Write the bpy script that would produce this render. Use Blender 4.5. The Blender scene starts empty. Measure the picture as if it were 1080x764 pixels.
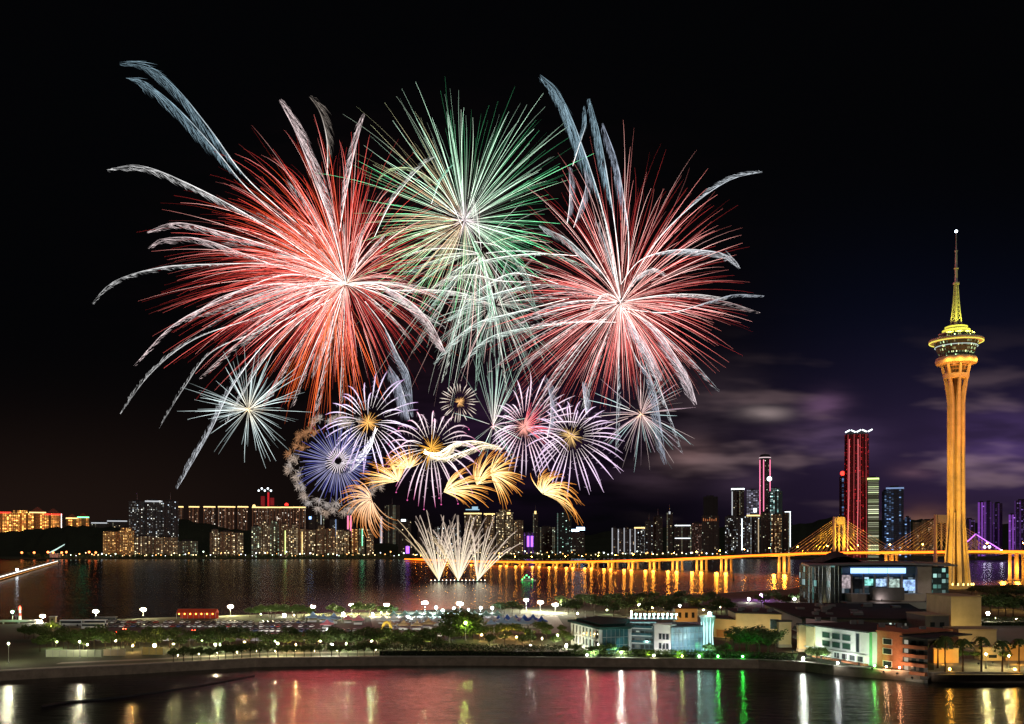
import bpy, math, random
from mathutils import Vector

SC = bpy.context.scene
COL = SC.collection
RAD = math.radians
rnd = random.Random(7)

# ------------------------------------------------------------------ camera
F, HY, CX, CH = 1000.0, 572.0, 540.0, 47.0      # focal length / horizon of the photo (px), camera height (m)
cam = bpy.data.cameras.new('camera')
cam.sensor_width = 36.0
cam.lens = 36.0 * F / 1080.0
cam.shift_y = (HY - 382.0) / 1080.0
cam.clip_start = 1.0
cam.clip_end = 30000.0
cam_ob = bpy.data.objects.new('camera', cam)
COL.objects.link(cam_ob)
cam_ob.location = (0, 0, CH)
cam_ob.rotation_euler = (RAD(90), 0, 0)
SC.camera = cam_ob

# ------------------------------------------------------------------ render settings
SC.view_settings.view_transform = 'Standard'
SC.view_settings.look = 'None'
SC.view_settings.exposure = 0.0
SC.view_settings.gamma = 1.0
SC.view_settings.use_curve_mapping = False
cy = SC.cycles
cy.use_denoising = True
cy.max_bounces = 4
cy.diffuse_bounces = 2
cy.glossy_bounces = 3
cy.transmission_bounces = 3
cy.transparent_max_bounces = 6
cy.sample_clamp_indirect = 12.0
cy.sample_clamp_direct = 0.0
cy.use_light_tree = True
cy.caustics_reflective = True
cy.blur_glossy = 0.0

# ------------------------------------------------------------------ world: night sky over a lit city
world = bpy.data.worlds.new('World')
SC.world = world
world.use_nodes = True
WT = world.node_tree
WT.nodes.clear()


class G:
    """small helper to write node graphs"""
    def __init__(self, tree):
        self.t = tree

    def n(self, typ, **kw):
        nd = self.t.nodes.new(typ)
        for k, v in kw.items():
            setattr(nd, k, v)
        return nd

    def put(self, sock, val):
        if isinstance(val, bpy.types.NodeSocket):
            self.t.links.new(val, sock)
        else:
            if hasattr(sock.default_value, '__len__') and not hasattr(val, '__len__'):
                val = (val,) * len(sock.default_value)
            if hasattr(val, '__len__') and len(sock.default_value) == 4 and len(val) == 3:
                val = (*val, 1.0)
            sock.default_value = val

    def m(self, op, a, b=0.0, c=0.0, clamp=False):
        nd = self.n('ShaderNodeMath', operation=op, use_clamp=clamp)
        self.put(nd.inputs[0], a)
        if len(nd.inputs) > 1: self.put(nd.inputs[1], b)
        if len(nd.inputs) > 2: self.put(nd.inputs[2], c)
        return nd.outputs[0]

    def vm(self, op, a, b=(0, 0, 0)):
        nd = self.n('ShaderNodeVectorMath', operation=op)
        self.put(nd.inputs[0], a)
        if op == 'SCALE':
            self.put(nd.inputs[3], b)
        else:
            self.put(nd.inputs[1], b)
        return nd.outputs[0]

    def mix(self, fac, a, b, mode='MIX'):
        nd = self.n('ShaderNodeMix', data_type='RGBA', blend_type=mode)
        self.put(nd.inputs[0], fac); self.put(nd.inputs[6], a); self.put(nd.inputs[7], b)
        return nd.outputs[2]

    def step(self, x, lo, hi):
        nd = self.n('ShaderNodeMapRange', interpolation_type='SMOOTHSTEP')
        self.put(nd.inputs[0], x); self.put(nd.inputs[1], lo); self.put(nd.inputs[2], hi)
        return nd.outputs[0]

    def xyz(self, v):
        nd = self.n('ShaderNodeSeparateXYZ')
        self.put(nd.inputs[0], v)
        return nd.outputs

    def comb(self, x, y, z):
        nd = self.n('ShaderNodeCombineXYZ')
        self.put(nd.inputs[0], x); self.put(nd.inputs[1], y); self.put(nd.inputs[2], z)
        return nd.outputs[0]

    def noise(self, vec, scale, detail=4.0, rough=0.55):
        nd = self.n('ShaderNodeTexNoise')
        self.put(nd.inputs['Vector'], vec)
        nd.inputs['Scale'].default_value = scale
        nd.inputs['Detail'].default_value = detail
        nd.inputs['Roughness'].default_value = rough
        return nd.outputs['Fac']


g = G(WT)
tc = g.n('ShaderNodeTexCoord').outputs['Generated']
wx, wy, wz = g.xyz(tc)
az = g.m('DIVIDE', wx, g.m('MAXIMUM', wy, 0.2))
el = g.m('DIVIDE', g.m('ABSOLUTE', wz), g.m('MAXIMUM', wy, 0.2))


def gauss(x, c, w):
    d = g.m('DIVIDE', g.m('SUBTRACT', x, c), w)
    return g.m('POWER', 2.718, g.m('MULTIPLY', g.m('MULTIPLY', d, d), -1.0))


sky = g.n('ShaderNodeTexSky', sky_type='NISHITA')
sky.sun_disc = False
sky.sun_elevation = RAD(-9.0)
sky.sun_rotation = RAD(200)
base = g.vm('SCALE', sky.outputs[0], 0.05 * 0.15)
night = (0.0010, 0.0011, 0.0015)
total = g.vm('ADD', base, night)
right = g.step(az, 0.08, 0.52)
low = gauss(el, 0.07, 0.10)
navy = g.m('MULTIPLY', g.step(az, 0.15, 0.42), gauss(el, 0.17, 0.13))
total = g.vm('ADD', total, g.vm('SCALE', (0.0010, 0.0022, 0.0085), navy))
glow = g.m('MULTIPLY', right, low)
total = g.vm('ADD', total, g.vm('SCALE', (0.022, 0.011, 0.032), glow))
# low banks of cloud lit from below by the city, drawn out sideways by the wind
cv = g.comb(g.m('MULTIPLY', az, 7.0), g.m('MULTIPLY', el, 30.0), 3.1)
c1 = g.step(g.noise(cv, 1.0, 3.0, 0.5), 0.52, 0.74)
cmask = g.m('MULTIPLY', g.step(az, 0.10, 0.26), gauss(el, 0.10, 0.065))
cl = g.m('MULTIPLY', c1, cmask)
total = g.vm('ADD', total, g.vm('SCALE', (0.150, 0.098, 0.098), cl))
for (px, py, sx, sy, c) in ((808, 436, 24, 7, (.22, .17, .16)), (725, 478, 26, 15, (.13, .075, .07)), (870, 428, 24, 14, (.10, .05, .095)), (835, 458, 40, 6, (.06, .035, .05)), (690, 505, 40, 14, (.03, .018, .024)),
                            (880, 465, 46, 20, (.060, .035, .075)), (965, 497, 22, 7, (.10, .05, .055)), (1065, 470, 60, 36, (.045, .024, .085)),
                            (980, 560, 30, 20, (.20, .085, .03)), (560, 450, 120, 70, (.016, .006, .022)), (470, 300, 190, 120, (.010, .004, .004)), (745, 430, 60, 40, (.022, .015, .018)), (790, 512, 36, 18, (.03, .018, .03))):
    b = g.m('MULTIPLY', gauss(az, (px - CX) / F, sx / F), gauss(el, (HY - py) / F, sy / F))
    n2 = g.m('ADD', g.m('MULTIPLY', g.step(g.noise(cv, 1.6, 3.0, 0.5), 0.3, 0.65), 0.75), 0.25)
    total = g.vm('ADD', total, g.vm('SCALE', c, g.m('MULTIPLY', b, n2)))
brown = g.m('MULTIPLY', g.step(az, 0.0, -0.5), gauss(el, 0.02, 0.10))
total = g.vm('ADD', total, g.vm('SCALE', (0.011, 0.0055, 0.0035), brown))
bg = g.n('ShaderNodeBackground')
WT.links.new(total, bg.inputs[0])
bg.inputs[1].default_value = 1.0
wo = g.n('ShaderNodeOutputWorld')
WT.links.new(bg.outputs[0], wo.inputs[0])
world.cycles.sampling_method = 'MANUAL'
world.cycles.sample_map_resolution = 512

sun = bpy.data.lights.new('city_glow_fill', 'SUN')  # added warm fill lamp standing in for the city glow
sun.energy = 0.42
sun.angle = RAD(10.0)
sun.color = (1.0, 0.90, 0.80)
sun_ob = bpy.data.objects.new('city_glow_fill', sun)
COL.objects.link(sun_ob)
sun_ob.rotation_euler = (RAD(50), RAD(8), RAD(20))


# ------------------------------------------------------------------ helpers
def at(px, py, D):
    return Vector(((px - CX) / F * D, D, CH - (py - HY) / F * D))


def gnd(px, py, z=0.0):
    D = (CH - z) * F / (py - HY)
    return Vector(((px - CX) / F * D, D, z))


def lerp(a, b, t):
    return a + (b - a) * t


def cl3(a, b, t):
    return tuple(lerp(a[i], b[i], t) for i in range(3))


class MB:
    """collects shapes and links them as ONE mesh object"""
    def __init__(self):
        self.v = []; self.f = []; self.mi = []; self.uv = []; self.c = []

    def vert(self, p, c=(1, 1, 1)):
        self.v.append(tuple(p)); self.c.append((c[0], c[1], c[2], 1.0))
        return len(self.v) - 1

    def face(self, idx, mi=0, uv=None):
        self.f.append(tuple(idx)); self.mi.append(mi)
        self.uv.append(uv if uv else [(-500.0, -500.0)] * len(idx))

    def poly(self, pts, mi=0, uv=None):
        self.face([self.vert(p) for p in pts], mi, uv)

    def box(self, x0, y0, z0, x1, y1, z1, mi=0):
        self.prism([(x0, y0), (x1, y0), (x1, y1), (x0, y1)], z0, z1, mi, mi)

    def prism(self, poly, z0, z1, mi=0, top=None, taper=1.0, cen=None):
        """upright prism over a counter-clockwise outline; walls carry UVs in metres"""
        top = mi if top is None else top
        n = len(poly)
        if cen is None:
            cen = (sum(p[0] for p in poly) / n, sum(p[1] for p in poly) / n)
        up = [(lerp(cen[0], p[0], taper), lerp(cen[1], p[1], taper)) for p in poly]
        lo = [self.vert((p[0], p[1], z0)) for p in poly]
        hi = [self.vert((p[0], p[1], z1)) for p in up]
        u = 0.0
        for i in range(n):
            j = (i + 1) % n
            L = math.hypot(poly[j][0] - poly[i][0], poly[j][1] - poly[i][1])
            self.face((lo[i], lo[j], hi[j], hi[i]), mi, [(u, z0), (u + L, z0), (u + L, z1), (u, z1)])
            u += L
        self.face(hi, top)
        self.face(lo[::-1], top)

    def wallbox(self, p0, p1, u0, u1, z0, z1, o0, o1, mi=0):
        """box on the wall line p0->p1: u along it, o outwards to its right-hand side"""
        d = Vector((p1[0] - p0[0], p1[1] - p0[1])); L = d.length; d /= L
        nrm = Vector((d.y, -d.x))
        def q(u, o):
            return (p0[0] + d.x * u + nrm.x * o, p0[1] + d.y * u + nrm.y * o)
        self.prism([q(u0, o1), q(u1, o1), q(u1, o0), q(u0, o0)], z0, z1, mi, mi)

    def tube(self, pts, rads, n=6, cols=None, mi=0, cap=True):
        pts = [Vector(p) for p in pts]
        if not hasattr(rads, '__len__'): rads = [rads] * len(pts)
        rings = []
        for i, p in enumerate(pts):
            t = (pts[min(i + 1, len(pts) - 1)] - pts[max(i - 1, 0)])
            if t.length < 1e-9: t = Vector((0, 0, 1))
            t.normalize()
            ref = Vector((0, 1, 0)) if abs(t.y) < 0.9 else Vector((1, 0, 0))
            a = t.cross(ref).normalized(); b = t.cross(a)
            c = cols[i] if cols else (1, 1, 1)
            rings.append([self.vert(p + (a * math.cos(2 * math.pi * k / n) + b * math.sin(2 * math.pi * k / n)) * rads[i], c) for k in range(n)])
        for r0, r1 in zip(rings, rings[1:]):
            for k in range(n):
                self.face((r0[k], r0[(k + 1) % n], r1[(k + 1) % n], r1[k]), mi)
        if cap:
            self.face(rings[0][::-1], mi); self.face(rings[-1], mi)

    def lathe(self, prof, n=24, cx=0.0, cy=0.0, mi=0, cap=True):
        rings = []
        for (r, z) in prof:
            rings.append([self.vert((cx + r * math.cos(2 * math.pi * k / n), cy + r * math.sin(2 * math.pi * k / n), z)) for k in range(n)])
        for a, b in zip(range(len(prof)), range(1, len(prof))):
            for k in range(n):
                j = (k + 1) % n
                w = 2 * math.pi * max(prof[a][0], prof[b][0]) / n
                self.face((rings[a][k], rings[a][j], rings[b][j], rings[b][k]), mi,
                          [(k * w, prof[a][1]), ((k + 1) * w, prof[a][1]), ((k + 1) * w, prof[b][1]), (k * w, prof[b][1])])
        if cap:
            self.face(rings[0][::-1], mi); self.face(rings[-1], mi)

    def ball(self, c, r, nu=8, nv=5, mi=0, sz=1.0):
        c = Vector(c)
        prof = []
        for i in range(nv + 1):
            a = math.pi * (i / nv) - math.pi / 2
            prof.append((max(r * math.cos(a), r * 0.02), c.z + r * sz * math.sin(a)))
        self.lathe(prof, nu, c.x, c.y, mi)

    def build(self, name, mats, parent=None, loc=None, rz=0.0, smooth=False, cols=False):
        me = bpy.data.meshes.new(name)
        me.from_pydata(self.v, [], self.f)
        mats = mats if isinstance(mats, (list, tuple)) else [mats]
        for m in mats: me.materials.append(m)
        if any(self.mi): me.polygons.foreach_set('material_index', self.mi)
        uvl = me.uv_layers.new(name='UVMap')
        flat = []
        for u in self.uv:
            for a in u: flat += [a[0], a[1]]
        uvl.data.foreach_set('uv', flat)
        if cols:
            ca = me.color_attributes.new('Col', 'FLOAT_COLOR', 'POINT')
            ca.data.foreach_set('color', [x for c in self.c for x in c])
        if smooth:
            me.polygons.foreach_set('use_smooth', [True] * len(me.polygons))
        me.update()
        o = bpy.data.objects.new(name, me)
        COL.objects.link(o)
        if parent is not None: o.parent = parent
        if loc is not None: o.location = loc
        if rz: o.rotation_euler[2] = rz
        return o


def tag(o, label=None, cat=None, group=None, kind=None):
    if label: o['label'] = label
    if cat: o['category'] = cat
    if group: o['group'] = group
    if kind: o['kind'] = kind
    return o


def thing(name, label, cat, loc=(0, 0, 0), rz=0.0, group=None):
    o = bpy.data.objects.new(name, None)
    o.empty_display_size = 1.0
    COL.objects.link(o)
    o.location = loc
    o.rotation_euler = (0, 0, rz)
    return tag(o, label, cat, group)


KIDS = {}


def kids(o):
    if o.name not in KIDS:
        KIDS[o.name] = [c for c in bpy.data.objects if c.parent is o]
    return KIDS[o.name]


def copy_tree(o, parent=None, src=None):
    c = o.copy()
    COL.objects.link(c)
    if parent is not None: c.parent = parent
    for ch in kids(o):
        copy_tree(ch, c)
    return c


def place(proto, used, loc, rz=0.0, label=None, group=None, s=1.0):
    """first call moves the prototype itself, later calls copy it with its parts"""
    if not used:
        kids(proto)
        o = proto; used.append(1)
    else:
        o = copy_tree(proto)
    o.location = loc
    o.rotation_euler = (0, 0, rz)
    o.scale = (s, s, s)
    if label: o['label'] = label
    if group: o['group'] = group
    return o


# ------------------------------------------------------------------ materials
MATS = {}


def mat(name, col, rough=0.7, metal=0.0, var=0.12, scale=0.4, spec=0.3):
    """plain real surface with a little mottling of its own"""
    if name in MATS: return MATS[name]
    m = bpy.data.materials.new(name)
    m.use_nodes = True
    q = G(m.node_tree)
    p = m.node_tree.nodes['Principled BSDF']
    tco = q.n('ShaderNodeTexCoord').outputs['Object']
    nz = q.noise(tco, scale, 5.0, 0.6)
    c = q.mix(nz, tuple(x * (1 - var * 2) for x in col), tuple(min(1, x * (1 + var * 2)) for x in col))
    m.node_tree.links.new(c, p.inputs['Base Color'])
    p.inputs['Roughness'].default_value = rough
    p.inputs['Metallic'].default_value = metal
    p.inputs['Specular IOR Level'].default_value = spec
    MATS[name] = m
    return m


def glowmat(name, col, strength, sampled=True):
    if name in MATS: return MATS[name]
    m = bpy.data.materials.new(name)
    m.use_nodes = True
    p = m.node_tree.nodes['Principled BSDF']
    p.inputs['Base Color'].default_value = (0.05, 0.05, 0.05, 1)
    p.inputs['Emission Color'].default_value = (*col, 1)
    p.inputs['Emission Strength'].default_value = strength
    m.cycles.emission_sampling = 'FRONT' if sampled else 'NONE'
    MATS[name] = m
    return m


def fire_material():
    m = bpy.data.materials.new('burning_stars')
    m.use_nodes = True
    t = m.node_tree
    t.nodes.clear()
    a = t.nodes.new('ShaderNodeAttribute'); a.attribute_name = 'Col'
    e = t.nodes.new('ShaderNodeEmission')
    o = t.nodes.new('ShaderNodeOutputMaterial')
    t.links.new(a.outputs['Color'], e.inputs[0]); t.links.new(e.outputs[0], o.inputs[0])
    m.cycles.emission_sampling = 'NONE'
    return m


FIRE = fire_material()


def facade(name, wall, frac, c1, c2, st, cw=4.2, ch=3.6, wx=0.62, wy=0.55, dim=0.03, stripe=None, wrough=0.8):
    """a far facade: a grid of windows of which some are lit, each with its own lamp colour and brightness"""
    if name in MATS: return MATS[name]
    m = bpy.data.materials.new(name)
    m.use_nodes = True
    q = G(m.node_tree)
    p = m.node_tree.nodes['Principled BSDF']
    uv = q.n('ShaderNodeUVMap').outputs[0]
    u, v, _ = q.xyz(uv)
    u = q.m('DIVIDE', u, cw); v = q.m('DIVIDE', v, ch)
    fu = q.m('FLOOR', u); fv = q.m('FLOOR', v)
    ru = q.m('FRACT', u); rv = q.m('FRACT', v)
    rob = q.n('ShaderNodeObjectInfo').outputs['Random']
    wn = q.n('ShaderNodeTexWhiteNoise', noise_dimensions='3D')
    q.put(wn.inputs['Vector'], q.comb(fu, fv, q.m('MULTIPLY', rob, 91.0)))
    r, gg, b = q.xyz(wn.outputs['Color'])
    inx = q.m('LESS_THAN', q.m('ABSOLUTE', q.m('SUBTRACT', ru, 0.5)), wx * 0.5)
    iny = q.m('LESS_THAN', q.m('ABSOLUTE', q.m('SUBTRACT', rv, 0.5)), wy * 0.5)
    real = q.m('GREATER_THAN', v, -50.0)
    win = q.m('MULTIPLY', q.m('MULTIPLY', inx, iny), real)
    lit = q.m('LESS_THAN', r, frac)
    bright = q.m('MULTIPLY', q.m('ADD', q.m('MULTIPLY', q.m('POWER', b, 4.0), 2.6), 0.16), lit)
    bright = q.m('ADD', bright, dim)  # faint glow on every window stands in for street light on the walls
    bay = q.n('ShaderNodeTexWhiteNoise', noise_dimensions='2D')
    q.put(bay.inputs['Vector'], q.comb(fu, q.m('MULTIPLY', rob, 57.0), 0.0))
    br1, br2, br3 = q.xyz(bay.outputs['Color'])
    win = q.m('MULTIPLY', win, q.m('GREATER_THAN', br1, 0.20))                  # some bays are blank wall
    stairs = q.m('MULTIPLY', q.m('LESS_THAN', br1, 0.27), q.m('GREATER_THAN', br1, 0.20))
    bright = q.m('MAXIMUM', bright, q.m('MULTIPLY', stairs, 0.30))
    flr = q.n('ShaderNodeTexWhiteNoise', noise_dimensions='2D')
    q.put(flr.inputs['Vector'], q.comb(fv, q.m('MULTIPLY', rob, 31.0), 0.0))
    bright = q.m('MULTIPLY', bright, q.m('ADD', 0.55, q.m('MULTIPLY', q.xyz(flr.outputs['Color'])[0], 0.9)))
    slab = q.m('MULTIPLY', q.m('GREATER_THAN', rv, 0.86), real)
    colr = q.mix(gg, c1, c2)
    # mottled wall, darker panes
    nz = q.noise(q.n('ShaderNodeTexCoord').outputs['Object'], 0.08, 4.0)
    wcol = q.mix(nz, tuple(x * 0.7 for x in wall), tuple(min(1, x * 1.25) for x in wall))
    wcol = q.mix(q.m('MULTIPLY', slab, 0.6), wcol, tuple(min(1, x * 2.2 + .02) for x in wall))
    wcol = q.mix(q.m('MULTIPLY', q.m('LESS_THAN', br3, 0.3), 0.5), wcol, tuple(x * .5 for x in wall))
    bc = q.mix(win, wcol, (0.02, 0.022, 0.025))
    m.node_tree.links.new(bc, p.inputs['Base Color'])
    p.inputs['Roughness'].default_value = wrough
    es = q.m('MULTIPLY', q.m('MULTIPLY', win, bright), st)
    if stripe:
        # lit vertical fins: (spacing m, width share, colour, strength)
        sp, wd, sc_, ss = stripe
        uu = q.m('FRACT', q.m('DIVIDE', q.m('MULTIPLY', u, cw), sp))
        sm = q.m('MULTIPLY', q.m('LESS_THAN', uu, wd), real)
        colr = q.mix(sm, colr, sc_)
        es = q.m('MAXIMUM', es, q.m('MULTIPLY', sm, ss))
    m.node_tree.links.new(colr, p.inputs['Emission Color'])
    m.node_tree.links.new(es, p.inputs['Emission Strength'])
    m.cycles.emission_sampling = 'NONE'
    MATS[name] = m
    return m


def water_material():
    m = bpy.data.materials.new('night_water')
    m.use_nodes = True
    q = G(m.node_tree)
    p = m.node_tree.nodes['Principled BSDF']
    p.inputs['Base Color'].default_value = (0.004, 0.0055, 0.006, 1)
    p.inputs['IOR'].default_value = 1.40
    pos = q.n('ShaderNodeNewGeometry').outputs['Position']
    # wind ripples: crests run across the view, so slopes lean mostly towards and away from the shore
    n1 = q.noise(q.vm('MULTIPLY', pos, (0.14, 0.75, 1.0)), 1.0, 3.0, 0.6)
    n2 = q.noise(q.vm('MULTIPLY', pos, (0.25, 1.2, 1.0)), 0.03, 4.0, 0.6)
    n3 = q.noise(q.vm('MULTIPLY', pos, (0.35, 1.0, 1.0)), 0.11, 3.0, 0.6)
    n4 = q.noise(q.vm('MULTIPLY', pos, (0.30, 1.0, 1.0)), 0.30, 4.0, 0.6)
    h = q.m('ADD', q.m('ADD', q.m('MULTIPLY', n1, 0.30), q.m('MULTIPLY', n3, 0.10)), q.m('MULTIPLY', n4, 0.30))
    # the open river beyond the park lies calmer than the windy lake
    calm = q.step(q.xyz(pos)[1], 480.0, 760.0)
    h = q.m('MULTIPLY', h, q.m('SUBTRACT', 1.0, q.m('MULTIPLY', calm, 0.55)))
    bp = q.n('ShaderNodeBump')
    bp.inputs['Strength'].default_value = 1.0
    bp.inputs['Distance'].default_value = 1.0
    m.node_tree.links.new(h, bp.inputs['Height'])
    m.node_tree.links.new(bp.outputs[0], p.inputs['Normal'])
    m.node_tree.links.new(q.m('ADD', q.m('MULTIPLY', n2, 0.08), 0.17), p.inputs['Roughness'])
    return m


def leaf_material(name, a, b):
    m = bpy.data.materials.new(name)
    m.use_nodes = True
    q = G(m.node_tree)
    p = m.node_tree.nodes['Principled BSDF']
    tco = q.n('ShaderNodeTexCoord').outputs['Object']
    nz = q.noise(tco, 0.9, 3.0)
    rob = q.n('ShaderNodeObjectInfo').outputs['Random']
    f = q.m('ADD', q.m('MULTIPLY', nz, 0.8), q.m('MULTIPLY', rob, 0.35), clamp=True)
    m.node_tree.links.new(q.mix(f, a, b), p.inputs['Base Color'])
    p.inputs['Roughness'].default_value = 0.55
    p.inputs['Specular IOR Level'].default_value = 0.25
    return m


WATER = water_material()
CONC = mat('weathered_concrete', (0.30, 0.28, 0.25), 0.85, var=0.2, scale=0.25)
PALE = mat('pale_paving', (0.24, 0.22, 0.19), 0.85, var=0.15, scale=0.3)
ASPH = mat('asphalt', (0.055, 0.055, 0.058), 0.8, var=0.25, scale=0.15)
EARTH = mat('park_ground', (0.045, 0.052, 0.03), 0.95, var=0.35, scale=0.06)
LAWN = mat('lawn_grass', (0.10, 0.12, 0.035), 0.9, var=0.25, scale=0.2)
HILLM = mat('wooded_hill', (0.018, 0.024, 0.014), 0.95, var=0.35, scale=0.01)
DARKROOF = mat('dark_roofing', (0.045, 0.045, 0.05), 0.95, var=0.25, scale=0.2, spec=0.05)
CREAM = mat('cream_render', (0.50, 0.41, 0.25), 0.8, var=0.2, scale=0.16)
WHITE = mat('white_render', (0.62, 0.62, 0.60), 0.7, var=0.14, scale=0.22)
BRICK = mat('red_brick', (0.33, 0.12, 0.06), 0.85, var=0.2, scale=1.2)
STEEL = mat('galvanised_steel', (0.30, 0.31, 0.32), 0.45, 0.6, var=0.1)
DSTEEL = mat('dark_steel', (0.05, 0.052, 0.055), 0.5, 0.4, var=0.1)
GLASS = mat('dark_glass', (0.02, 0.028, 0.032), 0.08, 0.0, var=0.1, spec=0.6)
TGLASS = mat('teal_glass', (0.04, 0.10, 0.12), 0.12, 0.0, var=0.3, scale=0.3, spec=0.6)
BARK = mat('bark', (0.07, 0.05, 0.035), 0.9, var=0.2, scale=2)
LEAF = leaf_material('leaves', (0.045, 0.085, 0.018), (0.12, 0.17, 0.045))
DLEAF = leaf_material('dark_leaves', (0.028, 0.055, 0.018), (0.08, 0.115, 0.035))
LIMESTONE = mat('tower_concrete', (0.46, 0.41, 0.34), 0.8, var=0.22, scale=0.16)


# ------------------------------------------------------------------ the setting
def sheet(name, pts, z, m, kind='structure', skirt=None):
    b = MB()
    if skirt is None:
        b.poly([(p[0], p[1], z) for p in pts])
    else:
        b.prism([(p[0], p[1]) for p in pts], skirt, z)
    o = b.build(name, m)
    tag(o, kind=kind)
    return o


b = MB()
b.poly([(-9000, -400, 0), (9000, -400, 0), (9000, 2900, 0), (-9000, 2900, 0)])
tag(b.build('water', WATER), kind='structure')

NEAR = [(-90, 724), (35, 716), (140, 711), (270, 703.5), (400, 702), (530, 702), (700, 704), (800, 705), (850, 708), (880, 712), (930, 716), (978, 719.5), (1080, 720), (1180, 720)]
FAR = [(1180, 616), (1080, 617), (1000, 618), (850, 620), (760, 626), (700, 628), (620, 632), (590, 637), (560, 641), (520, 642), (470, 643), (400, 645), (330, 647), (250, 649), (150, 652), (70, 656), (-90, 662)]
near = [gnd(x, y, 0) for x, y in NEAR]
far = [gnd(x, y, 3) for x, y in FAR]
sheet('park_ground', [(p.x, p.y) for p in near] + [(p.x, p.y) for p in far], 3.0, EARTH, skirt=-2.0)


def inset(pts, d):
    return [(p.x, p.y + d) for p in pts]


# promenade along the quay, pale paving, and a road behind it
sheet('promenade', inset(near, 0.6) + inset(near, 7.5)[::-1], 3.004, PALE)
sheet('park_path', inset(near[1:8], 16) + inset(near[1:8], 21)[::-1], 3.004, PALE)
sheet('car_park', [gnd(62, 676, 3), gnd(480, 676, 3), gnd(470, 655, 3), gnd(85, 658.5, 3)], 3.004, ASPH)
sheet('lit_lawn', [gnd(48, 671, 3), gnd(100, 670, 3), gnd(88, 662, 3), gnd(52, 664, 3)], 3.008, LAWN)
sheet('fair_ground', [gnd(395, 669, 3), gnd(600, 668, 3), gnd(588, 650, 3), gnd(390, 650, 3)], 3.008, PALE)
sheet('tower_plaza', [gnd(985, 712, 3), gnd(1110, 712, 3), gnd(1100, 652, 3), gnd(985, 652, 3)], 3.008, PALE)

# far bank and hills
b = MB()
b.prism([(-9000, 2640), (-260, 2640), (300, 2860), (900, 2500), (2500, 2400), (9000, 2300), (9000, 20000), (-9000, 20000)], -2, 4)
tag(b.build('far_bank', EARTH), kind='structure')


def hills(name, ridge, depth):
    """ridge: list of (px, py, D)"""
    b = MB()
    pts = []
    for (x0, y0, d0), (x1, y1, d1) in zip(ridge, ridge[1:]):
        k = max(2, int(abs(x1 - x0) / 6))
        for i in range(k):
            t = i / k
            pts.append((lerp(x0, x1, t), lerp(y0, y1, t) + rnd.uniform(-0.8, 0.8), lerp(d0, d1, t)))
    pts.append(ridge[-1])
    rows = []
    for (x, y, D) in pts:
        top = at(x, y, D)
        h = top.z - 3.5
        row = []
        for (o, k) in ((-1, 0), (-.62, .32), (-.3, .74), (0, 1), (.35, .7), (.7, .3), (1, 0)):
            row.append(b.vert((top.x * (1 + o * depth / D), top.y + o * depth + rnd.uniform(-8, 8), 3.5 + h * k * rnd.uniform(0.96, 1.04))))
        rows.append(row)
    for r0, r1 in zip(rows, rows[1:]):
        for k in range(6):
            b.face((r0[k], r1[k], r1[k + 1], r0[k + 1]))
    tag(b.build(name, HILLM), kind='structure')


hills('hills', [(-60, 566, 3050), (0, 562, 3050), (40, 557, 3050), (80, 555, 3050), (130, 557, 3050), (160, 552, 3050), (192, 548, 3050), (225, 553, 3050), (250, 559, 3050), (300, 566, 3050), (420, 574, 3050)], 240)
hills('hills', [(560, 572, 4600), (610, 566, 4600), (680, 556, 4600), (740, 556, 4600), (800, 557, 4600), (850, 552, 4600), (885, 545, 4600), (930, 550, 4600), (990, 548, 4600), (1040, 553, 4600), (1120, 548, 4600), (1200, 556, 4600)], 600)

# ------------------------------------------------------------------ lights that belong to lamps
def spot(parent, pos, target, color, watts, angle, blend=0.6, size=0.5):
    L = bpy.data.lights.new('beam', 'SPOT')
    L.energy = watts; L.color = color; L.spot_size = RAD(angle); L.spot_blend = blend; L.shadow_soft_size = size
    o = bpy.data.objects.new('beam', L)
    COL.objects.link(o)
    o.parent = parent
    d = Vector(target) - Vector(pos)
    o.rotation_euler = d.to_track_quat('-Z', 'Y').to_euler()
    return o


def floodlight(label, pos, target, color, watts, angle=90, group=None, head=4.0, size=0.45, stand=0.6):
    """a floodlight on a short stand: housing, glowing lens and its own beam"""
    pos = Vector(pos); target = Vector(target)
    t = thing('floodlight', label, 'floodlight', pos - Vector((0, 0, stand)), 0, group)
    d = (target - pos).normalized()
    b = MB(); b.tube([(0, 0, 0), (0, 0, stand)], 0.08, 6); b.box(-.3, -.3, 0, .3, .3, .08); b.build('stand', DSTEEL, t)
    c = Vector((0, 0, stand))
    b = MB(); b.tube([c - d * size * .6, c - d * .05, c + d * .05], [size * .4, size, size], 8); b.build('housing', DSTEEL, t)
    b = MB(); b.tube([c + d * .06, c + d * .12], [size * .9, size * .85], 8)
    b.build('lens', glowmat('lens_%d_%d_%d_%d' % (*[int(x * 100) for x in color], int(head)), color, head, False), t)
    s = spot(t, pos + d * .3, target, color, watts, angle, size=size * .6)
    s.location = c + d * .3
    return t


# ------------------------------------------------------------------ the observation tower
TD = 900.0
TX = (1008.5 - CX) / F * TD
tw = thing('observation_tower', 'tall floodlit concrete observation tower with a round pod and a needle mast', 'tower', (TX, TD, 3))


def legr(z):
    """distance of the columns' axis from the tower's axis"""
    r = 5.7
    if z < 85: r += 3.9 * ((85 - z) / 85.0) ** 2.2
    if z > 176: r += 7.3 * ((z - 176) / 38.0) ** 1.25
    return r


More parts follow.
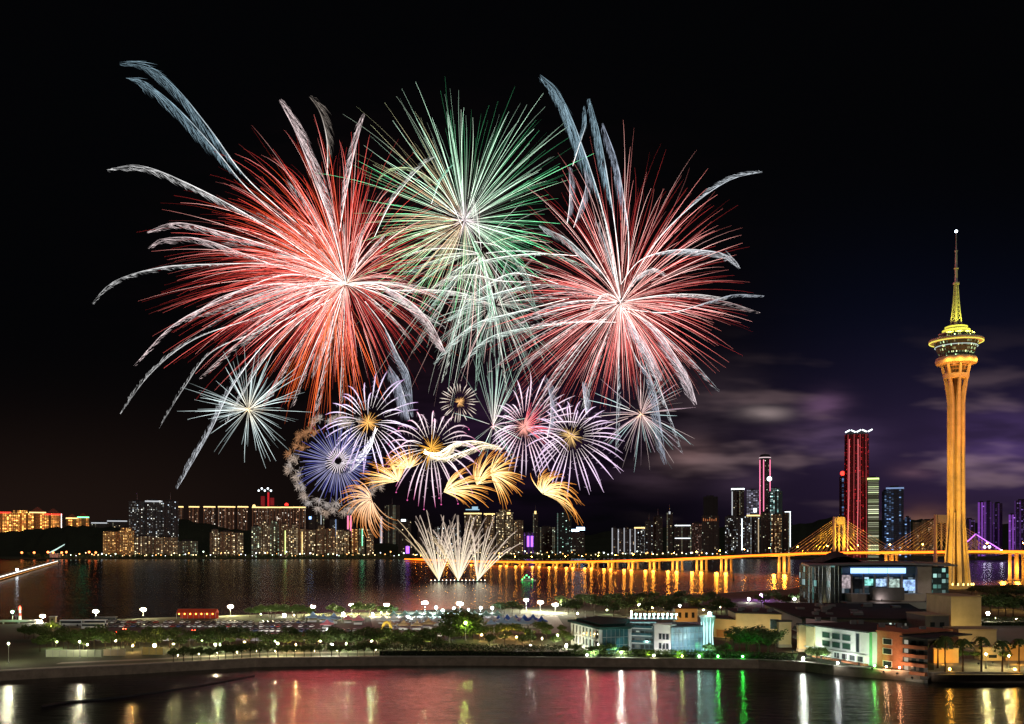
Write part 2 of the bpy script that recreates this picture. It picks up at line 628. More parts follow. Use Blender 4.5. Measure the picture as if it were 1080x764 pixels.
b = MB()
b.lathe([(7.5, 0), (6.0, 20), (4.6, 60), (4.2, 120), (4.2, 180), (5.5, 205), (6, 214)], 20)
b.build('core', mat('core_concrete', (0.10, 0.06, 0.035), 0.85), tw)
for k in range(7):
    a = 2 * math.pi * (k + 0.12) / 7
    b = MB()
    prev = None
    zs = [0, 6, 14, 24, 36, 50, 66, 85, 110, 140, 160, 176, 184, 192, 200, 207, 214]
    for z in zs:
        r = legr(z)
        w = 1.75 if z < 176 else lerp(1.75, 0.75, (z - 176) / 38.0)
        dp = 2.2 if z < 176 else lerp(2.2, 1.0, (z - 176) / 38.0)
        ca, sa = math.cos(a), math.sin(a)
        ring = [b.vert((ca * (r + o) - sa * s, sa * (r + o) + ca * s, z)) for o, s in ((-dp, -w), (dp * .75, -w), (dp, -w * .6), (dp, w * .6), (dp * .75, w), (-dp, w))]
        if prev:
            for i in range(6):
                j = (i + 1) % 6
                b.face((prev[i], prev[j], ring[j], ring[i]))
        prev = ring
    b.face(prev)
    b.build('column', LIMESTONE, tw)
# outrigger legs that stand clear of the shaft at its foot
for a in (192, 235, 305):
    ca, sa = math.cos(RAD(a)), math.sin(RAD(a))
    b = MB(); b.tube([(ca * 14, sa * 14, 0), (ca * 11.5, sa * 11.5, 30), (ca * 7.6, sa * 7.6, 72)], [.8, .7, .6], 8)
    b.build('strut', LIMESTONE, tw)
b = MB(); b.lathe([(16, 0), (16, 3.2), (14.5, 3.6), (8, 3.6)], 28, cap=True); b.build('plinth', CONC, tw)
POD = facade('pod_glass', (0.05, 0.055, 0.05), 0.30, (.9, .85, .35), (.5, .9, .45), 1.0, 1.7, 3.2, .6, .6, .035)
YEL = mat('painted_steel', (0.60, 0.58, 0.48), 0.5, var=.05)
ORING = glowmat('ring_lights', (1.0, .50, .08), 0.9, False)
b = MB(); b.lathe([(8.6, 199), (11.0, 199.4), (11.6, 202), (11.0, 203.5), (8, 203.6)], 32); b.build('lower_ring', LIMESTONE, tw)
b = MB(); b.lathe([(7.2, 203.6), (8.6, 206), (10.6, 213)], 32, cap=False); b.build('inner_drum', facade('drum', (0.22, 0.14, 0.08), .35, (1, .5, .12), (1, .35, .1), .5, 3.0, 3.4, .8, .6, .05), tw)
b = MB(); b.lathe([(13, 212), (17.6, 213.0), (18.6, 215.5), (17.8, 218.6), (15.4, 219.4), (13, 219.4)], 40); b.build('gallery_ring', LIMESTONE, tw)
b = MB(); b.lathe([(15.0, 219.4), (15.4, 222), (19.6, 232.5), (19.6, 233.2)], 40, cap=False); b.build('observation_deck', POD, tw, smooth=False)
b = MB(); b.lathe([(19.4, 233.2), (23.6, 233.8), (24.3, 235.0), (23.6, 236.2), (18, 237.6)], 48); b.build('disc_rim', YEL, tw)
b = MB(); b.lathe([(23.2, 232.9), (23.9, 233.2), (24.1, 233.7), (23.3, 233.72)], 48, cap=False); b.build('rim_light', glowmat('rim_glow', (.95, .85, .12), 1.1, False), tw)
b = MB(); b.lathe([(19.0, 228.9), (18.75, 229.5), (18.4, 229.5), (18.6, 228.8)], 40, cap=False); b.build('deck_light', glowmat('white_deck_glow', (.7, .85, .8), .8, False), tw)
b = MB(); b.lathe([(15.6, 237.4), (15.0, 240.6), (15, 240.7)], 40, cap=False); b.build('upper_lounge', POD, tw)
b = MB(); b.lathe([(15.6, 240.7), (16.0, 241.6), (13.0, 242.6), (9, 242.8)], 40); b.build('tier_roof', YEL, tw)
b = MB(); b.lathe([(12.2, 242.7), (12.4, 245), (11.4, 245.4)], 36); b.build('tier_light', glowmat('tier_glow', (.85, .80, .07), 1.0, False), tw)
b = MB(); b.lathe([(9.4, 245.4), (9.4, 248.4), (8.4, 249)], 36); b.build('tier_drum', YEL, tw)
b = MB(); b.lathe([(9.9, 247), (10.1, 248.2), (9.5, 248.5)], 36); b.build('tier_light', glowmat('tier_glow', (.85, .80, .07), 1.0, False), tw)
# lattice mast
b = MB()
for k in range(6):
    a = 2 * math.pi * k / 6
    b.tube([(math.cos(a) * 5.6, math.sin(a) * 5.6, 248.6), (math.cos(a) * 3.0, math.sin(a) * 3.0, 272), (math.cos(a) * 1.9, math.sin(a) * 1.9, 289)], [.45, .35, .3], 5)
lv = [248.6 + i * 4.05 for i in range(11)]
for i, (z0, z1) in enumerate(zip(lv, lv[1:])):
    def rr(z): return lerp(5.6, 3.0, (z - 248.6) / 23.4) if z < 272 else lerp(3.0, 1.9, (z - 272) / 17)
    for k in range(6):
        a0 = 2 * math.pi * k / 6; a1 = 2 * math.pi * (k + 1) / 6
        b.tube([(math.cos(a0) * rr(z0), math.sin(a0) * rr(z0), z0), (math.cos(a1) * rr(z1), math.sin(a1) * rr(z1), z1)], .28, 4)
        b.tube([(math.cos(a0) * rr(z1), math.sin(a0) * rr(z1), z1), (math.cos(a1) * rr(z1), math.sin(a1) * rr(z1), z1)], .25, 4)
b.lathe([(1.5, 248), (1.0, 289)], 8)
lat = b.build('lattice_mast', YEL, tw)
b = MB(); b.lathe([(2.9, 288.8), (2.9, 290.2)], 16); b.lathe([(1.4, 290.2), (1.2, 303.5)], 10); b.lathe([(2.3, 303.5), (2.3, 304.3)], 12)
b.lathe([(1.15, 304.3), (1.0, 320)], 10); b.lathe([(1.5, 320), (1.5, 320.8)], 10); b.lathe([(.6, 320.8), (.35, 338)], 8)
b.build('needle', mat('needle_steel', (.5, .5, .5), .4, .3), tw)
b = MB(); b.ball((0, 0, 339), 1.3); b.build('beacon', glowmat('beacon_white', (.75, .9, 1), 14, True), tw)
for k in range(7):
    a = RAD(215 + k * 18)
    b = MB(); b.tube([(math.cos(a) * 15, math.sin(a) * 15, 3.6), (math.cos(a) * 15, math.sin(a) * 15, 5.6)], [.7, .5], 8)
    b.build('base_lamp', glowmat('base_lamp_glow', (1, .72, .18), 5, False), tw)

TWL = 'ring of floodlights at the tower foot'
OR1 = (1.0, .48, .05)
tc0 = Vector((TX, TD, 3))
for k, (a, d, zt, w, ang, c) in enumerate(((222, 95, 22, .24e6, 60, (1, .50, .05)), (225, 95, 70, .62e6, 50, (1, .46, .04)), (238, 110, 120, 1.15e6, 34, (1, .44, .035)), (318, 95, 45, .28e6, 60, (1, .48, .04)),
                                          (228, 120, 170, 1.35e6, 26, (1, .38, .035)), (288, 120, 198, 2.3e6, 22, (1, .28, .035)), (322, 100, 120, .7e6, 40, (1, .42, .035)))):
    p = tc0 + Vector((math.cos(RAD(a)) * d, math.sin(RAD(a)) * d, 1.2))
    floodlight('amber floodlight on the ground aimed up at the tower shaft', p, tc0 + Vector((0, 0, zt)), c, w, ang, TWL, 6, .8, 1.2)
# lamps on the pod: yellow-green wash over the mast and tiers
for k in range(4):
    a = RAD(225 + k * 30)
    p = Vector((math.cos(a) * 21.5, math.sin(a) * 21.5, 238.5))
    s = spot(tw, p, (0, 0, 262), (.80, .78, .07), 45000, 75, size=.4); s.location = p
    p = Vector((math.cos(a) * 22.5, math.sin(a) * 22.5, 231.6))
    p2 = Vector((math.cos(a) * 24, math.sin(a) * 24, 214.0))
    s = spot(tw, p2, (math.cos(a) * 12, math.sin(a) * 12, 208), (1, .42, .06), 9000, 130, size=.4); s.location = p2

# ------------------------------------------------------------------ the long bridge
br = thing('road_bridge', 'long road bridge with its deck lit orange, crossing the river behind the tower', 'bridge', (0, 0, 0))
ctl = [(1200, 1060, 572 + 12 / 1.06), (1070, 1175, 581.5), (993, 1262, 582.0), (885, 1368, 583.0), (830, 1424, 584.5), (760, 1516, 587.5), (690, 1620, 590.5), (600, 1800, 592.5), (520, 1960, 592.3), (470, 2160, 591.2), (432, 2420, 589.5)]
ctl = [at(x, y, D) for x, D, y in ctl]


def catmull(P, n):
    out = []
    for i in range(len(P) - 1):
        p0, p1, p2, p3 = P[max(i - 1, 0)], P[i], P[i + 1], P[min(i + 2, len(P) - 1)]
        for k in range(n):
            t = k / n
            out.append(0.5 * ((2 * p1) + (p2 - p0) * t + (2 * p0 - 5 * p1 + 4 * p2 - p3) * t * t + (3 * p1 - p0 - 3 * p2 + p3) * t ** 3))
    out.append(P[-1])
    return out


line = catmull(ctl, 10)
HWID = 13.0


def road_frame(i):
    t = line[min(i + 1, len(line) - 1)] - line[max(i - 1, 0)]
    t.z = 0; t.normalize()
    return t, Vector((t.y, -t.x, 0))


def sweep(prof, mats, name, parent, mi=None):
    """prof: closed outline (offset across, height) carried along the road line"""
    b = MB(); prev = None
    for i, p in enumerate(line):
        t, nn = road_frame(i)
        ring = [b.vert(p + nn * o + Vector((0, 0, h))) for o, h in prof]
        if prev:
            for k in range(len(prof)):
                j = (k + 1) % len(prof)
                b.face((prev[k], ring[k], ring[j], prev[j]))
        prev = ring
    return b.build(name, mats, parent)


BRC = mat('bridge_concrete', (0.40, 0.36, 0.30), 0.8, var=.1, scale=.1)
sweep([(-HWID, 0), (-HWID, -1.2), (-6, -3.4), (6, -3.4), (HWID, -1.2), (HWID, 0)], BRC, 'deck', br)
FASCIA_GLOW = glowmat('deck_fascia_glow', (1.0, .15, .007), 4.4, True)  # line of light widened into a glow standing in for the lamp-lit fascia
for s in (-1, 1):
    sweep([(s * (HWID + .05), -1.9), (s * (HWID + .35), -1.9), (s * (HWID + .35), .9), (s * (HWID + .05), .9)], FASCIA_GLOW, 'edge_glow', br)
    sweep([(s * HWID, .95), (s * (HWID + .2), .95), (s * (HWID + .2), 1.25), (s * HWID, 1.25)], STEEL, 'railing', br)
# lengths along the road
acc = [0.0]
for p, q_ in zip(line, line[1:]): acc.append(acc[-1] + (q_ - p).length)


def along(s):
    for i in range(len(acc) - 1):
        if acc[i + 1] >= s:
            t = (s - acc[i]) / (acc[i + 1] - acc[i])
            tt, nn = road_frame(i)
            return line[i].lerp(line[i + 1], t), tt, nn
    tt, nn = road_frame(len(line) - 1)
    return line[-1], tt, nn


def s_at_px(px):
    best = min(range(len(line)), key=lambda i: abs((line[i].x / line[i].y) * F + CX - px))
    cand = []
    for i in (best - 1, best):
        if 0 <= i < len(line) - 1:
            a = line[i].x / line[i].y * F + CX; c = line[i + 1].x / line[i + 1].y * F + CX
            if min(a, c) - 1e-6 <= px <= max(a, c) + 1e-6:
                return acc[i] + (acc[i + 1] - acc[i]) * (px - a) / (c - a)
    return acc[best]


PAIRS = [1072, 993, 885, 827, 766, 740, 714.5, 690.5, 668, 646.5, 626, 606.5, 588, 570, 552.5, 536, 520, 505, 490, 476]
PAIRS = [1160, 1072, 940] + PAIRS[1:]
for px in PAIRS:
    p, t, nn = along(s_at_px(px))
    if px in (993, 885): continue
    pier = None
    for s in (-1, 1):
        c = p + t * s * 4.5
        for o in (-6.5, 6.5):
            q0 = c + nn * o
            b = MB(); b.tube([(q0.x, q0.y, -1), (q0.x, q0.y, p.z - 4.6), (q0.x, q0.y, p.z - 3.4)], [2.0, 1.9, 2.6], 8)
            pr = b.build('pier', BRC, br)
            b = MB(); b.tube([(q0.x, q0.y, -1), (q0.x, q0.y, 1.6)], [3.1, 3.0], 8)
            b.build('footing', CONC, pr)
    # lamps under the deck that wash the piers
    for sd in (-1, 1):
        L = bpy.data.lights.new('pier_lamp', 'POINT'); L.energy = 24000 * (p.z / 20.0) ; L.color = (1, .36, .035); L.shadow_soft_size = 2.6
        lo = bpy.data.objects.new('pier_lamp', L); COL.objects.link(lo); lo.parent = br
        lo.location = p + nn * (13.5 if (nn.y < 0) else -13.5) + t * sd * 9.0 + Vector((0, 0, -p.z * .62))
# pylons with their cables
PYL = mat('pylon_concrete', (.45, .42, .34), .8, var=.1)
for px, litp in ((885, True), (993, False)):
    p, t, nn = along(s_at_px(px))
    py_ = tag(MB().build('pylon', PYL, br)) if False else None
    e = thing('pylon', None, None); e.parent = br; e.location = (p.x, p.y, 0)
    topz = 83.5
    for s in (-1, 1):
        b = MB()
        c = nn * s * 14.5
        for (z0, z1, w) in ((-1, p.z - 3.5, 3.6), (p.z - 3.5, topz, 3.0)):
            q = [c + nn * a1 * w * .55 + t * a2 * w * .5 for a1, a2 in ((-1, -1), (1, -1), (1, 1), (-1, 1))]
            pts = [(v.x, v.y) for v in q]
            if (Vector(pts[1]) - Vector(pts[0])).cross(Vector(pts[2]) - Vector(pts[1])) < 0: pts = pts[::-1]
            b.prism(pts, z0, z1)
        b.build('leg', PYL, e)
    def beam(z0, z1, w, hw):
        b = MB()
        q = [nn * a1 * hw + t * a2 * w for a1, a2 in ((-1, -1), (1, -1), (1, 1), (-1, 1))]
        pts = [(v.x, v.y) for v in q]
        if (Vector(pts[1]) - Vector(pts[0])).cross(Vector(pts[2]) - Vector(pts[1])) < 0: pts = pts[::-1]
        b.prism(pts, z0, z1); return b.build('crossbeam', PYL, e)
    beam(topz - 11, topz - .3, 2.6, 12.5); beam(p.z - 6, p.z - 3.6, 2.6, 12.5)
    # middle mullion, as the portal reads as two tall openings
    b = MB(); b.prism([(-.8, -.8), (.8, -.8), (.8, .8), (-.8, .8)], p.z + .2, topz - 11); b.build('mullion', PYL, e)
    for s in (-1, 1):
        for dr in (-1, 1):
            for k in range(9):
                q, _, n2 = along(s_at_px(px) + dr * (14 + k * 8.2))
                a = Vector((p.x, p.y, topz - 3 - (8 - k) * 2.6)) + nn * s * 14.5
                c = q + n2 * s * 12.4 + Vector((0, 0, .3))
                b = MB(); b.tube([a, c], .20, 5)
                b.build('stay_cable', mat('cable_sheath', (.72, .66, .42), .5), br)
    # lamps at deck level lighting portal and cables
    for dr in (-1, 1):
        for s in (-1, 1):
            q, t2, n2 = along(s_at_px(px) + dr * 30)
            L = q + n2 * s * 17 + Vector((0, 0, 1.6))
            sp = spot(br, L, (p.x, p.y, 62), (1, .50, .03), 230000 if litp else 15000, 80, size=.6); sp.location = L
            q, t2, n2 = along(s_at_px(px) + dr * 52)
            L = q + n2 * s * 17 + Vector((0, 0, 1.6))
            sp = spot(br, L, q - (q - p) * .5 + Vector((0, 0, 26)), (1, .36, .02), 20000, 120, size=.6); sp.location = L

# street lamps on the bridge
def bridge_lamp():
    t = thing('street_lamp', 'orange street lamp standing along the lit bridge deck', 'street lamp', group='street lamps on the long bridge')
    b = MB(); b.tube([(0, 0, 0), (0, 0, 9.2), (0, .6, 10), (0, 2.2, 10.2)], [.16, .12, .1, .08], 6); b.build('pole', STEEL, t)
    b = MB(); b.ball((0, 2.4, 10.0), .95, 8, 5, sz=.6); b.build('lamp_head', glowmat('sodium_lamp', (1, .40, .05), 130, True), t)
    return t


proto = bridge_lamp(); used = []
s = 30.0
while s < acc[-1] - 60:
    p, t, nn = along(s)
    near_side = nn if nn.y < 0 else -nn
    place(proto, used, p + near_side * (HWID - .6), math.atan2(-near_side.x, -near_side.y) * -1)
    s += 46

# distant purple-lit span right of the tower
pb = thing('cable_bridge', 'far small cable bridge outlined by violet lights, right of the tower', 'bridge', at(1030, 580, 2300).to_tuple())
PURP = glowmat('violet_tube', (.55, .16, 1.0), 2.6, False)
def loc_px(x, y, D=2300, o=pb): return at(x, y, D) - Vector(o.location)
for xe, ye in ((1014, 577), (1060, 583)):
    b = MB(); b.tube([loc_px(1029, 563.5), loc_px(xe, ye)], 1.3, 6); b.build('light_tube', PURP, pb)
b = MB(); b.tube([loc_px(1029, 564), loc_px(1029, 589)], 2.6, 8); b.build('pylon', CONC, pb)
b = MB(); q0 = loc_px(1008, 584); q1 = loc_px(1090, 586); b.prism([(q0.x, -6), (q1.x, -6), (q1.x, 6), (q0.x, 6)], q0.z - 2, q0.z + 1); b.build('deck', CONC, pb)
for k in range(5):
    for xe in (1029 - 3.1 * (k + 1), 1029 + 6 * (k + 1)):
        b = MB(); b.tube([loc_px(1029, 567 + k), loc_px(xe, 583.5)], .3, 4); b.build('stay_cable', STEEL, pb)
for x, y in ((1014, 575), (1042, 577), (1037, 577), (1055, 581)):
    b = MB(); b.ball(loc_px(x, y) + Vector((0, -7, 0)), 3.0); b.build('lamp', glowmat('bridge_white', (.8, .75, 1), 14, False), pb)

# ------------------------------------------------------------------ the skyline
WARM, COOL = (1.0, .62, .26), (.80, .88, 1.0)
F_EST = facade('estate_facade', (.20, .15, .10), .42, (1, .66, .28), (1, .88, .58), 1.25, 5.2, 4.6, .55, .55, .045)
F_EST2 = facade('estate_facade_brown', (.22, .15, .09), .40, (1, .55, .22), (.9, .82, .5), 1.0, 4.6, 4.2, .6, .5, .05)
F_ESTG = facade('estate_facade_green', (.15, .15, .11), .42, (.95, .85, .42), (.6, .95, .75), 1.1, 5.4, 4.6, .5, .5, .03)
F_DARK = facade('dark_tower_facade', (.06, .06, .065), .26, (.95, .90, .70), (.70, .85, 1.0), 1.1, 4.8, 4.4, .55, .5, .008)
F_DIM = facade('dim_tower_facade', (.06, .05, .045), .10, (1, .75, .4), (.7, .9, .7), .7, 5.5, 4.4, .5, .5, .006)
F_GOLD = facade('gold_facade', (.5, .25, .08), .75, (1, .50, .10), (1, .28, .06), 1.9, 7.0, 6.0, .75, .7, .22)
F_ORNG = facade('orange_facade', (.4, .2, .08), .62, (1, .48, .12), (1, .65, .25), 1.1, 4.4, 4.2, .6, .55, .12)
F_CROWN = facade('crown_row_facade', (.16, .08, .05), .26, (1, .55, .25), (.95, .9, .8), .75, 5.0, 5.0, .5, .55, .02, (11.0, .14, (.55, .20, .09), .16))
F_TEAL = facade('teal_facade', (.07, .12, .12), .6, (.35, .85, .80), (.85, 1, .95), 1.0, 6, 5.0, .6, .6, .06)
F_GRID = facade('grid_facade', (.12, .12, .16), .8, (.5, .52, .72), (.6, .55, .7), .42, 7, 5.5, .8, .65, .1)
F_RED = facade('red_tower_facade', (.16, .008, .012), .45, (1, .03, .04), (.8, .015, .03), .34, 4.0, 4.0, .7, .6, .05, (17.0, .06, (1, .13, .15), .7))
F_GREEN = facade('pale_green_facade', (.20, .24, .14), .75, (.75, .95, .45), (.9, .95, .65), .55, 30.0, 5.2, .92, .5, .09)
F_BLUE = facade('blue_facade', (.03, .045, .09), .5, (.10, .20, .48), (.30, .50, .85), .75, 6.5, 5.0, .75, .55, .05)
F_VIOL = facade('violet_facade', (.14, .06, .22), .35, (.42, .14, .85), (.5, .25, .9), .45, 6, 5, .7, .6, .05, (9.0, .6, (.42, .11, .82), .40))
F_VDIM = facade('dim_violet_facade', (.06, .035, .10), .3, (.28, .12, .6), (.4, .3, .7), .4, 6, 5, .6, .5, .03, (14.0, .3, (.22, .07, .45), .16))
F_STRP = facade('striped_facade', (.08, .08, .09), .15, COOL, WARM, .8, 5, 5, .5, .5, .01, (16.0, .22, (.66, .68, .74), .55))
F_TAN = facade('tan_facade', (.30, .18, .10), .3, (1, .6, .3), (1, .8, .5), .4, 6, 5, .5, .5, .08)
CROWNL = glowmat('crown_gold_light', (1, .70, .26), 2.0, False)
CROWNW = glowmat('crown_white_light', (.85, .95, 1), 3.0, False)
REDL = glowmat('red_light', (1, .03, .02), 3.0, False)
BLUEL = glowmat('blue_sign_light', (.25, .45, 1), 4.0, False)
PINKL = glowmat('pink_light', (1, .22, .40), 1.5, False)
GREENL = glowmat('green_light', (.2, 1, .45), 3.0, False)
AMBL = glowmat('amber_light', (1, .42, .08), 1.6, False)
TEALL = glowmat('teal_light', (.45, 1, .95), 3.0, False)
VIOLL = glowmat('violet_light', (.40, .12, 1), 2.4, False)
LIME = glowmat('lime_light', (.75, 1, .3), 2.0, False)
ROOF = DARKROOF


def plan(style, w, d):
    x, y = w / 2, d / 2
    if style == 'cross':
        a, c = x * .45, y * .45
        return [(-a, -y), (a, -y), (a, -c), (x, -c), (x, c), (a, c), (a, y), (-a, y), (-a, c), (-x, c), (-x, -c), (-a, -c)]
    if style == 'notch':
        a = w * .08
        return [(-x, -y), (-a, -y), (-a, -y + d * .22), (a, -y + d * .22), (a, -y), (x, -y), (x, y), (-x, y)]
    if style == 'chamfer':
        a = min(x, y) * .45
        return [(-x + a, -y), (x - a, -y), (x, -y + a), (x, y - a), (x - a, y), (-x + a, y), (-x, y - a), (-x, -y + a)]
    return [(-x, -y), (x, -y), (x, y), (-x, y)]


def bld(label, x0, x1, yt, D, wall, style='slab', depth=None, base=4.0, name='apartment_tower', cat='apartment tower', top='plant', crown=None, group=None, rz=0.0, taper=1.0, fins=None):
    w = (x1 - x0) / F * D
    px = (x0 + x1) / 2
    H = at(px, yt, D).z - base
    d = depth or max(14.0, min(w, 34.0))
    t = thing(name, label, cat, ((px - CX) / F * D, D + d / 2, base), rz - math.atan((px - CX) / F), group)
    P = plan(style, w, d)
    b = MB(); b.prism(P, 0, H, 0, 1, taper); b.build('walls', [wall, ROOF], t)
    w *= taper; d *= taper
    if top in ('plant', 'mast'):
        b = MB(); b.box(-w * .28, -d * .3, H + .02, w * .22, d * .3, H + 4.5); b.build('roof_plant', ROOF, t)
    if top == 'step':
        b = MB(); b.prism(plan('slab', w * .66, d * .66), H + .02, H + 9, 0, 1); b.build('upper_storeys', [wall, ROOF], t)
        b = MB(); b.box(-w * .15, -d * .15, H + 9.02, w * .15, d * .15, H + 13); b.build('roof_plant', ROOF, t)
    if top == 'gable':
        b = MB(); x, y = w / 2 * .9, d / 2 * .9
        v = [b.vert(p) for p in ((-x, -y, H + .02), (x, -y, H + .02), (x, y, H + .02), (-x, y, H + .02), (-x * .1, 0, H + w * .34), (x * .1, 0, H + w * .34))]
        for f in ((0, 1, 5, 4), (1, 2, 5), (2, 3, 4, 5), (3, 0, 4), (3, 2, 1, 0)): b.face([v[i] for i in f])
        b.build('roof', ROOF if crown is None else mat('red_roof_tile', (.30, .08, .05), .7), t)
    if top == 'mast':
        b = MB(); b.tube([(0, 0, H + 4.5), (0, 0, H + 26)], [.9, .3], 6); b.build('mast', STEEL, t)
    if crown is not None:
        b = MB(); x, y = w / 2, d / 2
        for (ax, ay, bx, by) in ((-x, -y - .8, x, -y - .1), (-x - .8, -y - .8, -x - .1, y), (x + .1, -y - .8, x + .8, y)):
            b.box(ax, ay, H - 4.6, bx, by, H - .6)
        b.build('crown_light', crown, t)
    if fins is not None:
        fm, xs, z0, z1, fw = fins
        for k in xs:
            b = MB(); b.box(w * k - fw, -d / 2 - 1.2, H * z0, w * k + fw, -d / 2 - .1, H * z1); b.build('light_strip', fm, t)
    return t, w, d, H


def extra(t, name, m, *boxes):
    b = MB()
    for q in boxes: b.box(*q)
    return b.build(name, m, t)


# far left: golden buildings beyond the hill
D = 3500
bld('gold-lit block with a red crown at the far left edge of the photo', -6, 8, 540, D, F_GOLD, 'slab', top='plant', crown=REDL, name='hotel_building', cat='hotel')
bld('broad gold-lit building beyond the hill, second from the left edge', 8.5, 29, 541, D, F_GOLD, 'notch', top='step', name='hotel_building', cat='hotel')
bld('gold-lit building beyond the hill with a white light on its roof', 29.5, 45, 540, D, F_GOLD, 'slab', top='gable', name='hotel_building', cat='hotel', crown=CROWNL)
t, w, d, H = bld('gold-lit building beyond the hill with a pointed red roof and pale right edge', 45.5, 62, 542, D, F_GOLD, 'notch', top='gable', name='hotel_building', cat='hotel', crown=REDL)
extra(t, 'light_strip', CROWNW, (w / 2 - 2.5, -d / 2 - 1.5, 10, w / 2 - .5, -d / 2 - .9, H))
bld('small gold-lit building with two pointed roofs just left of the dark gap', 68, 79.5, 546, D, F_GOLD, 'slab', top='gable', name='hotel_building', cat='hotel', crown=CROWNL)
bld('small gold-lit building with a green-lit right edge', 80, 91, 545, D, F_GOLD, 'slab', top='gable', name='hotel_building', cat='hotel', crown=GREENL)
bld('low dark building with a pale lit roofline, nearer the gold hotels', 95, 110, 551, D, F_DIM, 'slab', top='plant', crown=glowmat('dim_white_edge', (.8, .85, .9), .7, False), name='low_building', cat='building')
bld('low dark building with a pale lit roofline, nearer the dark tower group', 112, 131, 549, D, F_DIM, 'slab', top='plant', crown=glowmat('dim_white_edge', (.8, .85, .9), .7, False), name='low_building', cat='building')
# dark glass towers
D = 2780
bld('tall dark tower speckled with white windows, left of three standing together', 134, 150.5, 529, D, F_DARK, 'notch', top='mast')
bld('tall dark tower speckled with white windows, middle of three standing together', 151.5, 168.5, 528, D, F_DARK, 'notch', top='plant', crown=glowmat('dim_white_edge', (.8, .85, .9), .7, False))
bld('tall dark tower speckled with white windows, right of three standing together', 169.5, 185.5, 528.5, D, F_DARK, 'notch', top='mast')
D = 2700
bld('orange-lit apartment block by the shore, the left of a pair', 106.5, 122, 561, D, F_ORNG, 'notch', top='plant')
bld('orange-lit apartment block by the shore with a step up at its right', 122.5, 138.5, 560, D, F_ORNG, 'notch', top='step')
bld('brown-lit block at the foot of the three dark towers, left half', 140, 160, 566, D, F_EST, 'notch')
bld('brown-lit block at the foot of the three dark towers, right half', 161, 184.5, 567, D, F_EST2, 'notch')
bld('low block with pale green windows on the dark hillside', 186.5, 206, 571, D, F_ESTG, 'slab')
# crown-lit row
D = 3420
row = [(186, 192, 'brown tower with a gold crown, just right of the three dark towers'), (198, 208, 'brown tower with a gold crown above the dark hilltop'),
       (213.5, 225, 'brown tower with a broad gold crown, left of the one with white windows'), (229, 246, 'wide brown tower with an arched gold crown and white windows'),
       (249.5, 260, 'brown tower with a gold crown, left of the large block with the red crane')]
for a, c, l in row: bld(l, a, c, 534, D, F_CROWN, 'notch', base=30, crown=CROWNL)
for a, c, yt, l in ((265, 279, 534.5, 'dark crowned tower with a gold lamp at its left corner, beneath the white crane lights'), (280, 294, 534.5, 'dark crowned tower directly under the red crane'),
                    (295, 307, 534.5, 'dark crowned tower with a red beacon on its roof'), (308, 321, 534.5, 'dark crowned tower at the right end of the gold-crowned row')):
    t, w, d, H = bld(l, a, c, yt, D, F_CROWN, 'slab', base=30, crown=CROWNL)
    if 'red beacon' in l:
        b = MB(); b.ball((0, 0, H + 7), 7); b.build('beacon', REDL, t)
    if 'gold lamp' in l:
        b = MB(); b.ball((-w / 2 + 6, -d / 2, H + 2), 5.5); b.build('lamp', CROWNL, t)
# crane on the roof, its red light put in as the steel's own glow
base = at(283, 534, D + 20)
cr = thing('tower_crane', 'red-lit tower crane topped by white lights over the brown towers', 'crane', base)
b = MB()
for sx in (-2, 2):
    for sy in (-2, 2): b.tube([(sx, sy, 0), (sx, sy, 50)], .7, 4)
for k in range(8): b.tube([(-2, -2, k * 6), (2, -2, k * 6 + 6)], .6, 4); b.tube([(2, 2, k * 6), (-2, 2, k * 6 + 6)], .6, 4)
b.build('mast', glowmat('red_glow_steel', (.9, .02, .03), .8, False), cr)
b = MB(); b.tube([(-34, 0, 57), (0, 0, 60), (18, 0, 53)], [.8, 1.3, .9], 5); b.tube([(0, 0, 50), (0, 0, 66), (-30, 0, 58)], [1.1, .7, .4], 5); b.build('jib', STEEL, cr)
for k in range(5):
    b = MB(); b.ball((-34 + k * 11, -3, 56 + (k % 2) * 8), 3.6); b.build('lamp', CROWNW, cr)
for bx in ((-26, -4, 0, -14, 4, 36), (8, -4, 0, 20, 4, 30)): b = MB(); b.box(*bx); b.build('climbing_frame', glowmat('red_frame_glow', (.5, .012, .02), .35, False), cr)
# the estates along the shore
D = 2680
est = [(220, 230, 562, F_EST, 'small gold-windowed apartment tower alone before the hill, left of three'), (230.5, 244, 561, F_EST2, 'small gold-windowed apartment tower alone before the hill, middle of three'),
       (244.5, 255, 562, F_EST, 'small gold-windowed apartment tower alone before the hill, right of three'),
       (264, 273, 555.5, F_ESTG, 'leftmost tower of the long estate beneath the red crane'), (273.5, 283, 553.5, F_EST, 'second tower of the long estate from its left end'), (283.5, 293, 553, F_ESTG, 'third tower of the estate from its left end, its tallest'),
       (293.5, 303, 556, F_EST2, 'estate tower with a lit green-yellow line up its front'), (303.5, 313, 557, F_EST, 'estate tower between the two with bright vertical lines'),
       (313.5, 322, 558, F_EST2, 'estate tower with a lit pale line up its front'), (322.5, 332, 559, F_EST, 'estate tower right of the one with the pale vertical line'),
       (332.5, 343, 558, F_EST2, 'estate tower with white windows in the estate\'s middle'), (343.5, 353, 557.5, F_EST2, 'estate tower, third left of the orange-edged one'),
       (353.5, 362, 559, F_EST, 'estate tower, second left of the orange-edged one'), (362.5, 370, 560, F_EST2, 'dim estate tower beside the orange-edged one'), (370.5, 377, 558, F_ORNG, 'narrow orange-edged estate tower'),
       (378, 384, 558, F_ESTG, 'narrow estate tower with a green lit line, right of the orange-edged one'), (386, 393.5, 558.5, F_EST2, 'last tower of the estate toward the fountains')]
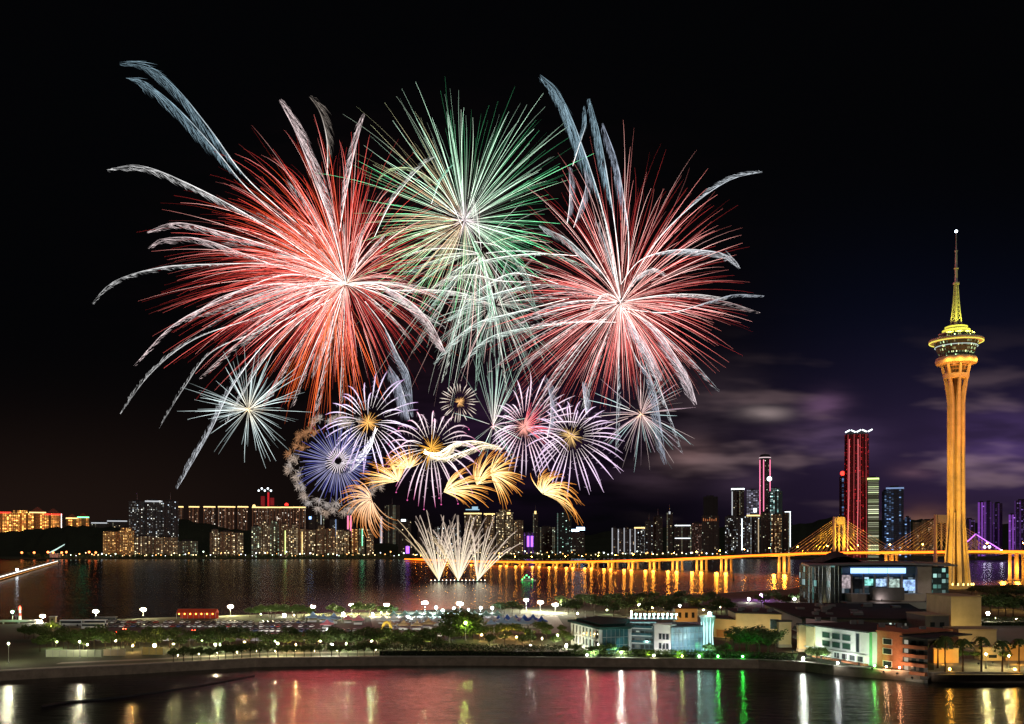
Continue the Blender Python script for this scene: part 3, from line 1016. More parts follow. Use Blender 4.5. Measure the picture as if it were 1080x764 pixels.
for a, c, yt, wl, l in est:
    fins = None
    if 'green-yellow line' in l: fins = (LIME, [.15], .1, .88, 1.1)
    if 'lit pale line' in l: fins = (CROWNL, [0], .1, .9, 1.0)
    if 'green lit line' in l: fins = (GREENL, [.1], .4, 1.0, .9)
    bld(l, a, c, yt, D + rnd.uniform(-40, 60), wl, rnd.choice(['notch', 'cross', 'notch']), fins=fins, top=rnd.choice(['plant', 'plant', 'step']))
# behind the estate, centre
D = 3300
bld('dark tower behind the estate with a blue-white corner lamp', 325, 332, 545, D, F_DIM, 'slab', fins=(BLUEL, [-.3], .93, 1.0, 4))
bld('thin dark tower with a single pale lit edge behind the estate', 333, 341, 543, D, F_DIM, 'slab', fins=(glowmat('dim_white_edge', (.8, .85, .9), .7, False), [.1], .4, 1, 1.2), top='mast')
bld('dark tower with grey-blue lit edge, behind the estate', 347, 356, 548, D, F_DARK, 'slab', fins=(glowmat('dim_blue_edge', (.3, .45, .8), .7, False), [.2], .5, 1, 1.5))
bld('tower with a pink glowing front just below the blue firework', 364.5, 372, 544, D, F_DIM, 'slab', fins=(PINKL, [-.25, .15], .45, 1, 2.6))
bld('slim tower with a pinkish white lit front under the gold firework', 400.5, 404, 545, D, F_STRP, 'slab', fins=(glowmat('pale_pink_light', (1, .75, .78), .9, False), [0], .3, 1, 1.6))
bld('wide black tower rising behind the left fountain', 405, 421, 533, D, F_DIM, 'slab', top='mast')
bld('dark tower with a white lamp on its roof beside the left fountain', 421.5, 433, 549, D, F_DIM, 'slab', fins=(CROWNW, [-.2], .97, 1.03, 8))
bld('low dark building with a violet glowing screen near the left fountain', 422, 434, 575, 2720, F_DIM, 'slab', fins=(VIOLL, [.1], .3, .9, 5), name='low_building', cat='building')
bld('dark tower seen through the spray of the fountains', 440, 455, 552, D, F_DIM, 'slab')
bld('dim speckled tower seen through the middle fountain', 458, 486, 556, D, F_DARK, 'notch')
t, w, d, H = bld('gold-crowned tower with a blue canopy on its roof, right of the fountains', 489.5, 507.5, 541, D, F_EST, 'notch', crown=CROWNL)
extra(t, 'roof_canopy', glowmat('pale_blue_light', (.35, .6, .8), 1.0, False), (-w * .42, -6, H + 10, w * .38, 6, H + 13), (-w * .05, -5, H + 13, w * .3, 5, H + 22))
bld('gold-crowned tower second right of the fountains', 510.5, 521.5, 541.5, D, F_EST2, 'notch', crown=CROWNL)
bld('pale-windowed tower with a lit rooftop corner right of the gold-crowned pair', 523, 541, 540.5, D, F_EST, 'notch', fins=(CROWNL, [.25], .95, 1.0, 6), top='step')
bld('shorter brownish tower left of the violet-lit one', 542, 552, 549, D, F_EST2, 'slab')
bld('low tower with a violet glowing front', 552.5, 564, 562, D, F_VDIM, 'slab', fins=(VIOLL, [-.1, .25], .35, .85, 4.0))
bld('slim dark tower with a white lamp on its tip', 562, 567.5, 541, D + 60, F_DIM, 'slab', top='mast', fins=(CROWNL, [0], .97, 1.04, 3.2))
bld('dark low block between two dark towers, under the rightmost gold firework', 568, 586, 556, D + 100, F_DIM, 'slab')
bld('dark tower with sparse greenish windows under the rightmost gold firework', 587.5, 603, 541.5, D, facade('sparse_green_facade', (.03, .04, .04), .16, (.4, .9, .7), (.8, .95, .9), .8, 6, 5, .5, .5, .006), 'slab', top='mast')
t, w, d, H = bld('low dark building with a glowing blue-white sign on its roof', 602.5, 617, 565, D, F_DIM, 'slab', name='low_building', cat='building')
extra(t, 'roof_sign', glowmat('blue_roof_sign', (.45, .70, 1.0), 5, False), (-w * .5, -d / 2 - 1, H + 14, w * .1, -d / 2, H + 22), (-w * .1, -d / 2 - 2.2, H + 18, w * .5, -d / 2 - 1.2, H + 29))
extra(t, 'sign_frame', DSTEEL, (-w * .5, -d / 2 + .2, H, w * .5, -d / 2 + 1, H + 12))
D = 3000
for k in range(4):
    bld('%s of four slim towers with white lit vertical edges' % ['first', 'second', 'third', 'last'][k], 645.5 + k * 6.3, 650.8 + k * 6.3, 557 + (k % 2) * 1.2, D, F_STRP, 'slab')
bld('tower with a warm white crown, right of the four striped ones', 670, 680.5, 556, D, F_DARK, 'notch', crown=CROWNL, fins=(glowmat('dim_white_edge', (.8, .85, .9), .7, False), [-.45], .1, .95, 1.2))
bld('dark speckled tower topped by a mast, nearer the warm-crowned one', 681, 689.5, 550, D, F_DARK, 'cross', top='mast')
bld('dark speckled tower, tallest left of the one with two light lines', 689.8, 699.5, 545, D, F_DIM, 'cross', top='mast')
bld('narrow black tower with a round lamp at its peak', 703.5, 710, 541, D, F_DIM, 'slab', top='mast', fins=(glowmat('dim_white_edge', (.8, .85, .9), .7, False), [0], .97, 1.03, 2.6))
t, w, d, H = bld('wide dark block with two horizontal white light lines', 712, 730, 553.5, D, F_DIM, 'slab')
extra(t, 'light_line', CROWNW, (-w * .45, -d / 2 - 1, H - 4, w * .45, -d / 2 - .1, H - 1.6)); extra(t, 'light_line', CROWNW, (-w * .45, -d / 2 - 1, H * .55, w * .45, -d / 2 - .1, H * .55 + 2))
bld('brown-speckled tower right of the block with two light lines', 731, 741, 552, D, facade('reddish_facade', (.1, .06, .05), .35, (1, .45, .3), (.9, .8, .7), .5, 5, 4.5, .5, .5, .02), 'notch')
t, w, d, H = bld('dark tower with a dull orange lattice sign near its top', 741.5, 759.5, 544, D, F_DIM, 'slab')
for k in range(7): extra(t, 'sign_letter', glowmat('dull_orange_sign', (.8, .25, .08), .6, False), (-w * .42 + k * w * .12, -d / 2 - 1, H - 17, -w * .42 + k * w * .12 + 2.4, -d / 2 - .2, H - 8 - (k % 3) * 2))
bld('unlit black tower rising behind the one with the orange sign', 743, 758, 524, D + 260, facade('black_facade', (.02, .02, .02), .0, WARM, WARM, 0, dim=0.0), 'slab')
bld('dark speckled slab just left of the bright cluster', 766, 777, 545, D, F_DARK, 'slab')
# bright cluster
D = 3100
bld('tower with a bright white notched crown, left of the bright cluster', 773, 786, 515, D, F_DIM, 'notch', crown=CROWNW, fins=(glowmat('dim_white_edge', (.8, .85, .9), .7, False), [-.45], .2, .95, 1.6))
bld('square tower with a grey-violet lit glass grid', 789, 801.5, 517, D, F_GRID, 'slab', fins=(CROWNW, [.2], .66, .72, 5))
t, w, d, H = bld('tallest tower of the cluster, outlined by pink vertical light lines', 802.5, 814, 484, D + 60, F_DIM, 'slab', fins=(PINKL, [-.45, -.12, .45], .42, .99, 1.5), top='mast')
b = MB(); b.lathe([(w * .48, H + .05), (w * .52, H + 5), (w * .40, H + 15), (w * .1, H + 17)], 16); b.build('crown', ROOF, t)
b = MB(); b.lathe([(w * .53, H + 3), (w * .53, H + 6)], 16); b.build('crown_light', glowmat('pale_pink_light', (1, .75, .78), .9, False), t)
t, w, d, H = bld('teal-lit tower with a star-bright lamp on its roof', 812.5, 826.5, 518, D, F_TEAL, 'chamfer', top='step')
b = MB(); b.ball((-w * .45, -d / 2, H + 40), 8); b.build('roof_lamp', CROWNW, t)
b = MB(); b.tube([(-w * .45, -d / 2, H), (-w * .45, -d / 2, H + 36)], 1.0, 5); b.build('mast', STEEL, t)
D = 2950
bld('dark tower with warm vertical lines in front of the glass grid tower', 789.5, 802.5, 543, D, F_DARK, 'notch', crown=CROWNL, fins=(glowmat('warm_thin', (1, .75, .45), .6, False), [.4], .1, .9, 1.4))
bld('dark speckled tower in front of the white-crowned one', 778, 788.5, 545, D, F_DARK, 'notch', fins=(CROWNW, [.05], .15, .95, 1.1))
bld('black slab at the foot of the pink-lined tower', 804, 814, 541, D, F_DIM, 'slab')
bld('dim brownish tower right of the black slab', 815, 825.5, 543, D, F_EST2, 'notch')
t, w, d, H = bld('dark tower outlined by a white light edge on its top and right', 826.5, 834.5, 539.5, D, F_DIM, 'slab')
extra(t, 'edge_glow', CROWNW, (-w * .2, -d / 2 - 1, H - 2.5, w / 2 + .8, -d / 2 - .1, H - .4), (w / 2 - 1.2, -d / 2 - 1, H * .2, w / 2 + .8, -d / 2 - .1, H - 2.5))
# red tower and its neighbours
D = 2640
t, w, d, H = bld('very tall red-lit tower with white lights along its top', 893.5, 919.5, 458, D, F_RED, 'chamfer', depth=44, taper=.93, top='none', name='office_tower', cat='skyscraper')
b = MB(); b.prism(plan('chamfer', w * .92, d * .9), H + .02, H + 9, 0, 0, .85); b.build('crown', ROOF, t)
for k in range(5):
    b = MB(); b.tube([(-w * .46 + k * w * .23, -d * .5, H + 6 + (k % 2) * 6), (-w * .46 + (k + .8) * w * .23, -d * .5, H + 12 - (k % 2) * 6)], 1.7, 6); b.build('crown_light', CROWNW, t)
for k in (-.30, .06):
    b = MB(); b.tube([(w * k * 1.12 - 3, -d * .55 - .6, 4), (w * k * 1.05, -d * .54, H * .5), (w * k, -d * .52, H * .96)], .8, 5); b.build('light_strip', glowmat('pink_red_line', (1, .22, .24), 1.3, False), t)
t, w, d, H = bld('grey-blue tower carrying a round red lamp, left of the red tower', 886.5, 893, 503, D + 60, F_BLUE, 'slab')
b = MB(); b.ball((0, -4, H + 10), 6.5); b.build('red_lamp', glowmat('red_ball', (1, .03, .02), 5.0, False), t)
bld('pale green tower with white floor bands, right of the red tower', 917.5, 928.5, 504, D - 40, F_GREEN, 'slab', crown=LIME, name='office_tower', cat='office tower')
bld('blue-lit glass tower with bright blue floors', 938, 955, 514, D, F_BLUE, 'slab', name='office_tower', cat='office tower', crown=glowmat('dim_blue_edge', (.3, .45, .8), .7, False))
bld('slim dark blue tower at the left of the blue glass tower', 931.5, 937.5, 518, D + 30, F_BLUE, 'slab', name='office_tower', cat='office tower')
bld('short blue tower at the right foot of the blue glass tower', 955.5, 961.5, 546, D, F_BLUE, 'slab', name='office_tower', cat='office tower')
bld('faint tan tower in the orange glow, left of the observation tower', 965, 974, 551, D + 300, F_TAN, 'slab')
bld('faint wide tan block in the orange glow beside the observation tower', 975, 987, 549, D + 300, F_TAN, 'slab')
D = 2900
bld('thin tower with a white lit edge touching the observation tower', 1016, 1019.5, 530, D, F_DIM, 'slab', fins=(CROWNW, [-.2], .5, 1, 1.3), top='mast')
bld('dim speckled tower between the observation tower and the violet one', 1020, 1030, 548, D, F_VDIM, 'slab')
bld('bright violet tower, the left and taller of two', 1033.5, 1040.5, 530, D, F_VIOL, 'slab', name='office_tower', cat='office tower')
bld('dim violet tower against the right side of the taller bright one', 1041, 1048, 529.5, D + 30, F_VDIM, 'slab', name='office_tower', cat='office tower')
bld('dim violet tower standing a little apart, between the bright ones', 1050, 1059, 531, D + 60, F_VDIM, 'slab', name='office_tower', cat='office tower')
bld('bright violet tower, the right and shorter of two', 1066, 1072.5, 543, D, F_VIOL, 'slab', name='office_tower', cat='office tower')
bld('dark violet-speckled tower at the right edge of the photo', 1074, 1090, 528, D, F_VDIM, 'slab', name='office_tower', cat='office tower')

# far shore: promenade lamps and a belt of trees
b = MB()
for i in range(2600):
    px = rnd.uniform(30, 780)
    D = 2650 if px < 430 else 2760
    p = at(px, 586, D + rnd.uniform(-6, 22)); z = 4 + abs(rnd.gauss(0, 4.0))
    s_ = rnd.uniform(2.0, 4.5)
    a = rnd.uniform(0, 6.3); ux = Vector((math.cos(a), math.sin(a) * .6, rnd.uniform(-.5, .5))) * s_
    uy = Vector((rnd.uniform(-.4, .4), rnd.uniform(-.4, .4), 1)) * s_ * .7
    c = Vector((p.x, p.y, z))
    b.poly([c - ux - uy, c + ux - uy, c + ux + uy, c - ux + uy])
tag(b.build('tree_belt', DLEAF), kind='stuff')


def shore_lamp(col, nm):
    t = thing('street_lamp', 'tiny lamp of the light chain along the far shore', 'street lamp', group='lamps along the far shore')
    b = MB(); b.tube([(0, 0, 0), (0, 0, 7)], .25, 5); b.build('pole', STEEL, t)
    b = MB(); b.ball((0, 0, 7.4), 1.35, 6, 4); b.build('lamp_head', glowmat(nm, col, 5.0, False), t)
    return t


protos = [(shore_lamp((1, .75, .38), 'shore_warm'), []), (shore_lamp((1, .45, .12), 'shore_orange'), []), (shore_lamp((.75, 1, .75), 'shore_green'), []), (shore_lamp((.9, .95, 1), 'shore_white'), [])]
for i in range(150):
    px = lerp(62, 765, i / 149.0) + rnd.uniform(-2, 2)
    D = (2620 if px < 430 else 2735) + rnd.uniform(0, 30)
    pr, us = protos[rnd.choice([0, 0, 0, 1, 1, 2, 3])]
    place(pr, us, ((px - CX) / F * D, D, 4 + rnd.choice([0, 0, 2, 6])), 0, s=rnd.choice([.7, 1, 1, 1.4]))

# ------------------------------------------------------------------ waterfront: walls and ground furniture
qw = thing('quay_wall', 'long weathered concrete quay wall along the lake edge', 'wall', (0, 0, 0))
b = MB()
top = [(p.x, p.y) for p in near]
for (x0, y0), (x1, y1) in zip(top, top[1:]):
    b.wallbox((x0, y0), (x1, y1), 0, math.hypot(x1 - x0, y1 - y0), -1.5, 3.1, -.55, .45)
b.build('wall', mat('quay_concrete', (.26, .20, .15), .9, var=.35, scale=.35), qw)
b = MB()
for (x0, y0), (x1, y1) in zip(top, top[1:]):
    b.wallbox((x0, y0), (x1, y1), 0, math.hypot(x1 - x0, y1 - y0), 3.102, 3.42, -.65, .6)
b.build('coping', mat('quay_coping', (.33, .29, .24), .9, var=.25, scale=.5), qw)


def edge_pt(px, back=0.0):
    """point on the quay edge at photo column px"""
    for (a, c) in zip(near, near[1:]):
        xa = a.x / a.y * F + CX; xc = c.x / c.y * F + CX
        if xa <= px <= xc:
            t = (px - xa) / (xc - xa)
            p = a.lerp(c, t)
            return Vector((p.x, p.y + back, 3.0))
    return None


LAMPM = {}


def lamp(label, px, py, D, color, strength, r, group=None, kind='post', base=3.0):
    top = at(px, py, D)
    t = thing('street_lamp' if kind != 'mast' else 'lamp_mast', label, 'street lamp' if kind != 'mast' else 'lamp mast', (top.x, top.y, base), 0, group)
    h = top.z - base
    b = MB(); b.tube([(0, 0, 0), (0, 0, .5), (0, 0, .55), (0, 0, h - r * .6)], [.28, .28, .15, .09], 8); b.build('pole', STEEL, t)
    key = 'lamp_%d_%d_%d_%d' % (*[int(c * 100) for c in color], int(strength))
    gm = glowmat(key, color, strength * (15 if kind == 'mast' else 9), True)
    r *= .92 if kind == 'mast' else .8
    if kind == 'mast':
        b = MB(); b.tube([(-r, 0, h - .1), (r, 0, h - .1)], .12, 6); b.tube([(0, -r, h - .12), (0, r, h - .12)], .11, 6); b.build('crossarm', STEEL, t)
        for k in range(4):
            a = math.pi / 2 * k
            b = MB(); b.ball((math.cos(a) * r * .55, math.sin(a) * r * .55, h), r * .62, 8, 5, sz=.8); b.build('lamp_head', gm, t)
        b = MB(); b.lathe([(r * 1.15, h + r * .55), (r * .2, h + r * .95)], 10); b.build('hood', DSTEEL, t)
    elif kind == 'unlit':
        b = MB(); b.tube([(0, 0, h), (0, -1.2, h + .15)], [.09, .07], 6); b.box(-.2, -1.9, h + .05, .2, -1.1, h + .25); b.build('lamp_head', WHITE, t)
    else:
        b = MB(); b.ball((0, 0, h), r, 10, 6); b.build('lamp_head', gm, t)
        b = MB(); b.lathe([(r * .7, h + r * .95), (r * .2, h + r * 1.25)], 8); b.build('hood', DSTEEL, t)
    return t


YW, WW, CW, OW, TEALC = (1.0, .86, .42), (1, .92, .66), (.72, .86, 1.0), (1, .52, .13), (.4, 1, .9)
for px, py, D, c, st, r, l in (
        (101, 645, 560, YW, 60, 1.5, 'tall yellowish lamp mast over the coach park, left of the pair by the coaches'),
        (151, 643, 565, YW, 60, 1.5, 'tall yellowish lamp mast over the coach park, right of the pair by the coaches'),
        (243, 640, 570, YW, 60, 1.5, 'tall yellowish lamp mast just right of the red-lit pavilion'),
        (330, 640, 575, YW, 55, 1.4, 'tall yellow-green lamp mast left of the blue and white stage tents'),
        (371, 638, 580, YW, 55, 1.4, 'tall yellow-green lamp mast behind the pink and blue tents'),
        (408, 638, 580, (1, .80, .36), 60, 1.5, 'tall golden lamp mast at the left end of the white tents'),
        (448, 636, 585, CW, 75, 1.7, 'tall cold white lamp mast over the white tents, left of two bright ones'),
        (485, 637, 580, CW, 75, 1.7, 'tall cold white lamp mast over the white tents, beside the round tree'),
        (45, 650, 545, WW, 55, 1.3, 'upper lamp mast of the close pair by the jetty'),
        (42, 656, 520, WW, 55, 1.3, 'lower lamp mast of the close pair by the jetty'),
        (555, 633, 610, WW, 55, 1.3, 'white lamp mast left of the three beyond the blue tents'),
        (570, 635.5, 600, WW, 65, 1.6, 'white lamp mast in the middle of the three beyond the blue tents'),
        (585.5, 638, 590, WW, 65, 1.6, 'white lamp mast right of the three beyond the blue tents')):
    lamp(l, px, py, D, c, st, r, 'lamp masts over the park', 'mast')
for px, py, D, c, st, r, l in (
        (286, 641, 590, WW, 45, .9, 'small lamp at the far tree line, left of the yellow-green masts'),
        (300, 649, 560, WW, 50, 1.0, 'small bright lamp beside the brown field and car rows'),
        (362, 647.5, 565, WW, 45, 1.0, 'small lamp directly left of the pink and blue tents'),
        (393, 648, 560, WW, 40, .8, 'small lamp right of the pink and blue tents'),
        (430, 651, 545, CW, 60, 1.1, 'low cold white lamp in front of the white tents'),
        (460, 641, 575, TEALC, 40, 1.0, 'teal lamp between the two cold white masts'),
        (467, 644, 565, TEALC, 35, .8, 'small teal lamp low between the two cold white masts'),
        (479, 642, 572, TEALC, 40, .9, 'teal lamp hard by the cold white mast near the round tree'),
        (494, 643.5, 575, CW, 35, .7, 'small white lamp above the round tree'),
        (507, 641.5, 585, CW, 40, .9, 'white lamp right of the round tree, left of a pair'),
        (519, 641.5, 588, CW, 40, .9, 'white lamp right of the round tree, right of a pair'),
        (717, 639, 620, CW, 40, .9, 'white lamp behind the orange-lit house'),
        (163, 681, 395, (1, .70, .28), 55, .8, 'warm lamp over the yellow-lit hoarding on the quay'),
        (597, 681, 392, WW, 55, .6, 'bright lamp at the hedge left of the arcaded white building'),
        (533, 670, 440, OW, 50, .8, 'orange lamp among the trees right of the round tree'),
        (545, 672, 430, OW, 30, .5, 'small orange lamp right of the brighter orange one'),
        (491, 657, 425, (.75, 1, .18), 40, .6, 'yellow-green lamp shining in the round tree\'s crown'),
        (688, 641, 600, OW, 35, .7, 'orange lamp in the dark trees behind the teal-lit building'),
        (674, 638, 620, (.9, .8, .25), 35, .7, 'yellow lamp in the dark trees, left of the orange one'),
        (735, 640, 610, OW, 35, .7, 'orange lamp in the dark trees right of the orange-lit house'),
        (1042, 647, 520, WW, 45, 1.0, 'white lamp over the green hedge right of the cream block'),
        (1078, 634, 600, OW, 30, .8, 'orange lamp at the right edge by the river trees'),
        (1057, 634, 620, OW, 30, .8, 'orange lamp between the river trees, left of the one at the edge'),
        (13, 645.5, 540, (.2, 1, .4), 30, .7, 'small green lamp at the end of the jetty')):
    lamp(l, px, py, D, c, st, r, 'small lamps in the park')
for px, py, D, c, st, l in ((9, 679, 345, (1, .95, .6), 260, 'lit lamp post on the quay road at the far left edge'), (84, 677, 361, (1, .92, .6), 200, 'lit lamp post on the quay over the pale green hoarding'),
                            (227, 680, 366, (1, .88, .5), 320, 'lit lamp among the quay trees, left of three there'), (293, 679, 368, (1, .88, .5), 380, 'lit lamp among the quay trees, middle of three there'),
                            (350, 680, 369, (1, .95, .75), 300, 'lit lamp among the quay trees, right of three there'), (560, 681, 372, (1, .93, .8), 160, 'lit lamp over the quay hedge under the orange-lit trees'),
                            (655, 688, 362, (.95, 1, .85), 130, 'lit lamp by the hedge right of the arcaded building'), (1040, 690, 330, (1, .85, .35), 160, 'lit lamp among the palms, left of two'), (1064, 692, 330, (1, .8, .3), 160, 'lit lamp among the palms, right of two')):
    lamp(l, px, py, D, c, st, .32, 'lit lamps along the quay')
for px, py, D, l in ((463, 663, 418, 'unlit grey lamp post in front of the round tree, left of two'), (474, 664, 415, 'unlit grey lamp post in front of the round tree, right of two'),
                     (521, 661, 415, 'pale lamp post left of the orange lamp'), (561, 660, 420, 'grey lamp post right of the orange-lit trees'), (617, 645, 470, 'grey lamp post behind the arcaded roof, left of two'),
                     (627, 645, 470, 'grey lamp post behind the arcaded roof, right of two')):
    lamp(l, px, py, D, WW, 5, .4, 'unlit lamp posts', 'unlit')
# low amber lamps along the promenade behind the quay trees
PR = (1, .78, .38)
pp = None
def prom_lamp():
    t = thing('path_lamp', 'knee-high warm lamp along the quay path behind the street trees', 'path lamp', group='low lamps along the quay path')
    b = MB(); b.tube([(0, 0, 0), (0, 0, 1.5)], .07, 6); b.build('post', DSTEEL, t)
    b = MB(); b.ball((0, 0, 1.6), .10, 8, 5); b.build('lamp_head', glowmat('path_lamp_glow', PR, 520, True), t)
    return t
pp = prom_lamp(); us = []
for k in range(11):
    px = 172 + k * 22 + rnd.uniform(-2, 2)
    p = edge_pt(px, 12 + rnd.uniform(-1, 2))
    place(pp, us, (p.x, p.y, 3.0))

# lamps added inside the groves to brighten the trees; a few match lit patches
def grove_fill(c, nm):
    t = thing('grove_fill_lamp', 'low added lamp brightening the trees of the grove from inside', 'park lamp', group='added lamps among the park trees')
    b = MB(); b.tube([(0, 0, 0), (0, 0, 2.5)], .07, 6); b.build('post', DSTEEL, t)
    b = MB(); b.ball((0, 0, 2.65), .14, 8, 5); b.build('lamp_head', glowmat(nm, c, 3200, True), t)
    b = MB(); b.lathe([(.42, 2.82), (.1, 3.0)], 8); b.build('hood', DSTEEL, t)
    return t
gl = [(grove_fill((1, .85, .40), 'grove_warm'), []), (grove_fill((.80, 1, .45), 'grove_green'), []), (grove_fill((1, .55, .18), 'grove_orange'), [])]
for px, py, k in ((60, 684, 1), (92, 687, 1), (122, 683, 0), (140, 688, 2), (183, 686, 0), (213, 683, 1), (232, 687, 1), (258, 684, 2), (290, 683, 1), (312, 687, 2), (338, 683, 0), (365, 686, 1), (392, 683, 1),
                  (412, 684, 0), (428, 681, 1), (446, 686, 0), (508, 676, 2), (520, 680, 0), (553, 677, 2), (572, 680, 0), (588, 676, 1), (609, 652, 0), (640, 648, 1), (666, 650, 0), (700, 646, 2), (742, 648, 0), (760, 645, 1),
                  (275, 653, 1), (310, 654, 0), (352, 652, 1), (402, 651, 0), (1036, 628, 2), (1060, 628, 2), (1084, 630, 2), (1050, 657, 1), (1072, 658, 0)):
    p = gnd(px, py, 3); pr_, us_ = gl[k]
    place(pr_, us_, (p.x, p.y, 3.0))

# jetty, beacons
t = thing('jetty', 'low concrete jetty reaching out at the left edge', 'jetty', at(20, 652, 545).to_tuple()[:2] + (0,))
b = MB(); b.box(-40, -2, 1.2, 12, 2, 2.2); b.build('deck', CONC, t)
for k in range(6):
    b = MB(); b.tube([(-36 + k * 9, 0, -1), (-36 + k * 9, 0, 1.2)], .5, 8); b.build('pile', CONC, t)
p = at(21, 650, 548)
t = thing('beacon_tower', 'slim red and white beacon tower on the jetty', 'beacon', (p.x, p.y, 2.2))
b = MB(); b.lathe([(.8, 0), (.65, 3), (.5, 6)], 10); b.build('shaft', WHITE, t)
b = MB(); b.lathe([(.70, 2.2), (.62, 4.0)], 10, cap=False); b.build('band', mat('red_paint', (.45, .03, .03), .6), t)
b = MB(); b.lathe([(.9, 6), (.9, 6.2), (.5, 6.25), (.5, 7.2), (.1, 7.9)], 10); b.build('lantern', glowmat('beacon_red', (1, .06, .03), 10, False), t)
# low dark rock breakwater, drawn as a thin tube, on the lake
pts = [gnd(x, y, 0) for x, y in ((44, 746), (75, 741), (110, 738), (150, 733), (200, 726), (250, 717), (268, 713))]
b = MB()
b.tube([Vector((q.x, q.y, .05)) for q in catmull(pts, 6)], .45, 6)
tag(b.build('rock_breakwater', DSTEEL), 'low dark rock boom lying in a bent line on the lake', 'breakwater')

# lit pier at the far left
t = thing('pier', 'long pier with a bright white light band at the left edge', 'pier', (0, 0, 0))
p0, p1 = at(-14, 618, 1075), at(58, 592.5, 2100)
for zz in (p0, p1): zz.z = 5.0
b = MB(); b.wallbox((p0.x, p0.y), (p1.x, p1.y), 0, (p1 - p0).length, 3.2, 4.6, -6, 6); b.build('deck', CONC, t)
d2 = (p1 - p0).normalized()
b = MB(); b.wallbox((p0.x, p0.y), (p1.x, p1.y), 0, (p1 - p0).length, 4.65, 5.6, 5.2, 5.9); b.build('light_band', glowmat('pier_white', (1, .96, .86), 2.4, True), t)
b = MB(); b.wallbox((p0.x, p0.y), (p1.x, p1.y), 0, (p1 - p0).length, 1.9, 2.5, 6.2, 6.7); b.build('fender_light', glowmat('pier_orange', (1, .40, .08), .9, True), t)
for k in range(22):
    q = p0.lerp(p1, k / 21)
    b = MB(); b.tube([(q.x, q.y, -1), (q.x, q.y, 3.2)], 1.6, 8); b.build('pile', CONC, t)
t = thing('street_lamp', 'star-white lamp standing on the lit pier', 'street lamp', at(18, 604, 1330).to_tuple()[:2] + (4.6,))
b = MB(); b.tube([(0, 0, 0), (0, 0, 3)], .2, 6); b.build('pole', STEEL, t)
b = MB(); b.ball((0, 0, 3.6), 2.0); b.build('lamp_head', glowmat('pier_lamp', (.85, .92, 1), 12, True), t)
# lit canopy and red lamps on the far left shore
t = thing('canopy_hall', 'low hall with a bright mint-white sloping roof before the dark hill', 'hall', at(59, 582, 2640).to_tuple()[:2] + (4,))
b = MB()
v = [b.vert(q) for q in ((-15, -10, 14), (10, -10, 26), (20, 10, 38), (-5, 10, 22), (-15, -10, 12), (10, -10, 24), (20, 10, 36), (-5, 10, 20))]
for f in ((0, 1, 2, 3), (7, 6, 5, 4), (0, 4, 5, 1), (1, 5, 6, 2), (2, 6, 7, 3), (3, 7, 4, 0)): b.face([v[i] for i in f])
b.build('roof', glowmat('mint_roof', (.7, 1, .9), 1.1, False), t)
b = MB(); b.box(-14, -8, 0, 10, 8, 11.8); b.build('walls', WHITE, t)
pr = thing('street_lamp', 'red-orange lamp on the far left shore below the hill', 'street lamp', group='red-orange lamps on the far left shore')
b = MB(); b.tube([(0, 0, 0), (0, 0, 10)], .3, 5); b.build('pole', STEEL, pr)
b = MB(); b.ball((0, 0, 11.5), 3.0); b.build('lamp_head', glowmat('shore_red', (1, .20, .05), 7, False), pr)
us = []
for px, py in ((23, 583), (36, 583), (50.5, 582.5), (56, 583), (65, 583), (70, 582.5), (94, 582.5), (101, 583)):
    p = at(px, py, 2610); place(pr, us, (p.x, p.y, p.z - 11.5 if p.z > 15 else 4))

# ------------------------------------------------------------------ buildings of the near shore
WGL = facade('lit_office_glass', (.04, .05, .05), .35, (.6, .95, .9), (1, .95, .75), .5, 2.4, 3.2, .9, .8, .03)


def windows(parent, p0, p1, us_, zs, w, h, m, out=0.06, frame=None, name='window', proud=0.0):
    """each window its own part: a pane with a frame round it as a sub-part"""
    for z in zs:
        for u in us_:
            b = MB(); b.wallbox(p0, p1, u - w / 2, u + w / 2, z, z + h, .01 + proud, out + proud)
            o = b.build(name, m, parent)
            if frame:
                b = MB(); f = .14
                b.wallbox(p0, p1, u - w / 2 - f, u + w / 2 + f, z - f, z - .005, 0 + proud, out + .12 + proud)
                b.wallbox(p0, p1, u - w / 2 - f, u + w / 2 + f, z + h + .005, z + h + f, 0 + proud, out + .1 + proud)
                b.wallbox(p0, p1, u - w / 2 - f, u - w / 2 - .005, z, z + h, 0 + proud, out + .1 + proud)
                b.wallbox(p0, p1, u + w / 2 + .005, u + w / 2 + f, z, z + h, 0 + proud, out + .1 + proud)
                b.build('frame', frame, o)


def X2(px, D): return ((px - CX) / F * D, D)


# A: arcaded white building with a wide flat roof
A0, A1, A2 = X2(603, 408), X2(633, 374), X2(662.5, 378)
A3 = (A2[0] + 6, A2[1] + 26); A4 = (A0[0] + 12, A0[1] + 14)
ta = thing('arcaded_building', 'white two-storey building with arched windows and a wide flat dark green roof', 'building', (0, 0, 0))
b = MB(); b.prism([A0, A1, A2, A3, A4], 3.0, 12.6); b.build('walls', WHITE, ta)
ctr = Vector((sum(q[0] for q in (A0, A1, A2, A3, A4)) / 5, sum(q[1] for q in (A0, A1, A2, A3, A4)) / 5))
def outw(q, k): v = Vector(q) - ctr; v *= (v.length + k) / v.length; v += ctr; return (v.x, v.y)
b = MB(); b.prism([outw(q, 2.2) for q in (A0, A1, A2, A3, A4)], 12.62, 13.5, 0, 0, 1.0); b.prism([outw(q, -2.5) for q in (A0, A1, A2, A3, A4)], 13.51, 14.4)
b.build('roof', mat('green_roof', (.02, .05, .045), .95, var=.25, scale=.3, spec=.04), ta)
LA = math.hypot(A1[0] - A0[0], A1[1] - A0[1])
ncol = 8
wx_ = [LA * (k + .7) / (ncol + .4) for k in range(ncol)]
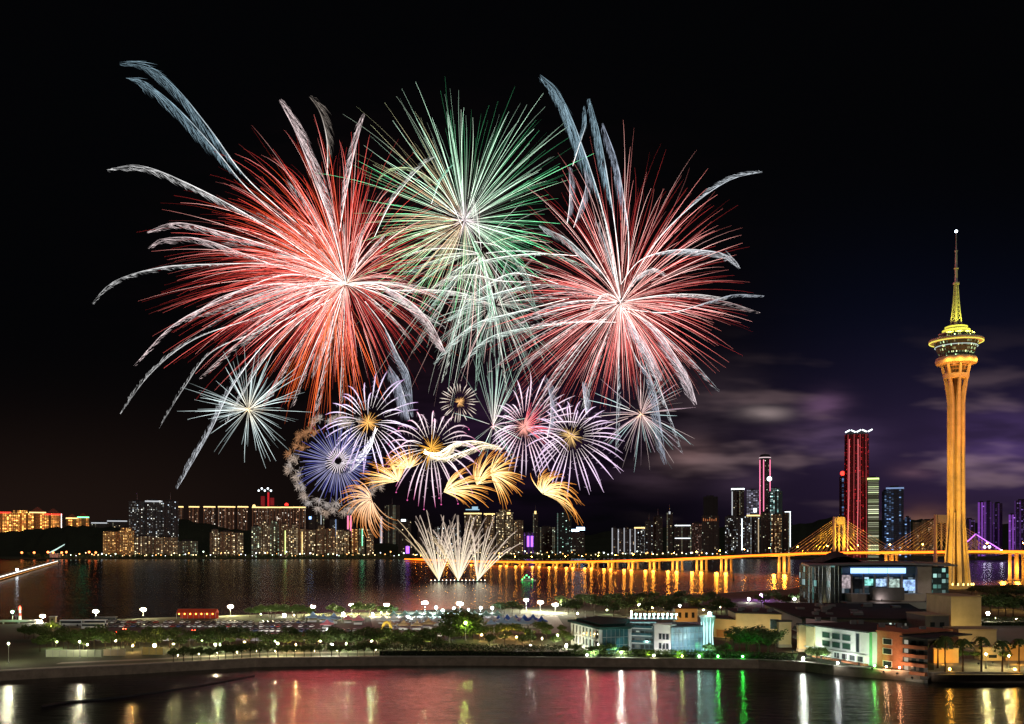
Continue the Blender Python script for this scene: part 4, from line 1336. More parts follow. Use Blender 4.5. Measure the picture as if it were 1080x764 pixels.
windows(ta, A0, A1, wx_, (4.6, 8.6), LA / ncol * .52, 2.5, GLASS, .06, None)
for z in (4.6, 8.6):        # arched heads over the windows
    for u in wx_:
        hw = LA / ncol * .26
        d = Vector((A1[0] - A0[0], A1[1] - A0[1])).normalized(); nn = Vector((d.y, -d.x))
        b = MB()
        arc = [(u + hw * math.cos(math.pi * k / 8), z + 2.51 + hw * .75 * math.sin(math.pi * k / 8)) for k in range(9)]
        b.poly([(A0[0] + d.x * a + nn.x * .06, A0[1] + d.y * a + nn.y * .06, zz) for a, zz in arc])
        b.build('arch_window', GLASS, ta)
for k in range(ncol + 1):
    u = .3 + (LA - .8) * k / ncol
    b = MB(); b.wallbox(A0, A1, u, u + .55, 3.0, 12.6, .02, .5); b.build('pilaster', WHITE, ta)
b = MB(); b.wallbox(A0, A1, 0, LA, 7.75, 8.1, .52, .7); b.build('string_course', WHITE, ta)
LB = math.hypot(A2[0] - A1[0], A2[1] - A1[1])
b = MB(); b.wallbox(A1, A2, .8, LB - .2, 3.2, 12.4, .03, .25)
# a curtain wall
ob = b.build('curtain_wall', TGLASS, ta)
for k in range(7):
    u = .8 + (LB - 1.0) * k / 6
    b = MB(); b.wallbox(A1, A2, u - .07, u + .07, 3.2, 12.4, .27, .42); b.build('mullion', STEEL, ta)
for z in (6.2, 9.3):
    b = MB(); b.wallbox(A1, A2, .8, LB - .2, z, z + .2, .44, .52); b.build('transom', STEEL, ta)

# B: glass terraces, a white stair tower, a glass front and a curved glass corner
tb = thing('glass_pavilion', 'glass-fronted building with a white tower block, curved glass corner and teal roof lights', 'building', (0, 0, 0))
P0, P1, P2, P3 = X2(664, 392), X2(690, 388), X2(708, 372), X2(741, 378)
b = MB(); b.prism([P0, P1, (P1[0] + 6, 412), (P0[0] + 2, 412)], 3, 13.6); b.build('terrace_block', mat('grey_panel', (.12, .14, .15), .6), tb)
for k, z in enumerate((5.4, 8.4, 11.4)):
    b = MB(); b.wallbox(P0, P1, .3, 9.5, z, z + .35, .02, 1.6 - k * .3); b.build('terrace_slab', WHITE, tb)
    b = MB(); b.wallbox(P0, P1, .3, 9.5, z + .36, z + 1.3, 1.45 - k * .3, 1.52 - k * .3); b.build('glass_rail', TGLASS, tb)
windows(tb, P0, P1, [1.4, 3.4, 5.4, 7.4, 9.2], (3.3, 6.0, 9.0, 12.0), 1.5, 1.5, WGL, .05)
W0, W1 = X2(690, 374), X2(707, 370)
b = MB(); b.prism([W0, W1, (W1[0] + 3, 384), (W0[0] + 2, 386)], 3, 14.2); b.build('white_tower', WHITE, tb)
LW = math.hypot(W1[0] - W0[0], W1[1] - W0[1])
windows(tb, W0, W1, [LW * .38, LW * .60, LW * .82], (5.2, 8.9), 1.1, 2.2, GLASS, .06, STEEL)
b = MB(); b.wallbox(W0, W1, -.3, LW + .3, 14.21, 14.7, -5, .5); b.build('parapet', WHITE, tb)
G0, G1 = (W1[0] + .6, W1[1] + 2.5), P3
b = MB(); b.prism([G0, G1, (G1[0] + 4, 400), (G0[0] + 4, 400)], 3, 13.4); b.build('glass_hall', mat('reflective_front', (.18, .25, .30), .18, .2, var=.5, scale=.22), tb)
LG = math.hypot(G1[0] - G0[0], G1[1] - G0[1])
for k in range(9):
    b = MB(); b.wallbox(G0, G1, LG * k / 8 - .05, LG * k / 8 + .05, 3.2, 13.3, .02, .2); b.build('mullion', STEEL, tb)
for z in (5.8, 8.4, 11):
    b = MB(); b.wallbox(G0, G1, 0, LG, z, z + .12, .22, .3); b.build('transom', STEEL, tb)
b = MB(); b.wallbox(G0, G1, -.2, LG + .3, 13.41, 13.9, -16, .8); b.build('roof', DARKROOF, tb)
# curved corner: bowed vertical glass sails with bright edges
cx0, cy0 = X2(746, 379)
for k in range(5):
    a0 = RAD(200 + k * 28); a1 = RAD(200 + (k + 1) * 28 - 3)
    b = MB()
    rows = []
    for i in range(9):
        z = 3 + i * 1.75
        r = 2.9 - .9 * math.sin(i / 8 * math.pi) * .6 + .045 * (i - 4) ** 2 * .5
        rows.append([b.vert((cx0 + math.cos(a) * r * s, cy0 + math.sin(a) * r * s, z)) for a in (a0, a1) for s in (1, .94)])
    for q0, q1 in zip(rows, rows[1:]):
        for i, j in ((0, 2), (2, 3), (3, 1), (1, 0)): b.face((q0[i], q0[j], q1[j], q1[i]))
    b.build('curved_glass', mat('pale_glass', (.35, .5, .5), .2, .1, var=.3, scale=.5), tb)
    b = MB(); b.tube([(cx0 + math.cos(a0) * 2.9, cy0 + math.sin(a0) * 2.9, 3.2), (cx0 + math.cos(a0) * 2.45, cy0 + math.sin(a0) * 2.45, 10), (cx0 + math.cos(a0) * 2.9, cy0 + math.sin(a0) * 2.9, 17)], .13, 6)
    b.build('light_tube', glowmat('teal_tube', (.6, 1, .97), 2.4, False), tb)
b = MB(); b.lathe([(3.2, 17.05), (3.2, 17.5), (1, 17.8)], 16, cx0, cy0); b.build('corner_roof', WHITE, tb)
b = MB(); b.ball((cx0 + .5, cy0 - 2.2, 18.5), .75); b.build('corner_lamp', glowmat('teal_lamp', (.45, 1, .95), 40, True), tb)
q0, q1 = X2(664, 400), X2(714, 400)
b = MB(); b.box(q0[0], 398, 14.4, q1[0], 406, 14.9); b.build('roof_canopy', mat('canopy_grey', (.3, .36, .36), .5), tb)
for k in range(11):
    x = lerp(q0[0] + .6, q1[0] - .6, k / 10)
    b = MB(); b.tube([(x, 398.5, 14.9), (x, 398.5, 16.4)], .07, 5); b.ball((x, 398.2, 16.6), .42, 8, 5); b.build('roof_lamp', glowmat('teal_lamp', (.45, 1, .95), 40, True), tb)

# orange-lit house behind
p = at(724, 655, 520)
t = thing('small_house', 'low orange-lit house in the trees behind the glass building', 'house', (p.x, p.y, 3))
b = MB(); b.box(-6, 0, 0, 6, 8, 7.5); b.build('walls', CREAM, t)
b = MB(); b.box(-6.5, -.5, 7.51, 6.5, 8.5, 8.1); b.build('roof', DARKROOF, t)
for x in (-3.6, 0, 3.6):
    b = MB(); b.box(x - .8, -.08, 2.5, x + .8, -.02, 5.5); b.build('window', GLASS, t)

# C: cream hall
tcn = thing('cream_hall', 'long plain cream-coloured hall with a dark flat roof, behind the trees', 'building', (0, 0, 0))
c0, c1, c2 = X2(753, 440), X2(776, 432), X2(824, 424)
b = MB(); b.prism([c0, c1, (c1[0] + 2, 456), (c0[0] + 1, 456)], 3, 11.6); b.build('side_wing', CREAM, tcn)
b = MB(); b.prism([c1, c2, (c2[0] + 4, 456), (c1[0] + 2.1, 456)], 3, 14.6); b.build('main_block', CREAM, tcn)
b = MB(); b.prism([(c1[0] - .4, c1[1] - .5), (c2[0] + .3, c2[1] - .6), (c2[0] + 4, 457), (c1[0] + 1.5, 457)], 14.61, 15.1); b.build('roof', DARKROOF, tcn)
b = MB(); b.prism([(c0[0] - .3, c0[1] - .4), (c1[0] - .3, c1[1] - .4), (c1[0] + 1.2, 456), (c0[0] + .8, 456)], 11.61, 12.0); b.build('wing_roof', DARKROOF, tcn)
b = MB(); b.wallbox(c0, c1, 1.5, 8.8, 3.2, 6.6, .03, .2); b.build('doors', mat('warm_door', (.30, .15, .06), .6), tcn)
LC = math.hypot(c2[0] - c1[0], c2[1] - c1[1])
windows(tcn, c1, c2, [LC - 3.0], (8.0,), 3.6, 4.4, GLASS, .08, STEEL)

# D: the row of façades on the quay, each with its own front
td = thing('quay_building', 'four-storey quay building with white, brick and dark balconied sections', 'building', (0, 0, 0))
d0, d1, d2, d3, d4 = X2(850, 371), X2(917, 338), X2(925, 334.5), X2(952, 325), X2(978.5, 317)
BK = (34, 0)
def back(q, k=30): return (q[0] * (1 + k / 345.0), q[1] * (1 + k / 345.0))
def section(p0, p1, z0, z1, m, nm, s0=0, k=30):
    b = MB(); b.prism([p0, p1, back(p1, k), back(p0, k)], z0, z1); return b.build(nm, m, td)
section(d0, d1, 3, 14.6, WHITE, 'white_section')
section(d1, d2, 2, 15.0, mat('grey_green_render', (.4, .45, .36), .8), 'stair_tower', k=29.9)
section(d2, d3, 1, 15.4, BRICK, 'brick_section', k=29.8)
section(d3, d4, -1, 14.6, mat('dark_cladding', (.07, .065, .06), .6), 'balcony_section', k=29.7)
L0 = math.hypot(d1[0] - d0[0], d1[1] - d0[1])
windows(td, d0, d1, [L0 * k for k in (.34, .50, .66)], (7.6, 10.8), 4.2, 2.0, mat('green_window_glass', (.03, .07, .05), .12), .07, STEEL)
windows(td, d0, d1, [L0 * .83], (7.2,), 1.6, 6.6, GLASS, .07, STEEL)
windows(td, d0, d1, [L0 * k for k in (.30, .44, .58, .72, .86)], (3.8,), 4.6, 1.9, WGL, .09)
b = MB(); b.wallbox(d0, d1, 0, L0, 6.1, 6.6, .02, .9); b.build('canopy_ledge', WHITE, td)
b = MB(); b.wallbox(d0, d1, -.5, L0 - .2, 14.62, 15.2, -28, .9); b.build('roof_edge', DARKROOF, td)
for k in range(7):
    u = L0 * (.22 + .12 * k)
    b = MB(); b.wallbox(d0, d1, u - .35, u + .35, 3, 6.08, .1, .8); b.build('column', WHITE, td)
b = MB(); b.wallbox(d0, d1, L0 * .02, L0 * .16, 3, 14.2, .02, .6); b.build('end_pier', CREAM, td)
b = MB(); b.wallbox(d0, d1, L0 * .2, L0, -1, 3.6, .5, 2.6); b.build('brick_terrace', BRICK, td)
L1 = math.hypot(d3[0] - d2[0], d3[1] - d2[1])
windows(td, d2, d3, [L1 * .42], (3.6, 8.0, 11.4), 3.6, 1.9, GLASS, .08, WHITE)
b = MB(); b.wallbox(d2, d3, -.1, L1 + .1, 15.42, 16.0, -26, .5); b.build('parapet', BRICK, td)
b = MB(); b.wallbox(d1, d2, .2, 1.4, 3, 14.8, .03, .25); b.build('green_panel', mat('green_panel', (.10, .35, .12), .5), td)
L2 = math.hypot(d4[0] - d3[0], d4[1] - d3[1])
for z, m_ in ((2.2, BRICK), (5.0, BRICK), (8.0, BRICK), (11.0, BRICK)):
    b = MB(); b.wallbox(d3, d4, .2, L2 - .1, z, z + 1.1, .02, 1.5); b.build('balcony', m_, td)
windows(td, d3, d4, [1.4], (3.4, 6.2, 9.2, 12.2), 1.5, 1.4, glowmat('dim_lit_window', (1, .9, .7), .35, False), .05)
windows(td, d3, d4, [L2 * .45, L2 * .75], (3.4, 6.2, 9.2, 12.2), 1.7, 1.4, GLASS, .05)
b = MB(); b.wallbox(d3, d4, -.1, L2 + .4, 14.62, 15.1, -25, 1.6); b.build('roof_slab', DARKROOF, td)
b = MB(); b.wallbox(d2, d4, -3, L1 + L2 + .2, -1.2, .9, .3, 2.2); b.build('footing', CONC, td)

# big pale pillars beside it
for k, (px, w) in enumerate(((827, 5.2), (846, 3.4))):
    x, y = X2(px, 398 - k * 16)
    t = thing('gate_pillar', ['broad pale gate pillar left of the quay building', 'narrow warm-lit gate pillar touching the quay building'][k], 'pillar', (x, y, 3))
    b = MB(); b.box(-w / 2, -1.4, 0, w / 2, 1.4, 10.6); b.build('shaft', CREAM, t)
    b = MB(); b.box(-w / 2 - .3, -1.7, 10.61, w / 2 + .3, 1.7, 11.3); b.build('cap', DARKROOF, t)
    b = MB(); b.box(-w / 2 - .2, -1.6, 0, w / 2 + .2, 1.6, 1.2); b.build('base', CONC, t)
for k, zz in enumerate((8.4, 5.0)):
    x, y = X2(838, 384)
    t = thing('wall_lantern', ['dark hanging lantern between the gate pillars, the upper one', 'dark hanging lantern between the gate pillars, the lower one'][k], 'lantern', (x, y, 3))
    b = MB(); b.lathe([(.3, zz), (1.1, zz + .4), (1.0, zz + .7), (.35, zz + 1.7)], 10); b.build('body', DSTEEL, t)
    b = MB(); b.tube([(0, 0, zz + 1.7), (0, 0, zz + 2.2), (1.6, 0, zz + 2.4)], .08, 5); b.build('bracket', DSTEEL, t)

# E: podium and the glass convention hall
tp = thing('dark_podium', 'wide dark flat-roofed podium under the glass hall', 'building', (0, 0, 0))
e0, e1 = X2(846, 452), X2(985, 438)
b = MB(); b.prism([e0, e1, (e1[0] + 36, 552), (e0[0] + 10, 556)], 3, 10.6); b.build('walls', mat('podium_panel', (.14, .13, .12), .7), tp)
b = MB(); b.prism([(e0[0] - 1.2, e0[1] - 1), (e1[0] + 1, e1[1] - 1.2), (e1[0] + 36, 553), (e0[0] + 9, 557)], 10.61, 11.5); b.build('roof', mat('podium_roof', (.03, .03, .032), .95, var=.3, scale=.08, spec=.04), tp)
LE = math.hypot(e1[0] - e0[0], e1[1] - e0[1])
for k in range(13):
    u = 2 + (LE - 4) * k / 12
    b = MB(); b.wallbox(e0, e1, u - 1.7, u + 1.7, 5.5, 9.6, .02, .08); b.build('window', WGL, tp)
rr_ = random.Random(4)
for k in range(16):
    u_, v_ = rr_.uniform(.06, .92), rr_.uniform(.1, .8)
    x_ = lerp(lerp(e0[0], e1[0], u_), lerp(e0[0] + 10, e1[0] + 36, u_), v_); y_ = lerp(lerp(e0[1], e1[1], u_), 552, v_)
    sx_, sy_, sz_ = rr_.uniform(.8, 2.6), rr_.uniform(.8, 2.0), rr_.uniform(.8, 1.8)
    b = MB(); b.box(x_ - sx_, y_ - sy_, 11.51, x_ + sx_, y_ + sy_, 11.5 + sz_); b.build('roof_unit', mat('roof_unit_grey', (.16, .16, .16), .6, var=.2), tp)
for k in range(8):
    t_ = (k + .5) / 8
    x_, y_ = lerp(d0[0], d4[0], t_) + 6 + (k % 3) * 3, lerp(d0[1], d4[1], t_) + 12 + (k % 2) * 6
    b = MB(); b.box(x_ - 1, y_ - .8, 15.4, x_ + 1, y_ + .8, 17.0); b.build('roof_unit', mat('roof_unit_grey', (.16, .16, .16), .6, var=.2), td)
for k in range(6):
    t_ = (k + .5) / 6
    x_, y_ = lerp(c1[0], c2[0], t_) + 2, lerp(c1[1], c2[1], t_) + 8 + (k % 2) * 9
    b = MB(); b.box(x_ - 1, y_ - .8, 15.11, x_ + 1, y_ + .8, 16.4); b.build('roof_unit', mat('roof_unit_grey', (.16, .16, .16), .6, var=.2), tcn)
te = thing('glass_hall', 'large glass hall with a thin overhanging roof, blue ceiling lights and lit screens', 'building', (0, 0, 0))
def ex(px): return (px - CX) / F * 560
zE = 7.0
def ez(py): return CH - (py - HY) / F * 560
xa, xb_, xc, xd, xe_ = ex(853) + 8.5, ex(888), ex(968), ex(984), ex(1001)
# core behind the front, recessed
b = MB(); b.box(xb_, 574, zE, xe_ - .5, 610, ez(598)); b.build('core', mat('hall_interior', (.25, .22, .21), .8), te)
# curved glass corner on the left
b = MB()
pts = [(xb_, 560.0)] + [(xb_ - (xb_ - xa) * math.sin(RAD(a)), 560 + 26 * (1 - math.cos(RAD(a)))) for a in range(10, 91, 10)] + [(xa, 606), (xb_, 606)]
b.prism(pts[::-1], zE, ez(597)); b.build('glass_corner', facade('corner_glass', (.03, .035, .04), .16, (.2, .75, .65), (.5, .8, .9), .45, 3.2, 4.0, .92, .9, .006, wrough=.2), te)
for a in range(10, 91, 10):
    x, y = xb_ - (xb_ - xa) * math.sin(RAD(a)), 560 + 26 * (1 - math.cos(RAD(a)))
    b = MB(); b.tube([(x, y - .3, zE), (x, y - .3, ez(597))], .2, 5); b.build('mullion', STEEL, te)
# the roof: a thin, slightly bowed plate
b = MB()
rp = []
n = 14
for i in range(n + 1):
    px = lerp(849, 1004, i / n)
    rp.append((ex(px), 553 - 4.5 * math.sin(math.pi * i / n), 1.1 * math.sin(math.pi * i / n)))
lo = [b.vert((x, y, ez(597.4) + h)) for x, y, h in rp]; hi = [b.vert((x, y, ez(595.6) + h)) for x, y, h in rp]
lob = [b.vert((x * 1.085, 615, ez(597.4) + h)) for x, y, h in rp]; hib = [b.vert((x * 1.085, 615, ez(595.6) + h)) for x, y, h in rp]
for i in range(n):
    b.face((lo[i], lo[i + 1], hi[i + 1], hi[i])); b.face((hi[i], hi[i + 1], hib[i + 1], hib[i])); b.face((lob[i], lob[i + 1], lo[i + 1], lo[i])); b.face((hib[i], hib[i + 1], lob[i + 1], lob[i]))
b.face((lo[0], hi[0], hib[0], lob[0])); b.face((lo[n], lob[n], hib[n], hi[n]))
b.build('roof', mat('roof_metal', (.20, .20, .22), .5, .2), te)
b = MB()
dm = []
for i in range(7):
    t_ = i / 6
    dm.append([b.vert((ex(lerp(876, 922, t_)), 575 + j * 14, ez(595) + 7.0 * math.sin(math.pi * t_) * math.sin(math.pi * (j + .6) / 3.2) + .3)) for j in range(4)])
for r0, r1 in zip(dm, dm[1:]):
    for j in range(3): b.face((r0[j], r1[j], r1[j + 1], r0[j + 1]))
bt = [v for v in (dm[0][0], dm[-1][0])]
b.build('roof_dome', DARKROOF, te)
# glowing ceiling coffers under the roof
CEIL = glowmat('ceiling_blue_white', (.30, .55, 1.0), 2.6, True)
for k in range(3):
    x0 = ex(lerp(899, 958, k / 3)) + .15; x1 = ex(lerp(899, 958, (k + 1) / 3)) - .25
    b = MB(); b.box(x0, 563.0, ez(605), x1, 563.5, ez(599.5)); b.build('ceiling_light', CEIL, te)
b = MB(); b.box(xb_, 564, ez(608.5), xc, 574, ez(605.4)); b.build('lintel', mat('blue_lintel', (.10, .16, .26), .5), te)
b = MB(); b.box(xb_, 563.6, ez(599.2), xc, 574, ez(597.9)); b.build('soffit', mat('blue_lintel', (.10, .16, .26), .5), te)
b = MB(); b.box(xb_, 563.75, ez(626), xc, 573.9, ez(608.6)); b.build('glass_front', facade('hall_front_glass', (.05, .06, .07), .6, (.18, .42, .60), (.55, .60, .65), .85, 2.9, 3.3, .9, .86, .05, wrough=.2), te)
# lit screens in the bays
SCR = [((888.5, 899), (607, 621), (.75, .62, .66), .30), ((901, 911.5), (611, 621.5), (.04, .04, .05), .05), ((914, 923), (611, 618), (.25, .70, .62), .7), ((926, 937), (611, 619), (.35, .52, .80), .75), ((940, 951), (611, 623), (.50, .66, .60), .5), ((955, 967.5), (612, 623.5), (.30, .48, .95), .75)]
for (x0, x1), (y0, y1), c, s_ in SCR:
    m = bpy.data.materials.new('lit_bay'); m.use_nodes = True
    q = G(m.node_tree); pb_ = m.node_tree.nodes['Principled BSDF']
    nz = q.noise(q.n('ShaderNodeTexCoord').outputs['Object'], .55, 4, .7)
    m.node_tree.links.new(q.mix(q.step(nz, .35, .68), tuple(v * .25 for v in c), tuple(min(1, v * 1.3) for v in c)), pb_.inputs['Emission Color'])
    pb_.inputs['Base Color'].default_value = (*[v * .3 for v in c], 1)
    pb_.inputs['Emission Strength'].default_value = s_ * 2.2; m.cycles.emission_sampling = 'NONE'
    b = MB(); b.box(ex(x0), 563.2, ez(y1), ex(x1), 563.6, ez(y0)); b.build('lit_bay', m, te)
for px in (900, 912.5, 924.5, 938.5, 953, 968.5):
    b = MB(); b.box(ex(px) - .45, 562.2, ez(640), ex(px) + .45, 563.1, ez(606)); b.build('pillar', mat('pillar_rose', (.42, .33, .31), .7), te)
b = MB(); b.box(xc + .4, 561.5, ez(640), xd, 564, ez(598)); b.build('stair_core', mat('pillar_rose', (.42, .33, .31), .7), te)
b = MB(); b.box(xd + .1, 560.5, ez(640), xe_, 600, ez(598.2)); b.build('glass_wing', facade('wing_glass', (.03, .05, .05), .5, (.25, .75, .62), (.6, .95, .9), .8, 2.6, 3.2, .8, .7, .02, wrough=.2), te)
b = MB(); b.box(ex(893), 552, ez(640), ex(969), 563, ez(626)); b.build('balcony', mat('balcony_stone', (.34, .27, .24), .8), te)
b = MB(); b.box(ex(912), 548, ez(632), ex(945), 551.9, ez(619)); b.build('stage_block', mat('stage_grey', (.10, .09, .09), .85), te)
b = MB(); b.box(ex(886), 549, ez(641), ex(996), 560, ez(634)); b.build('lower_terrace', mat('terrace_grey', (.18, .17, .17), .8), te)
b = MB(); b.box(ex(886), 547, zE - 4, ex(1000), 612, zE + .1); b.build('base', mat('terrace_grey', (.18, .17, .17), .8), te)

# cream blocks right of the podium
def block(label, x0, x1, yt, D, depth, m, name='cream_block', win=()):
    a = X2(x0, D); c = X2(x1, D)
    t = thing(name, label, 'building', (a[0], D, 3))
    w = c[0] - a[0]; h = at(0, yt, D).z - 3
    b = MB(); b.box(0, 0, 0, w, depth, h); b.build('walls', m, t)
    b = MB(); b.box(-.25, -.25, h + .01, w + .25, depth + .25, h + .5); b.build('parapet', mat('parapet_tan', (.35, .28, .18), .8), t)
    for (u, z, ww, hh) in win:
        b = MB(); b.box(w * u - ww / 2, -.09, z, w * u + ww / 2, -.01, z + hh); b.build('window', GLASS, t)
    return t
block('tall plain cream block right of the glass hall, before the tower foot', 1003, 1035, 630, 442, 26, CREAM, win=[(.82, 2, 3, 1.2)])
block('low cream block with a flat top below the tall cream one', 1011, 1051, 665, 398, 14, CREAM, win=[(.3, 1.2, 5, 1.0)])
block('small yellowish kiosk among the palms', 1037, 1057, 684, 352, 7, CREAM, name='kiosk', win=[(.5, 1.0, 3, 1.2)])
block('dark narrow block with speckled windows between podium and cream block', 976, 1001, 650, 420, 20, mat('podium_panel', (.14, .13, .12), .7), name='dark_block', win=[(.3, 3, 2, 2), (.7, 3, 2, 2), (.3, 6.5, 2, 2), (.7, 6.5, 2, 2)])
block('orange-lit low garden wall behind the first palm', 985, 1011, 685, 345, .8, mat('ochre_wall', (.5, .33, .14), .8), name='garden_wall')
block('orange-lit low garden wall behind the palm at the right edge', 1061, 1094, 681, 352, .8, mat('ochre_wall', (.5, .33, .14), .8), name='garden_wall')

# ------------------------------------------------------------------ floodlights of the buildings
NF = 'floodlights at the quay buildings'
def fl(label, px, py, D, z, target, color, watts, ang=100, head=12, size=.4):
    p = at(px, py, D); p.z = z
    return floodlight(label, p, target, color, watts, ang, NF, head, size)
GW = (.80, 1.0, .74)
fl('greenish white floodlight at the left of the arcaded front', 606, 690, 376, 3.9, (A0[0] * .5 + A1[0] * .5, (A0[1] + A1[1]) / 2, 8), GW, 7000)
fl('greenish white floodlight before the corner of the arcaded front', 626, 693, 362, 3.9, (A1[0] - 4, A1[1] + 5, 8), GW, 7000)
fl('dim teal floodlight before the arcaded building\'s glass end', 650, 692, 368, 3.9, (A2[0] - 5, A2[1], 9), (.5, 1, .9), 4000)
fl('white floodlight at the foot of the white tower block', 699, 692, 364, 3.9, (W0[0] + 3, W0[1], 9), (1, .97, .92), 5200)
fl('pale teal floodlight before the glass front', 722, 692, 364, 3.9, (G0[0] + 6, G0[1], 8), (.65, .95, 1), 9000)
fl('teal floodlight before the curved glass corner', 746, 692, 364, 3.9, (cx0, cy0, 10), (.5, 1, .95), 7000)
fl('white floodlight below the glass terraces', 676, 692, 376, 3.9, (P0[0] + 5, P0[1], 6), (.8, 1, .9), 3000)
fl('yellow-green floodlight in the hedge, left of the white tower', 684, 693, 362, 3.7, at(684, 680, 369), (.75, 1, .12), 1600, 150, 26)
fl('yellow-green floodlight in the hedge, right of the white tower', 716, 693.5, 360, 3.7, at(716, 684, 368), (.55, 1, .12), 1600, 150, 26)
fl('green floodlight in the hedge under the curved glass corner', 738, 693.5, 360, 3.7, at(738, 684, 368), (.2, 1, .15), 1600, 150, 30)
fl('green floodlight in the hedge right of the curved glass corner', 757, 693, 360, 3.7, at(757, 684, 370), (.12, 1, .15), 2200, 150, 40)
fl('green floodlight shining under the dark trees', 783, 691, 366, 3.7, at(783, 676, 376), (.1, 1, .12), 3000, 150, 45)
fl('amber floodlight washing the cream hall\'s wing', 765, 674, 424, 3.9, (c0[0] + 5, c0[1], 7), (1, .62, .2), 3600)
fl('amber floodlight washing the cream hall\'s long wall', 790, 676, 414, 3.9, (c1[0] + 9, c1[1], 10), (1, .74, .34), 5200, 120)
fl('amber floodlight at the cream hall\'s right end', 812, 676, 412, 3.9, (c2[0] - 5, c2[1], 10), (1, .74, .34), 4200, 120)
fl('amber floodlight below the orange-lit house', 724, 656, 508, 3.9, at(724, 648, 520), (1, .42, .06), 4200)
fl('warm floodlight at the gate pillars', 836, 692, 376, 3.9, at(836, 672, 396), (1, .74, .40), 4600, 110)
fl('brilliant greenish white floodlight in the bush at the quay building\'s left end', 850, 695, 358, 4.2, (d0[0] + 2, d0[1] - 4, 10), (.82, 1, .70), 8000, 140, 70, .7)
def dpt(px, D, z): x, y = X2(px, D); return Vector((x, y, z))
fl('green floodlight washing the white quay front, left', 866, 703, 350, 4.4, dpt(866, 362, 11), (.60, 1, .70), 4200, 110)
fl('white floodlight washing the white quay front, middle', 886, 709, 340, 4.4, dpt(886, 353, 9), (.92, 1, .95), 5200, 120)
fl('white floodlight washing the white quay front, right', 906, 713, 331, 4.4, dpt(906, 343, 10), (.85, 1, .86), 5200, 120)
fl('green floodlight under the stair tower', 920, 716, 326, 3.6, dpt(921, 336, 9), (.3, 1, .2), 3600, 90)
fl('orange floodlight under the brick front, left', 932, 715, 322, 3.0, dpt(933, 331, 10), (1, .62, .36), 3600, 110)
fl('orange floodlight under the brick front, right', 946, 716, 318, 3.0, dpt(945, 327, 9), (1, .62, .36), 3600, 110)
fl('small white floodlight at the foot of the balconied front', 962, 718, 312, 2.4, dpt(964, 322, 8), (1, .85, .7), 1500, 110)
fl('amber floodlight below the tall cream block', 1016, 676, 428, 4, at(1019, 645, 442), (1, .70, .22), 6500, 120)
fl('amber floodlight before the low cream block', 1030, 686, 384, 4, at(1030, 670, 398), (1, .66, .22), 3200, 120)
fl('orange floodlight at the garden wall by the first palm', 997, 698, 337, 3.8, at(997, 688, 345), (1, .42, .04), 5200, 140)
fl('orange floodlight at the garden wall by the last palm', 1074, 700, 338, 3.8, at(1074, 690, 352), (1, .42, .04), 5200, 140)
fl('green-white floodlight in the palm shrubbery', 1032, 700, 338, 3.8, at(1032, 680, 348), (.7, 1, .4), 1500, 140)
fl('white floodlight before the kiosk', 1047, 698, 340, 3.8, at(1047, 688, 352), (1, .85, .4), 1200, 130)
fl('rosy floodlight on the glass hall\'s balcony', 930, 634, 545, 14, (ex(930), 563, ez(622)), (1, .85, .8), 1500, 150)

# small bare lamps on the quay edge
for px, c, st, r_, l in ((620, (.9, 1, .75), 40, .30, 'small greenish white quay lamp before the arcaded building'), (690, (1, .95, .55), 46, .34, 'small yellowish quay lamp before the white tower block'), (720, (.7, 1, .25), 24, .28, 'small lime quay lamp before the glass front'),
                         (738, (.55, 1, .7), 30, .30, 'small mint quay lamp under the curved glass corner'), (758, (.10, 1, .12), 40, .32, 'small green quay lamp right of the curved glass corner'), (784, (.06, 1, .10), 44, .34, 'small green quay lamp under the dark spreading trees'),
                         (848, (.92, 1, .86), 110, .50, 'brilliant white quay lamp in the bush at the quay building\'s left end'), (882, (.95, 1, .95), 60, .36, 'small white quay lamp under the white front'), (921, (.20, 1, .15), 40, .30, 'small green quay lamp under the stair tower'),
                         (933, (1, .50, .26), 40, .30, 'small orange-white quay lamp under the brick front, left'), (947, (1, .45, .22), 44, .30, 'small orange-white quay lamp under the brick front, right'), (1003, (1, .48, .06), 50, .36, 'small orange quay lamp by the first palm'),
                         (1072, (1, .45, .05), 46, .36, 'small orange quay lamp by the last palm')):
    p = edge_pt(px, .9)
    t = thing('quay_lamp', l, 'quay lamp', (p.x, p.y - (2.4 if 882 <= px < 960 else 0), 3.42 if not 882 <= px < 960 else 3.6), 0, 'small lamps on the quay edge')
    b = MB(); b.tube([(0, 0, 0), (0, 0, .5)], .08, 6); b.build('post', DSTEEL, t)
    b = MB(); b.ball((0, 0, .5 + r_), r_, 8, 5); b.build('lamp_head', glowmat('quay_lamp_%d' % px, c, st * 2.6, True), t)
for px, py, D, c, st, r_, l in ((803, 628, 720, (.65, .2, 1), 40, 1.5, 'violet lamp behind the cream hall'), (790, 632, 690, (1, .95, .85), 40, 1.0, 'white lamp left of the violet one, behind the cream hall'), (846, 629, 700, (1, .9, .7), 35, 1.2, 'white lamp left of the glass hall, by the river trees'), (838, 632, 680, (.9, .95, 1), 35, .9, 'bluish white lamp left of the glass hall, the lower of two')):
    lamp(l, px, py, D, c, st, r_, 'small lamps in the park')
fl('added warm floodlight brightening the little lawn by the coaches', 52, 672, 440, 8.0, gnd(70, 667, 3), (1, .80, .22), 16000, 110, 20)  # added floodlight; the lamp pair's light does not reach the lawn

